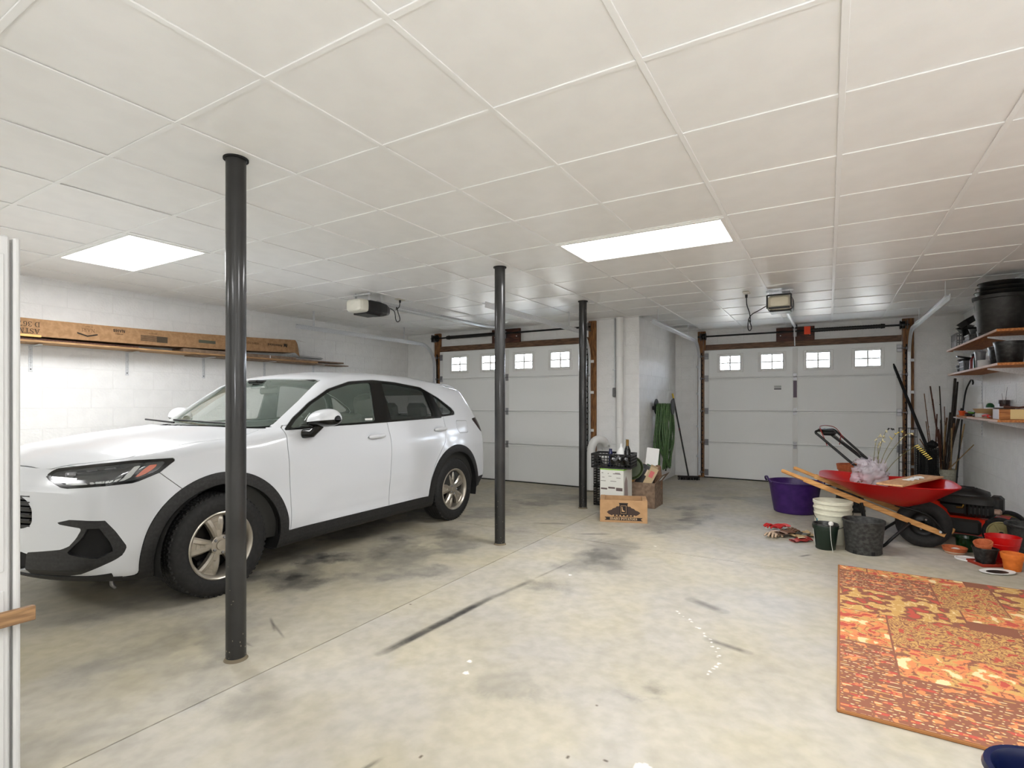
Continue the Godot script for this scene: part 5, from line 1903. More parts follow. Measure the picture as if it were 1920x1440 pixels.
	solo("black_sheet", G.new().sheet(func(u: float, v: float) -> Vector3: return Vector3((u - 0.5) * 0.20, 0.10 * sin(v * 2.6) + 0.012 * sin(u * 17.0), 0.08 * v + 0.01 * sin(u * 9.0 + v * 7.0)), 14, 10, 0.002), mat(Color(0.025, 0.025, 0.03), 0.25), "crumpled black plastic film hanging over the basket rim", "plastic film", P(-2.0, 0.56, 5.83), Vector3(0, 0.1, 0))
	solo("green_tray", G.new().lathe([Vector2(0, 0.0), Vector2(0.115, 0.0), Vector2(0.138, 0.03), Vector2(0.143, 0.03), Vector2(0.143, 0.036), Vector2(0.135, 0.036), Vector2(0.112, 0.007), Vector2(0, 0.007)], 32), mat(Color(0.20, 0.25, 0.12), 0.5), "round olive green plastic saucer standing on edge beside the white carton", "saucer", P(-2.03, 0.47, 6.315), Vector3(PI / 2 - 0.12, 0.3, 0))
	solo("white_card", G.new().box(Vector3(0, 0.11, 0), Vector3(0.15, 0.22, 0.004)), M.white, "blank white card leaning behind the carton of books", "card", P(-1.88, 0.47, 6.64), Vector3(-0.18, 0.35, -0.12))
	# the carton with books and packets
	var bb := thing("book_carton", "open grey brown carton holding tilted books and packets", "box", P(-1.95, 0, 6.50))
	part("carton", open_box(0.40, 0.30, 0.36), M.card_dark, bb)
	part("flap", G.new().box(Vector3.ZERO, Vector3(0.004, 0.14, 0.34)), M.card_dark, bb, Vector3(0.24, 0.345, 0), Vector3(0, 0, -0.65))
	part("label", G.new().box(Vector3.ZERO, Vector3(0.003, 0.07, 0.09)), M.white, bb, Vector3(0.2535, 0.352, 0.05), Vector3(0, 0, -0.65))
	var cols := [[Color(0.78, 0.58, 0.30), "tan paperback"], [Color(0.70, 0.13, 0.11), "red and white packet"], [Color(0.80, 0.76, 0.68), "white booklet"], [Color(0.03, 0.03, 0.03), "black book"], [Color(0.05, 0.30, 0.10), "dark green book"], [Color(0.05, 0.05, 0.05), "thin black folder"], [Color(0.62, 0.52, 0.36), "buff packet"], [Color(0.72, 0.62, 0.46), "cream packet"]]
	for k in 8:
		var bk := thing("book", cols[k][1] + " tilted in the open carton", "book", P(-2.055 + 0.028 * k, 0.29 + 0.010 * (7 - k) * 0.5, 6.40 + 0.028 * ((k * 3) % 7)), 0.0, "books and packets in the carton")
		bk.rotation = Vector3(-0.30, 0.15, -0.38 - 0.03 * (k % 3))
		var hb := 0.27 - 0.015 * (k % 3)
		part("cover", G.new().box(Vector3(0, 0.07, 0), Vector3(0.085 + 0.012 * (k % 3), hb, 0.022), 0.002), mat(cols[k][0], 0.5), bk)
		part("pages", G.new().box(Vector3(0.002, 0.0712, 0), Vector3(0.084 + 0.012 * (k % 3), hb - 0.001, 0.016)), mat(Color(0.85, 0.82, 0.75), 0.8), bk)
		part("title_patch", G.new().box(Vector3(0, 0.11, 0.0114), Vector3(0.05, 0.08, 0.001)), mat(cols[(k + 2) % 8][0].lightened(0.3), 0.6), bk)
	solo("paper_bag", G.new().sheet(func(u: float, v: float) -> Vector3:
		var a := u * TAU
		var w := 0.052 - 0.012 * v + 0.005 * sin(a * 3.0 + v * 4.0)
		return Vector3(signf(cos(a)) * pow(absf(cos(a)), 0.6) * w, v * 0.27 - 0.015 * v * cos(a * 2.0), signf(sin(a)) * pow(absf(sin(a)), 0.6) * w * 0.6), 28, 8), grained(Color(0.50, 0.38, 0.29), 0.08, 0.85, 6.0, 88), "crumpled brown paper bag standing behind the carton of books", "bag", P(-1.79, 0.20, 6.60), Vector3(0, 0.3, 0))
	# hose on its reel
	var rl := thing("hose_reel", "black two-disc hose holder bolted to the block partition", "hose reel", P(-2.26, 1.17, 8.05))
	part("arm", G.new().tube([Vector3(0, 0, 0), Vector3(0.30, 0, 0)], 0.03, -1, 12), M.black, rl)
	for x in [0.05, 0.29]:
		var dk := G.new()
		dk.t = Transform3D(Basis(Vector3(0, 0, 1), -PI / 2), Vector3(x, 0.02, 0))
		dk.lathe([Vector2(0.0, 0.0), Vector2(0.115, 0.0), Vector2(0.12, 0.006), Vector2(0.115, 0.012), Vector2(0.0, 0.012)], 30)
		part("disc", dk, M.black, rl)
	var hs := thing("garden_hose", "long green garden hose hanging in twisted loops from the holder", "hose", P(-2.26, 1.17, 8.05))
	var hm := mat(Color(0.13, 0.27, 0.10), 0.42)
	hm.albedo_texture = noise_tex(0.05, Color(0.22, 0.33, 0.18), Color(0.34, 0.46, 0.28), 91)
	hm.albedo_color = Color.WHITE
	hm.uv1_triplanar = true
	hm.uv1_scale = Vector3.ONE * 3.0
	for k in 15:
		var x := 0.075 + 0.20 * (k % 8) / 7.0 + 0.012 * rg.randf()
		var lp := []
		var down := rg.randf_range(0.62, 0.95)
		var wide := rg.randf_range(0.10, 0.20)
		var twist := rg.randf_range(-0.9, 0.9) if k % 3 == 0 else rg.randf_range(-0.15, 0.15)
		for q in 41:
			var a := TAU * q / 40.0
			var y := cos(a)
			var yy := 0.065 + (0.0 if y > 0 else y * down) + (y * 0.045 if y > 0 else 0.0) - 0.05 + rg.randf() * 0.001
			var f := clampf(-yy / 0.9, 0.0, 1.0)
			var w := (0.05 + wide * sin(f * PI * 0.62)) * sin(a) * (1.0 if y < 0 else 1.0)
			var rx := 0.04 * sin(f * 5.0 + k) + (0.06 * twist * f)
			lp.append(Vector3(clampf(x + rx * f + 0.05 * twist * f * sin(a), 0.02, 0.42), yy, w + 0.10 * twist * f))
		part("loop", G.new().tube(smooth_path(lp, 2), 0.0125, -1, 7, false), hm, hs)
	# red hook rail, hand tool and broom
	var hk := thing("hook_rail", "short red hook rail on the partition above the hanging tool", "hook rail", P(-2.26, 1.20, 8.55))
	part("bar", G.new().box(Vector3(0.03, 0, 0), Vector3(0.012, 0.012, 0.36), 0.003), mat(Color(0.45, 0.06, 0.06), 0.5), hk)
	for q in [-0.15, 0.0, 0.15]:
		part("hook", G.new().tube(smooth_path([Vector3(0, 0, q), Vector3(0.07, -0.01, q), Vector3(0.10, 0.01, q), Vector3(0.10, 0.035, q)], 3), 0.005, -1, 6), mat(Color(0.45, 0.06, 0.06), 0.5), hk)
	var wd := thing("loop_weeder", "black wire loop tool with long handle hanging from the red rail", "garden tool", P(-2.20, 0, 8.56))
	var lo := []
	for k in 25:
		var a := TAU * k / 24.0
		lo.append(Vector3(0.02, 1.02 + cos(a) * 0.16, sin(a) * 0.05 * (1.0 - 0.3 * cos(a))))
	part("loop", G.new().tube(lo, 0.007, -1, 7, false), M.black, wd)
	part("grip", G.new().tube([Vector3(0.02, 0.87, 0), Vector3(0.01, 0.72, -0.02)], 0.015, -1, 10), M.black, wd)
	part("handle", G.new().tube([Vector3(0.01, 0.72, -0.02), Vector3(-0.02, 0.16, -0.10)], 0.010, -1, 8), M.dark_steel, wd)
	var br := thing("push_broom", "push broom with black handle and yellow tip leaning into the corner", "broom", P(-1.93, 0, 8.95))
	var top := Vector3(-0.285, 1.40, -0.12)
	var foot := Vector3(0, 0.05, 0)
	part("handle", G.new().tube([foot, foot.lerp(top, 0.94)], 0.0125, -1, 10), mat(Color(0.04, 0.025, 0.025), 0.35), br)
	part("tip", G.new().tube([foot.lerp(top, 0.94), top], 0.014, -1, 10), mat(Color(0.80, 0.68, 0.20), 0.5), br)
	part("collar", G.new().tube([foot.lerp(top, 0.55), foot.lerp(top, 0.58)], 0.014, -1, 10), mat(Color(0.30, 0.06, 0.06), 0.4), br)
	var hd := G.new()
	hd.at(Vector3(0, 0.055, 0), Vector3(0, 0.35, 0))
	hd.box(Vector3(0, 0, 0), Vector3(0.34, 0.025, 0.06), 0.006)
	part("head", hd, mat(Color(0.10, 0.06, 0.06), 0.6), br)
	var bs := G.new()
	for k in 160:
		bs.at(Vector3(0, 0.045, 0), Vector3(0, 0.35, 0))
		var q := Vector3(rg.randf_range(-0.165, 0.165), 0, rg.randf_range(-0.026, 0.026))
		bs.tube([q, q * Vector3(1.04, 1, 1.5) + Vector3(0, -0.044, 0)], 0.003, 0.002, 4, false)
	var bp := part("bristles", bs, mat(Color(0.06, 0.05, 0.05), 0.8), br)
	bp.set_meta("kind", "stuff")


func black_crate(where: Vector3, turn: float, w: float, hgt: float, dp: float, label: String) -> Node3D:
	var o := thing("black_crate", label, "crate", where, turn)
	var th := 0.006
	part("base", G.new().box(Vector3(0, 0.005, 0), Vector3(w - 0.01, 0.01, dp - 0.01)), M.black, o)
	for e in 4:
		var g := G.new()
		var ln := w if e % 2 == 0 else dp
		g.t = Transform3D(Basis(Vector3.UP, PI / 2 * e), Vector3.ZERO).translated_local(Vector3(0, 0, (dp if e % 2 == 0 else w) / 2 - th / 2))
		g.box(Vector3(0, hgt - 0.012, 0), Vector3(ln, 0.024, th + 0.004), 0.002)
		var rows := int(hgt / 0.034)
		for k in rows:
			g.box(Vector3(0, 0.012 + (hgt - 0.03) * k / rows, 0), Vector3(ln - 0.002, 0.010, th - 0.0012), 0.001)
		var n := int(ln / 0.036)
		for k in n + 1:
			g.box(Vector3(-ln / 2 + 0.004 + (ln - 0.008) * k / n, hgt / 2, 0), Vector3(0.008, hgt - 0.004, th), 0.001)
		part("lattice_side", g, M.black, o)
	return o


func pot_mesh(r0: float, r1: float, hgt: float, rim: float, wall := 0.004, seg := 32) -> G:
	# an open pot: foot radius, mouth radius, height and depth of the rim band
	var o := maxf(0.004, wall)
	return G.new().lathe([Vector2(0, 0), Vector2(r0 * 0.96, 0), Vector2(r0, 0.004), Vector2(lerpf(r0, r1, (hgt - rim) / hgt), hgt - rim), Vector2(lerpf(r0, r1, (hgt - rim) / hgt) + o, hgt - rim + 0.001), Vector2(r1 + o, hgt - 0.003), Vector2(r1 + o * 0.7, hgt), Vector2(r1 - wall * 0.5, hgt), Vector2(r1 - wall, hgt - 0.004), Vector2(r0 - wall, 0.012), Vector2(0, 0.012)], seg)


func ring_loft(rings: Array, seg: int, g: G, flip := false) -> void:
	# rings: [centre, half x, half z, power]; a closed band of rounded rectangles
	var pts := []
	for r in rings:
		var row := []
		for k in seg:
			var a := TAU * k / seg
			row.append(r[0] + Vector3(signf(cos(a)) * pow(absf(cos(a)), r[3]) * r[1], 0, signf(sin(a)) * pow(absf(sin(a)), r[3]) * r[2]))
		pts.append(row)
	var nn := []
	for i in pts.size():
		var row := []
		for k in seg:
			var du: Vector3 = pts[mini(i + 1, pts.size() - 1)][k] - pts[maxi(i - 1, 0)][k]
			var dv: Vector3 = pts[i][(k + 1) % seg] - pts[i][(k + seg - 1) % seg]
			var n := du.cross(dv).normalized()
			row.append(-n if flip else n)
		nn.append(row)
	for i in pts.size() - 1:
		for k in seg:
			var k2 := (k + 1) % seg
			var q := [[i, k], [i, k2], [i + 1, k2], [i + 1, k]]
			if flip:
				q.reverse()
			g.nquad(q.map(func(w): return pts[w[0]][w[1]]), q.map(func(w): return nn[w[0]][w[1]]))


func build_wheelbarrow_corner() -> void:
	var rg := RandomNumberGenerator.new()
	rg.seed = 77
	# purple tub
	var tb := thing("purple_tub", "big flexible purple tub with two handles before the garage door", "tub", P(-0.33, 0, 7.0), 0.35)
	var pm := grained(Color(0.20, 0.06, 0.36), 0.10, 0.38, 2.0, 101)
	part("bowl", G.new().lathe([Vector2(0, 0.0), Vector2(0.205, 0.0), Vector2(0.215, 0.008), Vector2(0.262, 0.30), Vector2(0.275, 0.345), Vector2(0.283, 0.348), Vector2(0.283, 0.356), Vector2(0.27, 0.356), Vector2(0.255, 0.30), Vector2(0.208, 0.015), Vector2(0, 0.015)], 48), pm, tb)
	for s in [-1.0, 1.0]:
		part("handle", G.new().tube(smooth_path([Vector3(s * 0.275, 0.345, -0.10), Vector3(s * 0.30, 0.385, -0.06), Vector3(s * 0.295, 0.40, 0.0), Vector3(s * 0.30, 0.385, 0.06), Vector3(s * 0.275, 0.345, 0.10)], 4), 0.010, -1, 8), pm, tb)
	# white buckets, one in another
	var wb := thing("white_bucket", "white plastic bucket with ribbed collar and wire bail standing among the pots", "bucket", P(0.035, 0, 5.68))
	var wm := grained(Color(0.83, 0.82, 0.74), 0.04, 0.42, 3.0, 103)
	part("body", G.new().lathe([Vector2(0, 0), Vector2(0.128, 0), Vector2(0.132, 0.006), Vector2(0.145, 0.25), Vector2(0.152, 0.252), Vector2(0.152, 0.262), Vector2(0.147, 0.265), Vector2(0.148, 0.30), Vector2(0.155, 0.302), Vector2(0.155, 0.314), Vector2(0.149, 0.318), Vector2(0.150, 0.345), Vector2(0.157, 0.348), Vector2(0.157, 0.372), Vector2(0.150, 0.374), Vector2(0.146, 0.368), Vector2(0.128, 0.015), Vector2(0, 0.015)], 40), wm, wb)
	var bail := []
	for k in 15:
		var a := PI * k / 14.0
		bail.append(Vector3(cos(a) * 0.158, 0.31 - sin(a) * 0.16, sin(a) * 0.06 + 0.135 * sin(a)))
	part("bail", G.new().tube(bail, 0.003, -1, 5), M.dark_steel, wb)
	part("print", G.new().box(Vector3(-0.118, 0.19, 0.083), Vector3(0.02, 0.05, 0.002)), mat(Color(0.45, 0.65, 0.70), 0.6), wb, Vector3.ZERO)
	# dark green pot with a white band
	var gp := thing("green_pot", "dark green nursery pot with a white tape band before the white bucket", "pot", P(-0.02, 0, 5.385))
	part("pot", pot_mesh(0.075, 0.098, 0.205, 0.03), mat(Color(0.035, 0.12, 0.075), 0.42), gp)
	part("inner_pot", pot_mesh(0.070, 0.094, 0.215, 0.02), M.pot_black, gp, Vector3(0, 0.004, 0))
	var bd := mat(Color(0.86, 0.86, 0.84), 0.5)
	var tape := []
	for k in 14:
		var t := k / 13.0
		tape.append(Vector3(0.035 + 0.02 * t * t, 0.225 - 0.225 * t, 0.085 + 0.02 * sin(t * PI) + 0.02 * t * t))
	part("white_band", G.new().tube(tape, 0.012, -1, 6, true, 0.2), bd, gp)
	part("white_band", G.new().tube([Vector3(-0.09, 0.17, 0.045), Vector3(-0.082, 0.10, 0.04), Vector3(-0.075, 0.03, 0.035)], 0.008, -1, 6, true, 0.25), bd, gp)
	part("white_plug", G.new().lathe([Vector2(0, -0.02), Vector2(0.016, -0.012), Vector2(0.02, 0), Vector2(0.016, 0.012), Vector2(0, 0.02)], 14), bd, gp, Vector3(0.04, 0.232, 0.075))
	# grey black nursery pot
	var np := thing("grey_pot", "large worn grey black nursery pot before the barrow's legs", "pot", P(0.255, 0, 5.42))
	part("pot", pot_mesh(0.127, 0.152, 0.275, 0.022, 0.004, 44), M.pot_grey, np)
	for k in 6:
		var a := TAU * k / 6.0 + 0.5
		part("drain_hole", G.new().box(Vector3(0, 0.018, 0.1285), Vector3(0.032, 0.03, 0.003), 0.004), M.black_matte, np, Vector3.ZERO, Vector3(0, a, 0))
	gloves(rg)
	wheelbarrow(rg)
	mower()
	# small pots on the floor at the rug's far edge
	var sc := thing("clay_saucer", "terracotta saucer holding a white shell beside the green pot", "saucer", P(0.905, 0, 5.78))
	part("saucer", G.new().lathe([Vector2(0, 0), Vector2(0.062, 0), Vector2(0.066, 0.018), Vector2(0.078, 0.02), Vector2(0.086, 0.05), Vector2(0.080, 0.052), Vector2(0.07, 0.022), Vector2(0, 0.018)], 30), M.terracotta, sc)
	part("pale_band", G.new().lathe([Vector2(0.0665, 0.006), Vector2(0.069, 0.014), Vector2(0.0675, 0.018)], 30), mat(Color(0.80, 0.72, 0.62), 0.8), sc)
	solo("white_shell", G.new().lathe([Vector2(0, 0.0), Vector2(0.035, 0.006), Vector2(0.03, 0.02), Vector2(0.012, 0.028), Vector2(0, 0.028)], 14), M.white, "white shell lying in the terracotta saucer", "shell", P(0.91, 0.019, 5.77))
	var g2 := thing("green_planter", "small glossy green pot with a wide rim standing beside the saucer", "pot", P(1.0, 0, 5.92))
	part("pot", pot_mesh(0.062, 0.070, 0.115, 0.008), mat(Color(0.02, 0.16, 0.05), 0.25), g2)
	part("rim", G.new().lathe([Vector2(0.068, 0.106), Vector2(0.088, 0.113), Vector2(0.088, 0.118), Vector2(0.066, 0.114)], 30), mat(Color(0.02, 0.13, 0.045), 0.25), g2)
	solo("white_lid", G.new().lathe([Vector2(0, 0), Vector2(0.078, 0), Vector2(0.082, 0.004), Vector2(0.080, 0.010), Vector2(0.070, 0.010), Vector2(0.066, 0.006), Vector2(0, 0.006)], 32), M.white, "flat white plastic lid lying on the concrete", "disc", P(0.955, 0, 5.60))  # a loose white lid lying flat
	var sq := thing("square_saucer", "square terracotta coloured saucer under the small black pot", "saucer", P(1.045, 0, 5.50), 0.5)
	part("tray", open_box(0.16, 0.022, 0.16, 0.006), mat(Color(0.58, 0.17, 0.09), 0.5), sq)
	var bp := thing("black_pot", "small square black pot standing on the square saucer", "pot", P(1.045, 0.008, 5.50), 0.5)
	var bg := G.new()
	ring_loft([[Vector3(0, 0, 0), 0.045, 0.045, 0.35], [Vector3(0, 0.11, 0), 0.062, 0.062, 0.35], [Vector3(0, 0.112, 0), 0.066, 0.066, 0.35], [Vector3(0, 0.125, 0), 0.067, 0.067, 0.35], [Vector3(0, 0.125, 0), 0.060, 0.060, 0.35], [Vector3(0, 0.02, 0), 0.042, 0.042, 0.35], [Vector3(0, 0.02, 0), 0.001, 0.001, 0.35]], 32, bg)
	part("pot", bg, M.pot_black, bp)
	solo("clay_pot", pot_mesh(0.035, 0.056, 0.10, 0.03, 0.005), M.terracotta, "small terracotta pot sitting tilted inside the black pot", "pot", P(1.045, 0.082, 5.50), Vector3(0.25, 0, 0.18))
	var rp := thing("red_pot", "bright red plastic planter behind the orange clay pot", "pot", P(1.18, 0, 5.65))
	part("pot", G.new().lathe([Vector2(0, 0), Vector2(0.066, 0), Vector2(0.070, 0.005), Vector2(0.108, 0.175), Vector2(0.112, 0.205), Vector2(0.107, 0.206), Vector2(0.102, 0.175), Vector2(0.064, 0.012), Vector2(0, 0.012)], 40), mat(Color(0.74, 0.02, 0.025), 0.35), rp)
	part("ridge", G.new().lathe([Vector2(0.1005, 0.145), Vector2(0.104, 0.148), Vector2(0.1015, 0.152)], 40), mat(Color(0.74, 0.02, 0.025), 0.35), rp)
	var op := thing("orange_clay_pot", "orange clay pot with a thick rim before the red planter", "pot", P(1.185, 0, 5.415))
	part("pot", pot_mesh(0.050, 0.066, 0.128, 0.045, 0.006), grained(Color(0.83, 0.42, 0.10), 0.06, 0.75, 6.0, 107), op)
	var ds := thing("drain_dish", "white oval dish with a dark grey centre lying on the floor", "dish", P(1.07, 0, 5.27), 0.55)
	var dg := G.new()
	ring_loft([[Vector3(0, 0, 0), 0.05, 0.03, 0.9], [Vector3(0, 0.004, 0), 0.115, 0.062, 1.0], [Vector3(0, 0.012, 0), 0.128, 0.07, 1.05], [Vector3(0, 0.014, 0), 0.122, 0.066, 1.05], [Vector3(0, 0.008, 0), 0.075, 0.044, 0.95]], 36, dg)
	part("dish", dg, M.white, ds)
	var cg := G.new()
	ring_loft([[Vector3(0, 0.0075, 0), 0.076, 0.045, 0.95], [Vector3(0, 0.0095, 0), 0.070, 0.040, 0.95], [Vector3(0, 0.0095, 0), 0.001, 0.001, 0.95]], 36, cg)
	part("centre", cg, mat(Color(0.10, 0.085, 0.08), 0.6), ds)
	var kp := thing("ribbed_pot", "worn charcoal pot with a rolled rim beside the mower's front wheel", "pot", P(1.40, 0, 5.98))
	part("pot", G.new().lathe([Vector2(0, 0), Vector2(0.10, 0), Vector2(0.128, 0.235), Vector2(0.142, 0.24), Vector2(0.146, 0.25), Vector2(0.14, 0.262), Vector2(0.125, 0.26), Vector2(0.12, 0.235), Vector2(0.095, 0.012), Vector2(0, 0.012)], 36), M.pot_grey, kp)
	# clay pot behind the barrow
	solo("big_clay_pot", pot_mesh(0.09, 0.125, 0.24, 0.07, 0.01, 36), M.terracotta, "plain terracotta pot standing on an upturned bucket behind the barrow", "pot", P(0.215, 0.30, 7.42))
	solo("upturned_bucket", G.new().lathe([Vector2(0.155, 0), Vector2(0.155, 0.02), Vector2(0.148, 0.024), Vector2(0.128, 0.294), Vector2(0.122, 0.298), Vector2(0, 0.298)], 36), M.pot_black, "upturned black bucket under the terracotta pot", "bucket", P(0.215, 0, 7.42))
	stakes(rg)


func gloves(rg: RandomNumberGenerator) -> void:
	# a heap of work gloves: each a palm with five fingers, lying flat
	var list := [["red rubber palmed work glove lying on the heap of gloves", Color(0.72, 0.06, 0.06), Vector3(-0.44, 0.035, -5.86), 2.4, 1.0], ["cream cotton work glove with dotted palm lying flat on the floor", Color(0.72, 0.62, 0.52), Vector3(-0.44, 0.004, -5.62), 3.0, 1.0], ["brown leather work glove across the middle of the heap", Color(0.40, 0.26, 0.18), Vector3(-0.32, 0.03, -5.70), -0.5, 1.0], ["tan work glove with cuff turned out beside the brown glove", Color(0.66, 0.55, 0.38), Vector3(-0.22, 0.006, -5.68), 0.3, 1.0], ["faded red work glove crumpled at the heap's edge", Color(0.55, 0.10, 0.08), Vector3(-0.20, 0.004, -5.54), -0.8, 0.8], ["dark grey work glove under the other gloves", Color(0.16, 0.15, 0.13), Vector3(-0.27, 0.016, -5.75), 1.2, 0.9], ["beige work glove with brown stains pointing to the tub", Color(0.70, 0.60, 0.45), Vector3(-0.14, 0.004, -5.80), 1.0, 0.9]]
	for q in list:
		var o := thing("work_glove", q[0], "glove", q[2], q[3], "heap of work gloves")
		o.scale = Vector3.ONE * q[4]
		var m := grained(q[1], 0.12, 0.9, 9.0, 111)
		var body := G.new()
		body.sheet(func(u: float, v: float) -> Vector3:
			var a := u * TAU
			var w := 0.048 - 0.006 * cos(v * 5.0)
			return Vector3(cos(a) * w, 0.014 + sin(a) * 0.012 + 0.006 * sin(v * 6.0), 0.09 - v * 0.13), 16, 8)
		part("palm", body, m, o)
		for k in 4:
			var x := -0.036 + 0.024 * k
			var ln := [0.065, 0.08, 0.075, 0.06][k] as float
			var bend := rg.randf_range(0.0, 0.02)
			part("finger", G.new().tube(smooth_path([Vector3(x, 0.015, -0.03), Vector3(x * 1.15, 0.02 + bend, -0.04 - ln * 0.5), Vector3(x * 1.3 + rg.randf_range(-0.01, 0.01), 0.012, -0.04 - ln)], 3), 0.012, 0.009, 8, true, 0.8), m, o)
		part("thumb", G.new().tube(smooth_path([Vector3(-0.045, 0.014, 0.03), Vector3(-0.07, 0.018, 0.0), Vector3(-0.08, 0.012, -0.03)], 3), 0.013, 0.010, 8, true, 0.8), m, o)
		part("cuff", G.new().sheet(func(u: float, v: float) -> Vector3:
			var a := u * TAU
			return Vector3(cos(a) * (0.050 + 0.006 * v), 0.014 + sin(a) * 0.013, 0.088 + v * 0.045), 16, 2), mat(q[1].lightened(0.25), 0.9), o)


func wheelbarrow(rg: RandomNumberGenerator) -> void:
	var o := thing("wheelbarrow", "red plastic wheelbarrow with long wooden handles and black tyre", "wheelbarrow", P(0.42, 0, 5.9))
	var red := mat(Color(0.70, 0.03, 0.035), 0.36)
	# local x towards the wheel
	var t := G.new()
	var outer := [[Vector3(-0.03, 0.405, 0), 0.02, 0.02, 0.5], [Vector3(-0.03, 0.405, 0), 0.17, 0.17, 0.5], [Vector3(-0.03, 0.42, 0), 0.21, 0.22, 0.5], [Vector3(-0.015, 0.48, 0), 0.36, 0.31, 0.48], [Vector3(0.0, 0.535, 0), 0.47, 0.365, 0.46], [Vector3(0.0, 0.545, 0), 0.495, 0.39, 0.46], [Vector3(0.0, 0.552, 0), 0.495, 0.39, 0.46]]
	var inner := [[Vector3(0.0, 0.552, 0), 0.495, 0.39, 0.46], [Vector3(0.0, 0.548, 0), 0.47, 0.365, 0.46], [Vector3(-0.015, 0.485, 0), 0.35, 0.30, 0.48], [Vector3(-0.03, 0.43, 0), 0.20, 0.21, 0.5], [Vector3(-0.03, 0.42, 0), 0.01, 0.01, 0.5]]
	# the rear wall stands a little higher, the nose reaches forward
	ring_loft(outer, 56, t)
	ring_loft(inner, 56, t)
	for k in t.V.size():
		var v := t.V[k]
		var f := clampf((v.y - 0.42) / 0.13, 0.0, 1.0)
		v.y -= (1.0 - f) * 0.25 * (v.x + 0.08)
		v.y += 0.035 * f * clampf(-v.x / 0.45, 0.0, 1.0) + 0.012 * f * clampf(v.x / 0.45, 0.0, 1.0)
		v.x += 0.03 * f * f * clampf(v.x / 0.45, 0.0, 1.0)
		t.V[k] = v
	part("tub", t, red, o)
	var wd := wood(Color(0.70, 0.49, 0.26), Color(0.82, 0.62, 0.38), 0, 121)
	for s in [[Vector3(-0.80, 0.615, 0.20), Vector3(0.43, 0.135, 0.075)], [Vector3(-0.72, 0.60, -0.24), Vector3(0.515, 0.14, -0.085)]]:
		var a: Vector3 = s[0]
		var b: Vector3 = s[1]
		var g := G.new()
		var dir := (b - a).normalized()
		var side := dir.cross(Vector3.UP).normalized()
		g.t = Transform3D(Basis(dir, side.cross(dir), side), (a + b) / 2)
		var ln := a.distance_to(b)
		g.box(Vector3(0.10, 0, 0), Vector3(ln - 0.20, 0.045, 0.034), 0.004)
		g.box(Vector3(-ln / 2 + 0.105, 0, 0), Vector3(0.21, 0.034, 0.028), 0.010)
		part("handle", g, wd, o)
	var st: Material = M.dark_steel
	for z in [0.24, -0.24]:
		part("leg", G.new().tube(smooth_path([Vector3(-0.17, 0.375, z), Vector3(-0.12, 0.10, z), Vector3(-0.10, 0.013, z), Vector3(-0.02, 0.013, z), Vector3(0.05, 0.09, z), Vector3(0.18, 0.22, z * 0.65)], 4), 0.013, -1, 8), st, o)
	part("cross_brace", G.new().tube([Vector3(-0.127, 0.14, 0.24), Vector3(-0.127, 0.14, -0.24)], 0.008, -1, 6), M.steel, o)
	part("front_brace", G.new().tube(smooth_path([Vector3(0.08, 0.36, 0.12), Vector3(0.30, 0.30, 0.11), Vector3(0.43, 0.15, 0.09)], 4), 0.011, -1, 6), st, o)
	part("front_brace", G.new().tube(smooth_path([Vector3(0.08, 0.36, -0.12), Vector3(0.30, 0.30, -0.11), Vector3(0.43, 0.15, -0.10)], 4), 0.011, -1, 6), st, o)
	# wheel
	var w := Node3D.new()
	w.name = "wheel"
	o.add_child(w, true)
	w.position = Vector3(0.29, 0.198, 0)
	w.rotation.x = PI / 2
	var tp := [Vector2(0.105, -0.03), Vector2(0.13, -0.048), Vector2(0.165, -0.05), Vector2(0.188, -0.035)]
	for k in 3:
		tp.append_array([Vector2(0.1975, -0.028 + k * 0.021), Vector2(0.1985, -0.016 + k * 0.021), Vector2(0.193, -0.013 + k * 0.021), Vector2(0.193, -0.0095 + k * 0.021)])
	tp.append_array([Vector2(0.188, 0.035), Vector2(0.165, 0.05), Vector2(0.13, 0.048), Vector2(0.105, 0.03)])
	part("tyre", G.new().lathe(tp, 48), M.rubber, w)
	part("rim", G.new().lathe([Vector2(0.03, 0.03), Vector2(0.06, 0.012), Vector2(0.09, 0.016), Vector2(0.108, 0.032), Vector2(0.108, -0.032), Vector2(0.09, -0.016), Vector2(0.06, -0.012), Vector2(0.03, -0.03)], 36), M.dark_steel, w)
	part("hub", G.new().lathe([Vector2(0, -0.085), Vector2(0.018, -0.085), Vector2(0.026, -0.05), Vector2(0.026, 0.05), Vector2(0.018, 0.085), Vector2(0, 0.085)], 18), M.dark_steel, w)
	for k in 4:
		var a := TAU * k / 4.0 + 0.4
		part("bolt", G.new().tube([Vector3(cos(a) * 0.045, 0.012, sin(a) * 0.045), Vector3(cos(a) * 0.045, 0.03, sin(a) * 0.045)], 0.008, -1, 6), M.steel, w)
	for z in [0.082, -0.092]:
		var ax := G.new()
		ax.box(Vector3(0.395, 0.165, z * 1.12), Vector3(0.05, 0.045, 0.006), 0.004)
		part("axle_plate", ax, M.dark_steel, o)
		part("axle_bolt", G.new().tube([Vector3(0.395, 0.160, z * 1.15), Vector3(0.395, 0.160, z * 1.28)], 0.010, -1, 8), M.galv, o)
	# board laid across the rim
	var bd := thing("loose_board", "thin pale wooden board laid across the wheelbarrow's front", "board", P(0.625, 0.568, 5.87))
	bd.rotation = Vector3(0, 1.145, 0.0)
	part("plank", G.new().box(Vector3(0, 0.008, 0), Vector3(0.93, 0.015, 0.19), 0.002), wood(Color(0.72, 0.53, 0.36), Color(0.80, 0.62, 0.45), 0, 125), bd)
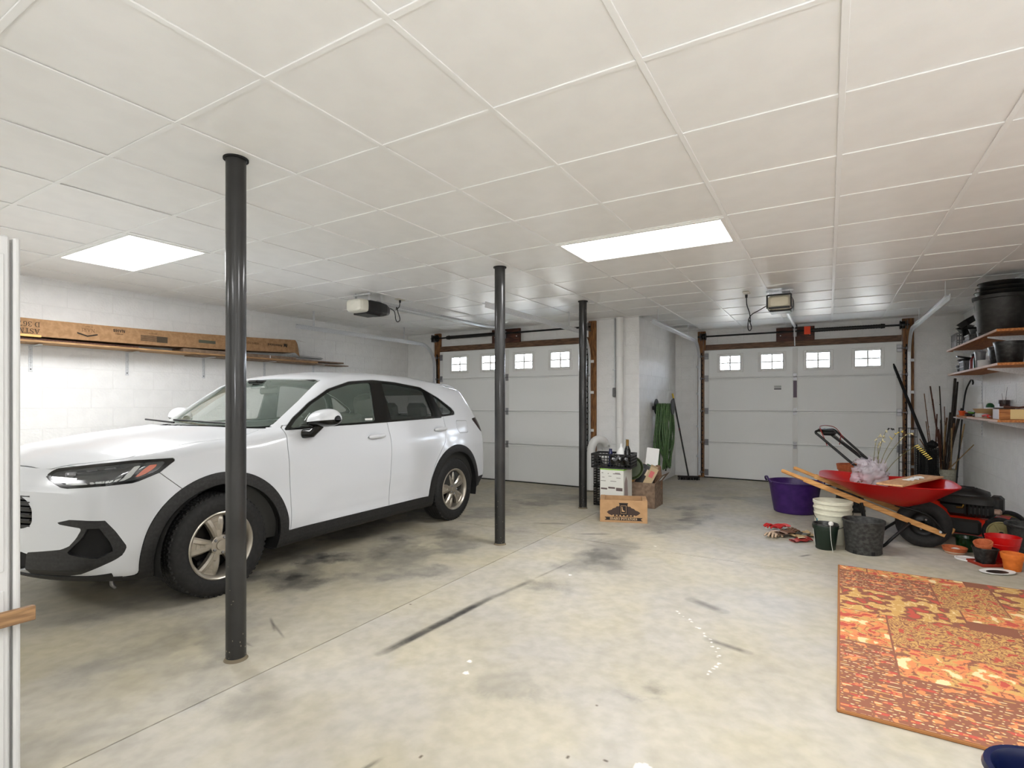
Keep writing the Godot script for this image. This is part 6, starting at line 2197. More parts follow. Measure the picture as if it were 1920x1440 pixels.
	for k in 3:
		var q := Vector3(-0.04 + 0.11 * k, 0, 0.01 - 0.02 * k)
		solo("rag", G.new().sheet(func(u: float, v: float) -> Vector3: return Vector3((u - 0.5) * 0.10, 0.012 * sin(u * PI) * sin(v * PI) + 0.004 * sin(u * 14.0 + k), (v - 0.5) * 0.055 + 0.012 * sin(u * 4.0)), 12, 8, 0.003), M.white, ["crumpled white rag at the near end of the loose board", "white paper scrap folded in the middle of the loose board", "long white rag lying across the far half of the board"][k], "rag", P(0.60 + 0.045 * k, 0.587, 5.80 + 0.10 * k), Vector3(0, 1.0 + 0.3 * k, 0))
	# clear bag of dried orchids in the tub's rear
	var bm := mat(Color(0.86, 0.83, 0.86, 0.42), 0.35)
	bm.transparency = BaseMaterial3D.TRANSPARENCY_ALPHA
	var ns := FastNoiseLite.new()
	ns.seed = 9
	ns.frequency = 2.2
	var bag := thing("plastic_bag", "crumpled clear plastic bag of roots standing in the wheelbarrow", "bag", P(0.335, 0.415, 6.0))
	part("film", G.new().sheet(func(u: float, v: float) -> Vector3:
		var a := u * TAU
		var b := v * PI
		var r := 0.135 + 0.05 * ns.get_noise_3d(cos(a) * sin(b) * 2.0, cos(b) * 2.0, sin(a) * sin(b) * 2.0) + 0.02 * sin(a * 5.0 + b * 3.0)
		return Vector3(cos(a) * sin(b) * r, 0.145 + cos(b) * r * 1.05, sin(a) * sin(b) * r * 0.9), 40, 26), bm, bag)
	var root := G.new()
	for k in 60:
		var p := Vector3(rg.randf_range(-0.1, 0.1), rg.randf_range(0.04, 0.22), rg.randf_range(-0.09, 0.09))
		root.tube([p, p + Vector3(rg.randf_range(-0.06, 0.06), rg.randf_range(-0.05, 0.06), rg.randf_range(-0.05, 0.05))], 0.004, 0.002, 5)
	var rt := part("roots", root, mat(Color(0.36, 0.27, 0.17), 0.9), bag)
	rt.set_meta("kind", "stuff")
	var tuck := G.new()
	for k in 5:
		tuck.at(Vector3(-0.10 + 0.045 * k, 0.27 + 0.02 * (k % 2), 0.03 * (k % 3) - 0.03), Vector3(0.4 * k, k, 0.3))
		tuck.sheet(func(u: float, v: float) -> Vector3: return Vector3((u - 0.5) * 0.11, 0.05 * sin(u * 3.0) * v, (v - 0.5) * 0.10 + 0.012 * sin(u * 12.0)), 8, 8)
	part("folds", tuck, bm, bag)
	var stem_m := mat(Color(0.42, 0.40, 0.20), 0.8)
	var pod := mat(Color(0.82, 0.74, 0.36), 0.75)
	var pale := mat(Color(0.83, 0.79, 0.62), 0.8)
	for k in 6:
		var tip: Vector3 = [Vector3(0.04, 0.42, -0.02), Vector3(0.10, 0.50, 0.0), Vector3(0.16, 0.47, 0.02), Vector3(0.22, 0.46, 0.0), Vector3(0.30, 0.38, 0.03), Vector3(0.0, 0.38, 0.03)][k]
		var s := thing("dried_orchid", ["dried flower stalk with pale pods leaning left out of the bag", "tall dried stalk with dark buds rising from the bag", "dried stalk with cream pods in the middle of the bunch", "thin dried stalk with small pale seed heads", "arching dried stalk with a row of yellow pods at its tip", "short dried stalk with two pale pods at the bag's mouth"][k], "dried plant", P(0.345 + 0.01 * k, 0.50, 6.0))
		var path := smooth_path([Vector3(0, 0, 0), tip * Vector3(0.45, 0.6, 0.5), tip + Vector3(0, 0, 0), tip + Vector3(0.05, -0.05 if k == 4 else 0.02, 0)], 6)
		part("stalk", G.new().tube(path, 0.003, 0.0018, 5), stem_m, s)
		var count := 9 if k == 4 else 5
		for j in count:
			var at: Vector3 = path[path.size() - 1 - j * (1 if k == 4 else 2)]
			if k == 4:
				at = tip + Vector3(0.012 * j, -0.014 * j, 0)
			var d := Vector3(rg.randf_range(-0.02, 0.02), -0.03 if k == 4 else rg.randf_range(-0.02, 0.03), rg.randf_range(-0.01, 0.02))
			if k == 4:
				d = Vector3(-0.028, -0.012, 0.004)
			part("pod", G.new().tube([at, at + d * 0.5, at + d], 0.006 if k != 1 else 0.008, 0.003, 6), (M.black if k == 1 and j < 3 else pod if k == 4 or k == 2 else pale), s)


func mower() -> void:
	# local x forward
	var o := thing("lawn_mower", "red orange push mower with black engine nosed up to the right wall", "lawn mower", P(1.075, 0, 6.49), -0.30)
	var orange := mat(Color(0.80, 0.15, 0.05), 0.35)
	var dark := mat(Color(0.055, 0.055, 0.05), 0.5)
	var olive := mat(Color(0.075, 0.072, 0.06), 0.6)
	var deck := G.new()
	ring_loft([[Vector3(-0.02, 0.075, 0), 0.36, 0.235, 0.55], [Vector3(-0.02, 0.15, 0), 0.355, 0.23, 0.55], [Vector3(-0.02, 0.19, 0), 0.33, 0.205, 0.6], [Vector3(-0.02, 0.215, 0), 0.22, 0.16, 0.7], [Vector3(-0.02, 0.22, 0), 0.01, 0.01, 1.0]], 48, deck)
	part("deck", deck, orange, o)
	var hump := G.new()
	ring_loft([[Vector3(-0.22, 0.12, 0.04), 0.17, 0.21, 0.6], [Vector3(-0.23, 0.27, 0.04), 0.15, 0.19, 0.7], [Vector3(-0.25, 0.34, 0.03), 0.11, 0.15, 0.8], [Vector3(-0.26, 0.355, 0.03), 0.01, 0.01, 1.0]], 36, hump)
	part("rear_hump", hump, orange, o)
	part("side_chute", G.new().box(Vector3(0.04, 0.15, 0.248), Vector3(0.24, 0.13, 0.06), 0.02), olive, o)
	var fc := G.new()
	ring_loft([[Vector3(0.27, 0.17, 0), 0.12, 0.24, 0.5], [Vector3(0.27, 0.205, 0), 0.105, 0.225, 0.55], [Vector3(0.25, 0.215, 0), 0.06, 0.18, 0.7], [Vector3(0.25, 0.217, 0), 0.005, 0.01, 0.7]], 32, fc)
	part("front_cover", fc, olive, o)
	part("red_badge", G.new().box(Vector3(0.27, 0.222, -0.06), Vector3(0.10, 0.008, 0.16), 0.003), mat(Color(0.78, 0.10, 0.06), 0.35), o)
	part("warning_label", G.new().box(Vector3(-0.24, 0.17, 0.228), Vector3(0.06, 0.06, 0.004)), mat(Color(0.80, 0.66, 0.10), 0.5), o)
	var en := G.new()
	en.box(Vector3(-0.02, 0.28, 0), Vector3(0.30, 0.13, 0.30), 0.03)
	part("engine_block", en, dark, o)
	var cy := G.new()
	cy.box(Vector3(0.13, 0.285, 0.12), Vector3(0.20, 0.12, 0.10), 0.03)
	part("muffler", cy, olive, o)
	for k in 6:
		part("cooling_fin", G.new().box(Vector3(0.04 + k * 0.028, 0.29, 0.177), Vector3(0.012, 0.10, 0.012), 0.003), M.dark_steel, o)
	var tank := G.new()
	ring_loft([[Vector3(0.03, 0.34, 0.06), 0.21, 0.13, 0.6], [Vector3(0.03, 0.385, 0.06), 0.205, 0.125, 0.6], [Vector3(0.03, 0.405, 0.05), 0.17, 0.10, 0.7], [Vector3(0.03, 0.41, 0.05), 0.01, 0.01, 0.8]], 36, tank)
	part("fuel_tank", tank, olive, o)
	part("tank_label", G.new().box(Vector3(-0.16, 0.375, 0.155), Vector3(0.10, 0.03, 0.02), 0.003), mat(Color(0.68, 0.64, 0.52), 0.6), o)
	var cov := G.new()
	ring_loft([[Vector3(0.0, 0.40, -0.04), 0.19, 0.17, 0.6], [Vector3(0.0, 0.43, -0.04), 0.185, 0.165, 0.65], [Vector3(-0.01, 0.455, -0.04), 0.13, 0.12, 0.8], [Vector3(-0.01, 0.46, -0.04), 0.05, 0.05, 1.0], [Vector3(-0.01, 0.46, -0.04), 0.005, 0.005, 1.0]], 36, cov)
	part("engine_cover", cov, M.black, o)
	for k in 7:
		var a := TAU * k / 7.0
		part("cover_rib", G.new().box(Vector3(-0.01, 0.463, -0.04) + Vector3(cos(a), 0, sin(a)) * 0.07, Vector3(0.08, 0.012, 0.010), 0.003), M.black, o, Vector3.ZERO)
	part("air_filter", G.new().box(Vector3(0.23, 0.33, -0.04), Vector3(0.10, 0.16, 0.16), 0.025), dark, o)
	part("spark_cover", G.new().box(Vector3(0.25, 0.285, 0.10), Vector3(0.06, 0.05, 0.05), 0.012), mat(Color(0.62, 0.52, 0.46), 0.4, 0.4), o)
	part("fuel_cap", G.new().lathe([Vector2(0.03, 0.0), Vector2(0.03, 0.022), Vector2(0, 0.024)], 18), M.black, o, Vector3(-0.10, 0.405, 0.07))
	part("brass_tap", G.new().tube([Vector3(-0.02, 0.30, 0.165), Vector3(0.02, 0.305, 0.175), Vector3(0.03, 0.33, 0.17)], 0.010, -1, 8), mat(Color(0.55, 0.42, 0.18), 0.4, 0.7), o)
	for q in [[0.29, 0.225, 0.13], [0.29, -0.225, 0.13], [-0.33, 0.225, 0.13], [-0.33, -0.225, 0.13]]:
		var w := Node3D.new()
		w.name = "wheel"
		o.add_child(w, true)
		w.position = Vector3(q[0], q[2], q[1] * 1.04)
		w.rotation.x = PI / 2 * signf(q[1])
		part("tyre", G.new().lathe([Vector2(0.098, -0.02), Vector2(0.12, -0.024), Vector2(0.130, -0.015), Vector2(0.130, 0.015), Vector2(0.12, 0.024), Vector2(0.098, 0.02)], 36), M.rubber, w)
		var cream := mat(Color(0.60, 0.56, 0.36), 0.5)
		part("rim", G.new().lathe([Vector2(0.102, -0.015), Vector2(0.102, 0.02), Vector2(0.092, 0.022), Vector2(0.086, 0.008), Vector2(0.0, 0.008)], 36), cream, w)
		for k in 3:
			var a := TAU * k / 3.0
			var sp := G.new()
			sp.t = Transform3D(Basis(Vector3.UP, -a), Vector3.ZERO)
			sp.box(Vector3(0.055, 0.012, 0), Vector3(0.07, 0.014, 0.022), 0.004)
			part("spoke", sp, cream, w)
		part("hub", G.new().lathe([Vector2(0.026, 0.005), Vector2(0.026, 0.022), Vector2(0.016, 0.024), Vector2(0.016, 0.012), Vector2(0, 0.012)], 20), cream, w)
		part("axle_hole", G.new().lathe([Vector2(0.016, 0.0135), Vector2(0, 0.0135)], 14), M.black, w)
	# folding handle: two bars joined by a top loop, bail, switch and cables
	var top := []
	for s in [Vector3(-0.34, 0.20, 0.235), Vector3(-0.78, 0.60, 0.27), Vector3(-1.10, 0.885, 0.275), Vector3(-1.165, 0.935, 0.25), Vector3(-1.165, 0.955, 0.17), Vector3(-1.16, 0.955, -0.17), Vector3(-1.14, 0.945, -0.25), Vector3(-1.08, 0.885, -0.275), Vector3(-0.78, 0.60, -0.27), Vector3(-0.34, 0.20, -0.235)]:
		top.append(s)
	part("handle", G.new().tube(smooth_path(top, 6), 0.0125, -1, 10), M.black, o)
	for z in [0.262, -0.262]:
		part("fold_knob", G.new().tube([Vector3(-0.75, 0.575, z * 0.95), Vector3(-0.75, 0.575, z * 1.25)], 0.018, 0.012, 10), M.black, o)
		part("fold_lever", G.new().tube([Vector3(-0.75, 0.575, z * 1.2), Vector3(-0.73, 0.62, z * 1.2)], 0.008, -1, 8), M.black, o)
		part("lower_bar", G.new().tube([Vector3(-0.34, 0.17, z * 0.82), Vector3(-0.76, 0.55, z * 0.86)], 0.010, -1, 8), M.black, o)
	part("control_box", G.new().box(Vector3(-1.10, 0.93, 0.05), Vector3(0.13, 0.06, 0.09), 0.022), M.black, o)
	part("drive_tube", G.new().tube([Vector3(-1.08, 0.91, 0.05), Vector3(-0.34, 0.30, 0.04)], 0.013, -1, 8), M.black, o)
	part("grip", G.new().tube([Vector3(-1.165, 0.957, 0.15), Vector3(-1.165, 0.957, -0.02)], 0.018, -1, 10), M.black, o)
	var red := mat(Color(0.55, 0.10, 0.07), 0.4)
	part("bail", G.new().tube(smooth_path([Vector3(-1.08, 0.87, 0.255), Vector3(-1.13, 0.97, 0.22), Vector3(-1.17, 1.0, 0.10), Vector3(-1.17, 1.0, -0.12), Vector3(-1.12, 0.97, -0.23), Vector3(-1.05, 0.86, -0.26)], 5), 0.0045, -1, 6), red, o)
	part("control_rod", G.new().tube([Vector3(-1.10, 0.88, 0.2), Vector3(-1.07, 0.80, 0.21)], 0.0045, -1, 6), red, o)
	part("control_rod", G.new().tube([Vector3(-1.02, 0.90, -0.06), Vector3(-1.03, 0.80, -0.05)], 0.0045, -1, 6), red, o)
	for k in 3:
		part("cable", G.new().tube(smooth_path([Vector3(-1.08, 0.90, 0.04 - 0.05 * k), Vector3(-0.85, 0.74 - 0.02 * k, 0.10 - 0.10 * k), Vector3(-0.6, 0.48, 0.06 - 0.09 * k), Vector3(-0.28, 0.30, 0.03 - 0.06 * k)], 6), 0.004, -1, 5), M.black, o)


func stakes(rg: RandomNumberGenerator) -> void:
	var bk := thing("stake_bucket", "dirty white bucket holding the garden stakes in the corner", "bucket", P(1.28, 0, 8.85))
	part("body", G.new().lathe([Vector2(0, 0), Vector2(0.115, 0), Vector2(0.132, 0.30), Vector2(0.14, 0.302), Vector2(0.14, 0.315), Vector2(0.134, 0.318), Vector2(0.136, 0.40), Vector2(0.128, 0.40), Vector2(0.11, 0.012), Vector2(0, 0.012)], 32), grained(Color(0.66, 0.65, 0.58), 0.10, 0.6, 5.0, 131), bk)
	# [top x, top y, top d, radius, tone]
	var tops := [[1.12, 1.375, 9.2, 0.006, 0], [1.185, 1.475, 9.2, 0.010, 1], [1.215, 1.30, 9.22, 0.006, 0], [1.29, 1.475, 9.25, 0.008, 2], [1.335, 1.20, 9.2, 0.006, 0], [1.455, 1.575, 9.25, 0.018, 2], [1.485, 1.53, 9.28, 0.013, 2], [1.13, 1.0, 9.12, 0.007, 0], [1.25, 1.10, 9.15, 0.009, 1], [1.30, 1.02, 9.2, 0.012, 1], [1.36, 1.05, 9.2, 0.012, 0], [1.40, 1.12, 9.22, 0.014, 2], [1.42, 0.98, 9.1, 0.013, 0], [1.46, 1.05, 9.1, 0.014, 0], [1.38, 0.92, 9.0, 0.010, 3], [1.49, 1.18, 9.05, 0.015, 2], [1.33, 0.95, 9.1, 0.010, 3], [1.26, 0.90, 9.1, 0.009, 1], [1.50, 0.98, 8.95, 0.010, 3], [1.22, 1.18, 9.2, 0.006, 0], [1.44, 1.32, 9.2, 0.010, 2]]
	var tone := [wood(Color(0.36, 0.24, 0.16), Color(0.50, 0.36, 0.24), 1, 133), wood(Color(0.26, 0.14, 0.09), Color(0.40, 0.23, 0.15), 1, 134), wood(Color(0.12, 0.10, 0.085), Color(0.24, 0.20, 0.165), 1, 135), wood(Color(0.50, 0.40, 0.26), Color(0.64, 0.53, 0.36), 1, 136)]
	var word := ["tan bamboo stake", "reddish brown stake", "weathered dark stake", "pale straw coloured cane"]
	var tall := ["short", "chest high", "tall"]
	var k := 0
	for s in tops:
		var a := P(1.28 + rg.randf_range(-0.07, 0.07), 0.02, 8.85 + rg.randf_range(-0.06, 0.06))
		var b := P(minf(s[0], 1.535), s[1], s[2])
		var sz: String = tall[0] if s[1] < 1.04 else tall[1] if s[1] < 1.3 else tall[2]
		var o := thing("garden_stake", "%s %s standing in the dirty white bucket" % [sz, word[s[4]]], "stake", a, 0.0, "stakes in the corner bucket: %s %s" % [sz, word[s[4]]])
		var mid := (b - a) * 0.5 + Vector3(rg.randf_range(-0.012, 0.012), 0, rg.randf_range(-0.012, 0.012))
		var cane := G.new().tube(smooth_path([Vector3.ZERO, mid, b - a], 4), s[3], s[3] * 0.85, 7)
		if s[3] < 0.012:
			for j in 4:
				var q := (b - a) * (0.35 + 0.16 * j)
				cane.tube([q - (b - a).normalized() * 0.003, q + (b - a).normalized() * 0.003], s[3] * 1.25, -1, 7)
		part("cane", cane, tone[s[4]], o)
		k += 1
	# the odd ones
	solo("leaning_cane", G.new().tube([P(1.31, 0.40, 8.76), P(1.52, 0.74, 8.55)], 0.006, -1, 6), tone[3], "pale cane lying slantwise out of the corner bucket towards the wall", "stake")
	solo("short_stick", G.new().tube([P(1.06, 0.76, 9.1), P(1.17, 0.52, 8.95)], 0.007, -1, 6), tone[0], "short brown stick poking up behind the black wire roll", "stick")
	var lp := thing("long_pole", "long dark pole leaning against the garage door's track", "pole", P(1.30, 0.0, 8.62))
	part("shaft", G.new().tube([Vector3.ZERO, Vector3(-0.50, 1.75, -0.66)], 0.021, 0.017, 10), M.black_matte, lp)
	part("tip", G.new().tube([Vector3(-0.50, 1.75, -0.66), Vector3(-0.512, 1.80, -0.675)], 0.016, 0.008, 10), M.black_matte, lp)
	var hc := thing("hooked_cane", "thin black crook handled cane rising before the shelf bracket", "cane", P(1.40, 0, 8.72))
	part("shaft", G.new().tube(smooth_path([Vector3(-0.03, 0.03, 0), Vector3(0.03, 0.9, -0.02), Vector3(0.06, 1.35, 0.04), Vector3(0.085, 1.50, 0.14), Vector3(0.09, 1.535, 0.24), Vector3(0.09, 1.50, 0.30), Vector3(0.09, 1.475, 0.285)], 5), 0.009, -1, 8), M.black, hc)
	# wire rolls
	wire_roll(P(1.085, 0, 8.68), 0.118, 0.68, 30, 22, M.black, "roll of black wire mesh standing beside the stake bucket")
	wire_roll(P(0.90, 0, 8.80), 0.10, 0.92, 9, 8, mat(Color(0.10, 0.12, 0.15), 0.4, 0.5), "thin round wire plant cage beside the door frame")
	part("black_bag", G.new().sheet(func(u: float, v: float) -> Vector3:
		var a := u * TAU
		var r := (0.055 + 0.012 * sin(a * 4.0 + v * 5.0)) * sin(v * PI)
		return Vector3(cos(a) * r, 0.66 + v * 0.12, sin(a) * r), 20, 10), M.black_matte, get_node("wire_roll"), Vector3(0.05, 0, 0.02))


func wire_roll(where: Vector3, r: float, hgt: float, n: int, rows: int, m: Material, label: String) -> void:
	var o := thing("wire_roll", label, "wire mesh", where)
	for q in ([0.0, 0.02, 0.045] if n > 20 else [0.0]):
		var g := G.new()
		for k in n:
			var a: float = TAU * k / n + q * 9.0
			var p: Vector3 = Vector3(cos(a), 0, sin(a)) * (r - q)
			g.tube([p + Vector3(0, 0.01, 0), p + Vector3(0, hgt - q, 0)], 0.0028, -1, 4)
		for k in rows + 1:
			var ring := []
			for j in 25:
				var a := TAU * j / 24.0
				ring.append(Vector3(cos(a) * (r - q), 0.012 + (hgt - q - 0.014) * k / rows, sin(a) * (r - q)))
			g.tube(ring, 0.0025, -1, 4, false)
		part("mesh_layer", g, m, o)


func build_right_shelves() -> void:
	var wd := wood(Color(0.60, 0.36, 0.16), Color(0.74, 0.48, 0.24), 2, 141)
	var raw := mat(Color(0.80, 0.70, 0.64), 0.7)
	var names := ["top plank shelf on the right wall carrying the big black tub", "middle plank shelf on the right wall carrying small pots and bottles", "lowest plank shelf on the right wall with tools and a wooden block"]
	var k := 0
	for s in [[1.885, 6.28, 8.60], [1.585, 6.25, 8.53], [1.085, 6.25, 8.50]]:
		var o := thing("plank_shelf", names[k], "shelf", P(1.57, s[0], s[1]), 0.0, "plank shelves on the right wall")
		var ln: float = s[2] - s[1]
		var g := G.new()
		# plan outline, sagging towards the far corner on the lowest one
		var out := [Vector2(0, 0), Vector2(-0.30, 0), Vector2(-0.30, -ln * 0.55)]
		if k == 2:
			out.append_array([Vector2(-0.295, -ln * 0.7), Vector2(-0.275, -ln * 0.85), Vector2(-0.24, -ln * 0.95), Vector2(-0.16, -ln)])
		else:
			out.append(Vector2(-0.30, -ln))
		out.append(Vector2(0, -ln))
		g.t = Transform3D(Basis(Vector3(1, 0, 0), Vector3(0, 0, 1), Vector3(0, -1, 0)), Vector3.ZERO)
		g.prism(out, -0.022, 0.0)
		part("plank", g, wd, o)
		part("front_edge", G.new().box(Vector3(-0.301, 0.011, -ln * 0.27 if k == 2 else -ln / 2), Vector3(0.002, 0.02, ln * 0.54 if k == 2 else ln - 0.004)), raw, o)
		for d in [6.75, 8.38]:
			var b := G.new()
			b.at(Vector3(0, 0, s[1] - d))
			b.prism([Vector2(-0.006, -0.075), Vector2(-0.006, -0.002), Vector2(-0.27, -0.002), Vector2(-0.27, -0.014)], -0.006, 0.006)
			part("bracket", b, M.galv, o)
		k += 1
	for d in [6.75, 8.38]:
		var st := thing("shelf_standard", "slotted steel shelf upright near the shelves' far end" if d > 8 else "slotted steel shelf upright near the shelves' camera-side end", "shelf upright", P(1.57, 0, d), 0.0, "shelf uprights")
		st.set_meta("label", "slotted steel shelf upright beside the hooked cane" if d > 8 else "slotted steel shelf upright below the big black tub")
		part("channel", G.new().box(Vector3(-0.004, 1.45, 0), Vector3(0.008, 1.24, 0.016), 0.002), M.galv, st)
		var sl := G.new()
		for q in 30:
			sl.box(Vector3(-0.0085, 0.88 + q * 0.04, 0), Vector3(0.001, 0.014, 0.005))
		part("slots", sl, M.black_matte, st)
	# --- top shelf
	var y := 1.907
	var big := thing("black_tub", "big round black plant tub on the top shelf, stacked with trays", "tub", P(1.375, y, 6.62))
	part("tub", G.new().lathe([Vector2(0, 0), Vector2(0.165, 0), Vector2(0.17, 0.006), Vector2(0.198, 0.30), Vector2(0.21, 0.305), Vector2(0.212, 0.335), Vector2(0.20, 0.337), Vector2(0.19, 0.30), Vector2(0.16, 0.012), Vector2(0, 0.012)], 48), grained(Color(0.07, 0.066, 0.058), 0.2, 0.5, 3.0, 143), big)
	for a in [0.8, 2.0, 3.6]:
		part("drain_hole", G.new().box(Vector3(0, 0.03, 0.1725), Vector3(0.022, 0.022, 0.004), 0.004), M.black_matte, big, Vector3.ZERO, Vector3(0, a, 0))
	for q in 3:
		solo("plant_tray", G.new().lathe([Vector2(0, 0), Vector2(0.17 - 0.012 * q, 0), Vector2(0.19 - 0.012 * q, 0.034), Vector2(0.198 - 0.012 * q, 0.036), Vector2(0.196 - 0.012 * q, 0.04), Vector2(0.185 - 0.012 * q, 0.038), Vector2(0.165 - 0.012 * q, 0.006), Vector2(0, 0.006)], 40), M.black, ["lowest round black tray on the big black tub", "middle round black tray on the big black tub", "topmost round black tray on the big black tub"][q], "tray", P(1.375, y + 0.338 + q * 0.041, 6.62), Vector3.ZERO, "trays on the big tub")
	var ts := thing("pot_stack", "tall stack of slim grey pots between the tub and the grey baskets", "pots", P(1.375, y, 7.27))
	for q in 4:
		part("pot", pot_mesh(0.05, 0.06, 0.085, 0.02), mat(Color(0.30, 0.30, 0.31), 0.4), ts, Vector3(0, 0.08 * q, 0))
	slat_basket(P(1.40, y, 7.62), 0.20, 0.085, 0.22, mat(Color(0.36, 0.36, 0.37), 0.45), "low grey slatted basket beside the stack of slim pots")
	slat_basket(P(1.40, y, 8.20), 0.24, 0.16, 0.30, mat(Color(0.45, 0.45, 0.46), 0.45), "taller grey slatted basket at the far end of the top shelf")
	for q in 4:
		var g := G.new()
		ring_loft([[Vector3(0, 0, 0), 0.05, 0.07, 0.4], [Vector3(0, 0.06, 0), 0.065, 0.085, 0.4], [Vector3(0, 0.062, 0), 0.072, 0.092, 0.4], [Vector3(0, 0.062, 0), 0.06, 0.08, 0.4], [Vector3(0, 0.01, 0), 0.047, 0.066, 0.4], [Vector3(0, 0.01, 0), 0.001, 0.001, 0.4]], 24, g)
		solo("seed_tray", g, M.black, ["black seed tray tipped over the tall grey basket's rim", "black seed tray lying in the low grey basket", "black seed tray on edge between the two grey baskets", "uppermost black seed tray of the leaning pile"][q], "tray", [P(1.38, 2.075, 8.12), P(1.40, 1.995, 7.62), P(1.38, 2.0, 7.92), P(1.38, 2.15, 8.02)][q], [Vector3(0.2, 0.2, 0.35), Vector3(0.1, 0.5, 0.1), Vector3(1.2, 0.1, 0.2), Vector3(-0.3, 0.4, 0.5)][q])
	# --- middle shelf
	y = 1.607
	solo("black_planter", pot_mesh(0.085, 0.11, 0.20, 0.03), M.pot_black, "glossy black pot near the open end of the middle shelf", "pot", P(1.40, y, 6.48))
	solo("black_planter", pot_mesh(0.075, 0.098, 0.19, 0.03), M.pot_black, "slightly smaller black pot behind the white tin", "pot", P(1.44, y, 6.95))
	solo("white_tin", G.new().lathe([Vector2(0, 0), Vector2(0.05, 0), Vector2(0.052, 0.003), Vector2(0.052, 0.06), Vector2(0.054, 0.063), Vector2(0.05, 0.068), Vector2(0, 0.064)], 28), mat(Color(0.80, 0.80, 0.80), 0.35), "low white round tin on the middle shelf", "tin", P(1.32, y, 6.98))
	solo("tall_cup", pot_mesh(0.035, 0.045, 0.17, 0.02), mat(Color(0.45, 0.45, 0.46), 0.35), "tall grey cup between the white tin and the green bottle", "cup", P(1.33, y, 7.20))
	tool_bottle("green_bottle", P(1.34, y, 7.42), 0.026, 0.16, Color(0.05, 0.20, 0.10), "slim dark green bottle on the middle shelf")
	tool_bottle("red_bottle", P(1.34, y, 7.58), 0.028, 0.15, Color(0.42, 0.07, 0.04), "brick red bottle with black cap on the middle shelf")
	tool_bottle("red_bottle", P(1.38, y, 7.70), 0.026, 0.14, Color(0.50, 0.12, 0.07), "rusty red bottle with pale cap beside the grey basket")
	slat_basket(P(1.41, y, 7.95), 0.20, 0.12, 0.22, mat(Color(0.40, 0.41, 0.42), 0.45), "grey slatted basket in the middle of the middle shelf")
	var cof := thing("small_black_pot", "small black pot with a pale band at the far end of the middle shelf", "pot", P(1.38, y, 8.28))
	part("pot", pot_mesh(0.055, 0.07, 0.09, 0.02), M.pot_black, cof)
	part("band", G.new().lathe([Vector2(0.066, 0.045), Vector2(0.0685, 0.062)], 24), mat(Color(0.55, 0.55, 0.55), 0.4), cof)
	solo("small_black_pot", pot_mesh(0.045, 0.06, 0.08, 0.015), M.pot_black, "small black pot stacked askew on the banded pot", "pot", P(1.39, y + 0.088, 8.27), Vector3(0.12, 0, 0.15))
	solo("black_lid", G.new().lathe([Vector2(0, 0), Vector2(0.07, 0), Vector2(0.072, 0.014), Vector2(0.066, 0.016), Vector2(0, 0.012)], 24), M.black, "black lid tilted on the stack of small pots", "saucer", P(1.37, y + 0.175, 8.22), Vector3(0.15, 0, -0.2))  # a loose black lid resting on the small pots
	# --- lowest shelf
	y = 1.107
	var blk := thing("wood_block", "square cut wooden block with a pale centre panel on the lowest shelf", "block", P(1.40, y + 0.001, 6.45))
	part("block", G.new().box(Vector3(0, 0.045, 0), Vector3(0.20, 0.09, 0.20), 0.004), wood(Color(0.55, 0.33, 0.15), Color(0.70, 0.46, 0.24), 0, 151), blk)
	part("pale_panel", G.new().box(Vector3(0.02, 0.046, 0.101), Vector3(0.09, 0.086, 0.003)), mat(Color(0.84, 0.74, 0.52), 0.6), blk)
	part("white_side", G.new().box(Vector3(-0.1012, 0.045, 0), Vector3(0.003, 0.088, 0.196)), mat(Color(0.83, 0.83, 0.85), 0.5), blk)
	solo("trowel", G.new().tube([Vector3(-0.10, 0.02, 0), Vector3(0.0, 0.012, 0), Vector3(0.10, 0.03, 0.02)], 0.011, 0.008, 8), wood(Color(0.24, 0.12, 0.07), Color(0.36, 0.20, 0.12), 0, 153), "dark wooden tool handle lying on the wooden block", "tool handle", P(1.45, 1.199, 6.44))
	var twig := thing("twig_pot", "brown pot of thin dry twigs beside the wooden block", "pot", P(1.46, y, 6.95))
	part("pot", pot_mesh(0.06, 0.075, 0.10, 0.025), mat(Color(0.20, 0.165, 0.14), 0.6), twig)
	for q in [[0.02, 0.30, 0.02], [-0.01, 0.24, -0.03], [0.05, 0.20, -0.16], [0.045, 0.17, -0.14], [-0.03, 0.16, 0.03]]:
		part("twig", G.new().tube(smooth_path([Vector3(0, 0.02, 0), Vector3(q[0] * 0.3, q[1] * 0.5, q[2] * 0.4), Vector3(q[0], q[1], q[2])], 3), 0.0022, 0.0012, 5), mat(Color(0.34, 0.32, 0.29), 0.8), twig)
	solo("beige_bowl", pot_mesh(0.055, 0.095, 0.085, 0.006), grained(Color(0.74, 0.60, 0.42), 0.05, 0.6, 6.0, 155), "beige flared bowl on the lowest shelf", "bowl", P(1.40, y, 7.38))
	var br := thing("brown_jar", "brown jar with a white label standing behind the beige bowl", "jar", P(1.515, y, 7.20))
	part("jar", G.new().lathe([Vector2(0, 0), Vector2(0.042, 0), Vector2(0.044, 0.13), Vector2(0.036, 0.14)], 24), mat(Color(0.22, 0.10, 0.07), 0.3), br)
	part("label", G.new().lathe([Vector2(0.0448, 0.065), Vector2(0.0448, 0.11)], 24), M.white, br)
	part("lid", G.new().lathe([Vector2(0.044, 0.135), Vector2(0.044, 0.175), Vector2(0, 0.177)], 24), mat(Color(0.15, 0.06, 0.05), 0.4), br)
	var gb := thing("glue_bottle", "white bottle with a green dome cap behind the pruner", "bottle", P(1.50, y, 7.68))
	part("bottle", G.new().lathe([Vector2(0, 0), Vector2(0.036, 0), Vector2(0.036, 0.095), Vector2(0.03, 0.10)], 20), M.white, gb)
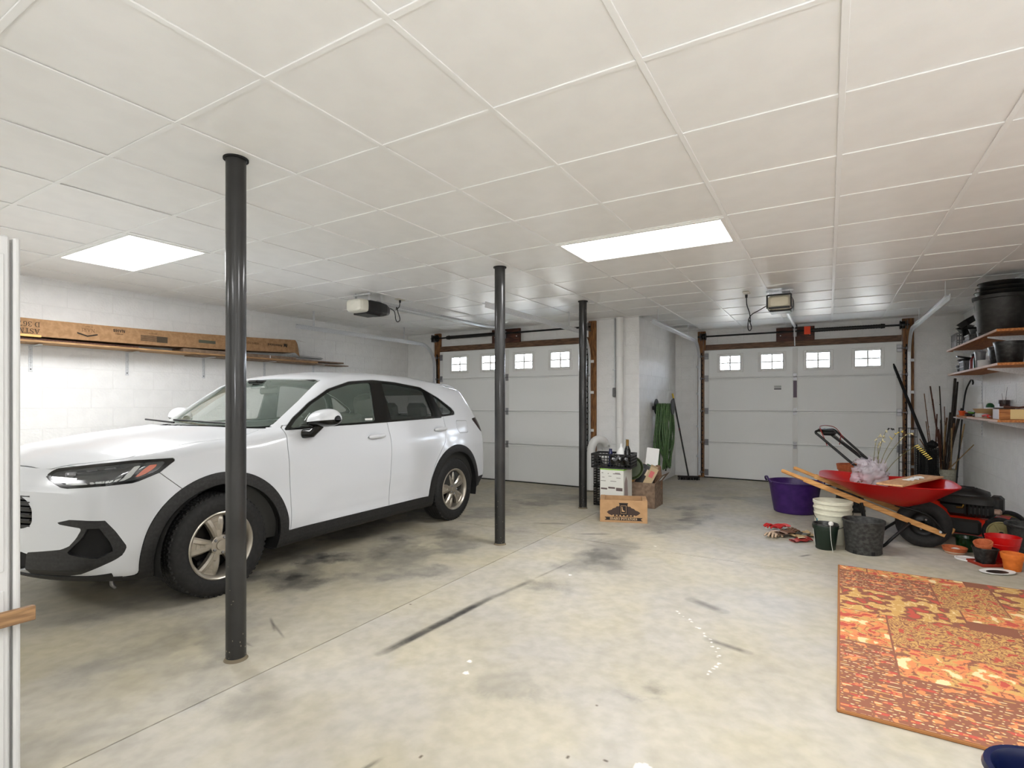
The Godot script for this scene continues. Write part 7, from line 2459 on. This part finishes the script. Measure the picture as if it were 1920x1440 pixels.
	part("cap", G.new().lathe([Vector2(0.037, 0.095), Vector2(0.034, 0.12), Vector2(0.02, 0.14), Vector2(0, 0.145)], 20), mat(Color(0.03, 0.28, 0.13), 0.35), gb)
	var wbt := thing("white_bottle", "plain white screw cap bottle near the end of the lowest shelf", "bottle", P(1.48, y, 8.02))
	part("bottle", bottle_mesh(0.034, 0.10, 0.026, 0.75, 0.9), M.white, wbt)
	part("cap", G.new().lathe([Vector2(0.026, 0.10), Vector2(0.026, 0.135), Vector2(0, 0.136)], 18), M.white, wbt)
	# pruner: two handles and a blade
	var pn := thing("pruner", "lime green and black hand pruner lying on the lowest shelf", "pruner", P(1.36, y + 0.032, 7.80))
	var lime := mat(Color(0.28, 0.55, 0.06), 0.4)
	part("grip", G.new().tube(smooth_path([Vector3(0, 0, 0.10), Vector3(-0.02, 0.01, 0.02), Vector3(0, 0, -0.05)], 4), 0.012, 0.009, 8), lime, pn)
	part("grip", G.new().tube(smooth_path([Vector3(0.05, 0, 0.10), Vector3(0.06, 0.01, 0.02), Vector3(0.02, 0, -0.05)], 4), 0.011, 0.008, 8), M.black, pn)
	part("blade", G.new().prism([Vector2(0, 0), Vector2(0.02, 0.03), Vector2(0.01, 0.09), Vector2(-0.012, 0.04)], -0.002, 0.002), M.steel, pn, Vector3(0.01, 0, -0.05), Vector3(-PI / 2, 0, 0))
	solo("pruner_box", G.new().box(Vector3(0, 0.01, 0), Vector3(0.10, 0.02, 0.12), 0.003), M.dark_steel, "small dark box under the green pruner", "box", P(1.37, y + 0.001, 7.80))
	solo("orange_pot", pot_mesh(0.022, 0.03, 0.055, 0.012), mat(Color(0.85, 0.32, 0.08), 0.5), "tiny orange pot before the green pruner", "pot", P(1.305, y, 7.92))
	solo("roll_of_tape", G.new().lathe([Vector2(0.025, 0), Vector2(0.05, 0), Vector2(0.05, 0.04), Vector2(0.025, 0.04), Vector2(0.025, 0)], 28), mat(Color(0.72, 0.72, 0.70), 0.4), "white and black roll of tape on the lowest shelf", "tape", P(1.33, y, 7.15))
	var rt := thing("red_tool", "red orange handled tool lying along the front of the lowest shelf", "tool", P(1.315, y + 0.018, 6.92))
	part("handle", G.new().tube(smooth_path([Vector3(0, 0, 0.14), Vector3(0.01, 0.008, 0.0), Vector3(0, 0.0, -0.09)], 5), 0.015, 0.010, 10), mat(Color(0.82, 0.13, 0.08), 0.4), rt)
	part("shank", G.new().tube([Vector3(0, 0, 0.13), Vector3(0, 0.0, 0.24)], 0.005, -1, 6), M.steel, rt)
	for q in 5:
		solo("hand_tool", G.new().tube(smooth_path([Vector3(-0.03, 0, 0.05), Vector3(0.0, 0.008, 0), Vector3(0.03, 0, -0.05)], 3), 0.012, 0.008, 8), [M.black, M.dark_steel, M.red, M.black, M.black][q], ["black handled tool at the very end of the lowest shelf", "dark steel pliers beside the white bottle", "dull red spool of twine before the hooked cane", "black clip lying before the tape", "black cord coil next to the beige bowl"][q], "tool", P([1.45, 1.42, 1.42, 1.31, 1.34][q], y + 0.013, [8.28, 8.14, 8.40, 7.25, 7.55][q]), Vector3(0, q * 1.3, 0))


func tool_bottle(called: String, where: Vector3, r: float, hgt: float, c: Color, label: String) -> void:
	var o := thing(called, label, "bottle", where)
	part("bottle", bottle_mesh(r, hgt, r * 0.45, 0.68, 0.85), mat(c, 0.35), o)
	part("cap", G.new().lathe([Vector2(r * 0.5, hgt * 0.97), Vector2(r * 0.5, hgt * 1.15), Vector2(0, hgt * 1.16)], 14), M.black if c.r < 0.48 else M.white, o)


func slat_basket(where: Vector3, w: float, hgt: float, dp: float, m: Material, label: String) -> void:
	var o := thing("slatted_basket", label, "basket", where)
	part("base", G.new().box(Vector3(0, 0.004, 0), Vector3(w - 0.01, 0.008, dp - 0.01)), m, o)
	part("rim", open_rim(w + 0.012, hgt, dp + 0.012), m, o)
	for e in 4:
		var ln := w if e % 2 == 0 else dp
		var n := int(ln / 0.022)
		for k in n + 1:
			var g := G.new()
			g.t = Transform3D(Basis(Vector3.UP, PI / 2 * e), Vector3.ZERO).translated_local(Vector3(-ln / 2 + ln * k / n, 0, (dp if e % 2 == 0 else w) / 2))
			g.box(Vector3(0, hgt / 2, 0), Vector3(0.012, hgt - 0.01, 0.004), 0.001)
			part("slat", g, m, o)


func open_rim(w: float, y: float, dp: float) -> G:
	var g := G.new()
	for s in [-1.0, 1.0]:
		g.box(Vector3(0, y - 0.008, s * dp / 2), Vector3(w, 0.016, 0.008), 0.002)
		g.box(Vector3(s * w / 2, y - 0.0075, 0), Vector3(0.0075, 0.0163, dp - 0.009), 0.002)
		g.box(Vector3(0, y * 0.45, s * (dp / 2 - 0.004)), Vector3(w, 0.010, 0.006), 0.001)
		g.box(Vector3(s * (w / 2 - 0.004), y * 0.45, 0), Vector3(0.006, 0.0095, dp - 0.02), 0.001)
	return g


func rug_picture() -> ImageTexture:
	# a printed patchwork of leaves, scrolls, flowers and dashes
	var w := 640
	var hgt := 960
	var brown := Color(0.53, 0.33, 0.25)
	var mustard := Color(0.77, 0.60, 0.35)
	var orange := Color(0.83, 0.51, 0.32)
	var red := Color(0.72, 0.31, 0.25)
	var cream := Color(0.88, 0.79, 0.60)
	var na := FastNoiseLite.new()
	na.seed = 3
	na.frequency = 0.018
	na.fractal_octaves = 2
	na.domain_warp_enabled = true
	na.domain_warp_amplitude = 22.0
	na.domain_warp_frequency = 0.03
	var nb := FastNoiseLite.new()
	nb.seed = 4
	nb.frequency = 0.03
	nb.fractal_octaves = 2
	var im := Image.create(w, hgt, false, Image.FORMAT_RGB8)
	# patches: u0, v0, u1, v1, kind; v runs from the far edge to the near one
	var patches := [[0.0, 0.0, 0.12, 0.05, 2], [0.12, 0.0, 0.5, 0.07, 2], [0.0, 0.05, 0.36, 0.24, 0], [0.36, 0.05, 0.58, 0.30, 3], [0.58, 0.0, 1.0, 0.22, 1], [0.0, 0.24, 0.42, 0.44, 1], [0.42, 0.22, 1.0, 0.38, 2], [0.0, 0.44, 0.16, 0.66, 2], [0.16, 0.44, 0.56, 0.64, 3], [0.56, 0.38, 1.0, 0.56, 0], [0.16, 0.64, 0.60, 0.80, 2], [0.56, 0.56, 1.0, 0.80, 1], [0.0, 0.66, 0.16, 1.0, 0], [0.16, 0.80, 0.55, 1.0, 0], [0.55, 0.80, 1.0, 1.0, 1]]
	for y in hgt:
		for x in w:
			var u := float(x) / w
			var v := float(y) / hgt
			var kind := 1
			var edge := 1.0
			for p in patches:
				if u >= p[0] and u < p[2] and v >= p[1] and v < p[3]:
					kind = p[4]
					edge = minf(minf(u - p[0], p[2] - u) * w, minf(v - p[1], p[3] - v) * hgt)
					break
			var a := na.get_noise_2d(x, y)
			var b := nb.get_noise_2d(x + 500, y)
			var c := mustard
			if edge < 2.2 and edge >= 0.0:
				c = brown
			elif kind == 0:
				# rows of dashes and beads
				c = brown
				var row := int(y / 9.0)
				var fx := fposmod(x + row * 7 + b * 20.0, 17.0 if row % 3 else 26.0)
				var fy := fposmod(y, 9.0)
				if fy > 2 and fy < 6 and fx < (9 if row % 3 else 5):
					c = cream if (row + int(x / 40.0)) % 2 else mustard
				elif row % 5 == 4:
					c = red if a > 0.05 else brown
				elif b > 0.35:
					c = orange
			elif kind == 1:
				# leaves
				if a > 0.04:
					c = brown
				if a > 0.40:
					c = red
				if absf(a + 0.28) < 0.03:
					c = cream
			elif kind == 2:
				# blossoms on orange
				c = orange if b > -0.05 else mustard
				if absf(a) < 0.045:
					c = brown
				if a > 0.34:
					c = red
				if a < -0.42:
					c = cream
			else:
				# scrolls
				var s := sin((a * 7.0 + b * 2.0) * PI)
				c = brown if s > 0.25 else mustard
				if b > 0.40:
					c = red
			im.set_pixel(x, y, c)
	return ImageTexture.create_from_image(im)


func build_near_things() -> void:
	var o := thing("rug", "thick rug with a patchwork print of orange, mustard and brown leaves", "rug", P(0.07, 0, 4.84), -0.015)
	var m := mat(Color.WHITE, 0.85)
	m.albedo_texture = rug_picture()
	var g := G.new()
	var w := 1.46
	var ln := 2.27
	var hgt := 0.016
	var nx := 20
	for i in nx:
		for j in nx:
			var q := []
			var uv := []
			for c in [[0, 0], [1, 0], [1, 1], [0, 1]]:
				var u := float(i + c[0]) / nx
				var v := float(j + c[1]) / nx
				q.append(Vector3(u * w, hgt + 0.0015 * sin(u * 9.0) * sin(v * 7.0), v * ln))
				uv.append(Vector2(u, v))
			g.nquad(q, [Vector3.UP, Vector3.UP, Vector3.UP, Vector3.UP], uv)
	part("pile", g, m, o)
	var e := G.new()
	for s in [[0.0, 0.003], [ln - 0.006, 0.0]]:
		e.box(Vector3(w / 2, hgt / 2, s[0] + 0.003), Vector3(w + 0.008, hgt, 0.012), 0.004)
	for x in [0.0, w]:
		e.box(Vector3(x, hgt / 2 + 0.0006, ln / 2), Vector3(0.013, hgt, ln + 0.009), 0.004)
	part("binding", e, mat(Color(0.60, 0.40, 0.22), 0.85), o)
	var bk := thing("blue_bucket", "dark blue plastic bucket standing at the rug's near corner", "bucket", P(0.468, 0, 1.80))
	part("body", G.new().lathe([Vector2(0, 0), Vector2(0.085, 0), Vector2(0.088, 0.005), Vector2(0.112, 0.33), Vector2(0.128, 0.332), Vector2(0.132, 0.34), Vector2(0.128, 0.352), Vector2(0.114, 0.352), Vector2(0.106, 0.335), Vector2(0.084, 0.012), Vector2(0, 0.012)], 40), mat(Color(0.02, 0.06, 0.20), 0.3), bk)
	part("dark_inside", G.new().lathe([Vector2(0.102, 0.25), Vector2(0.0, 0.24)], 30), M.black_matte, bk)  # black disc that paints in the shade inside the bucket
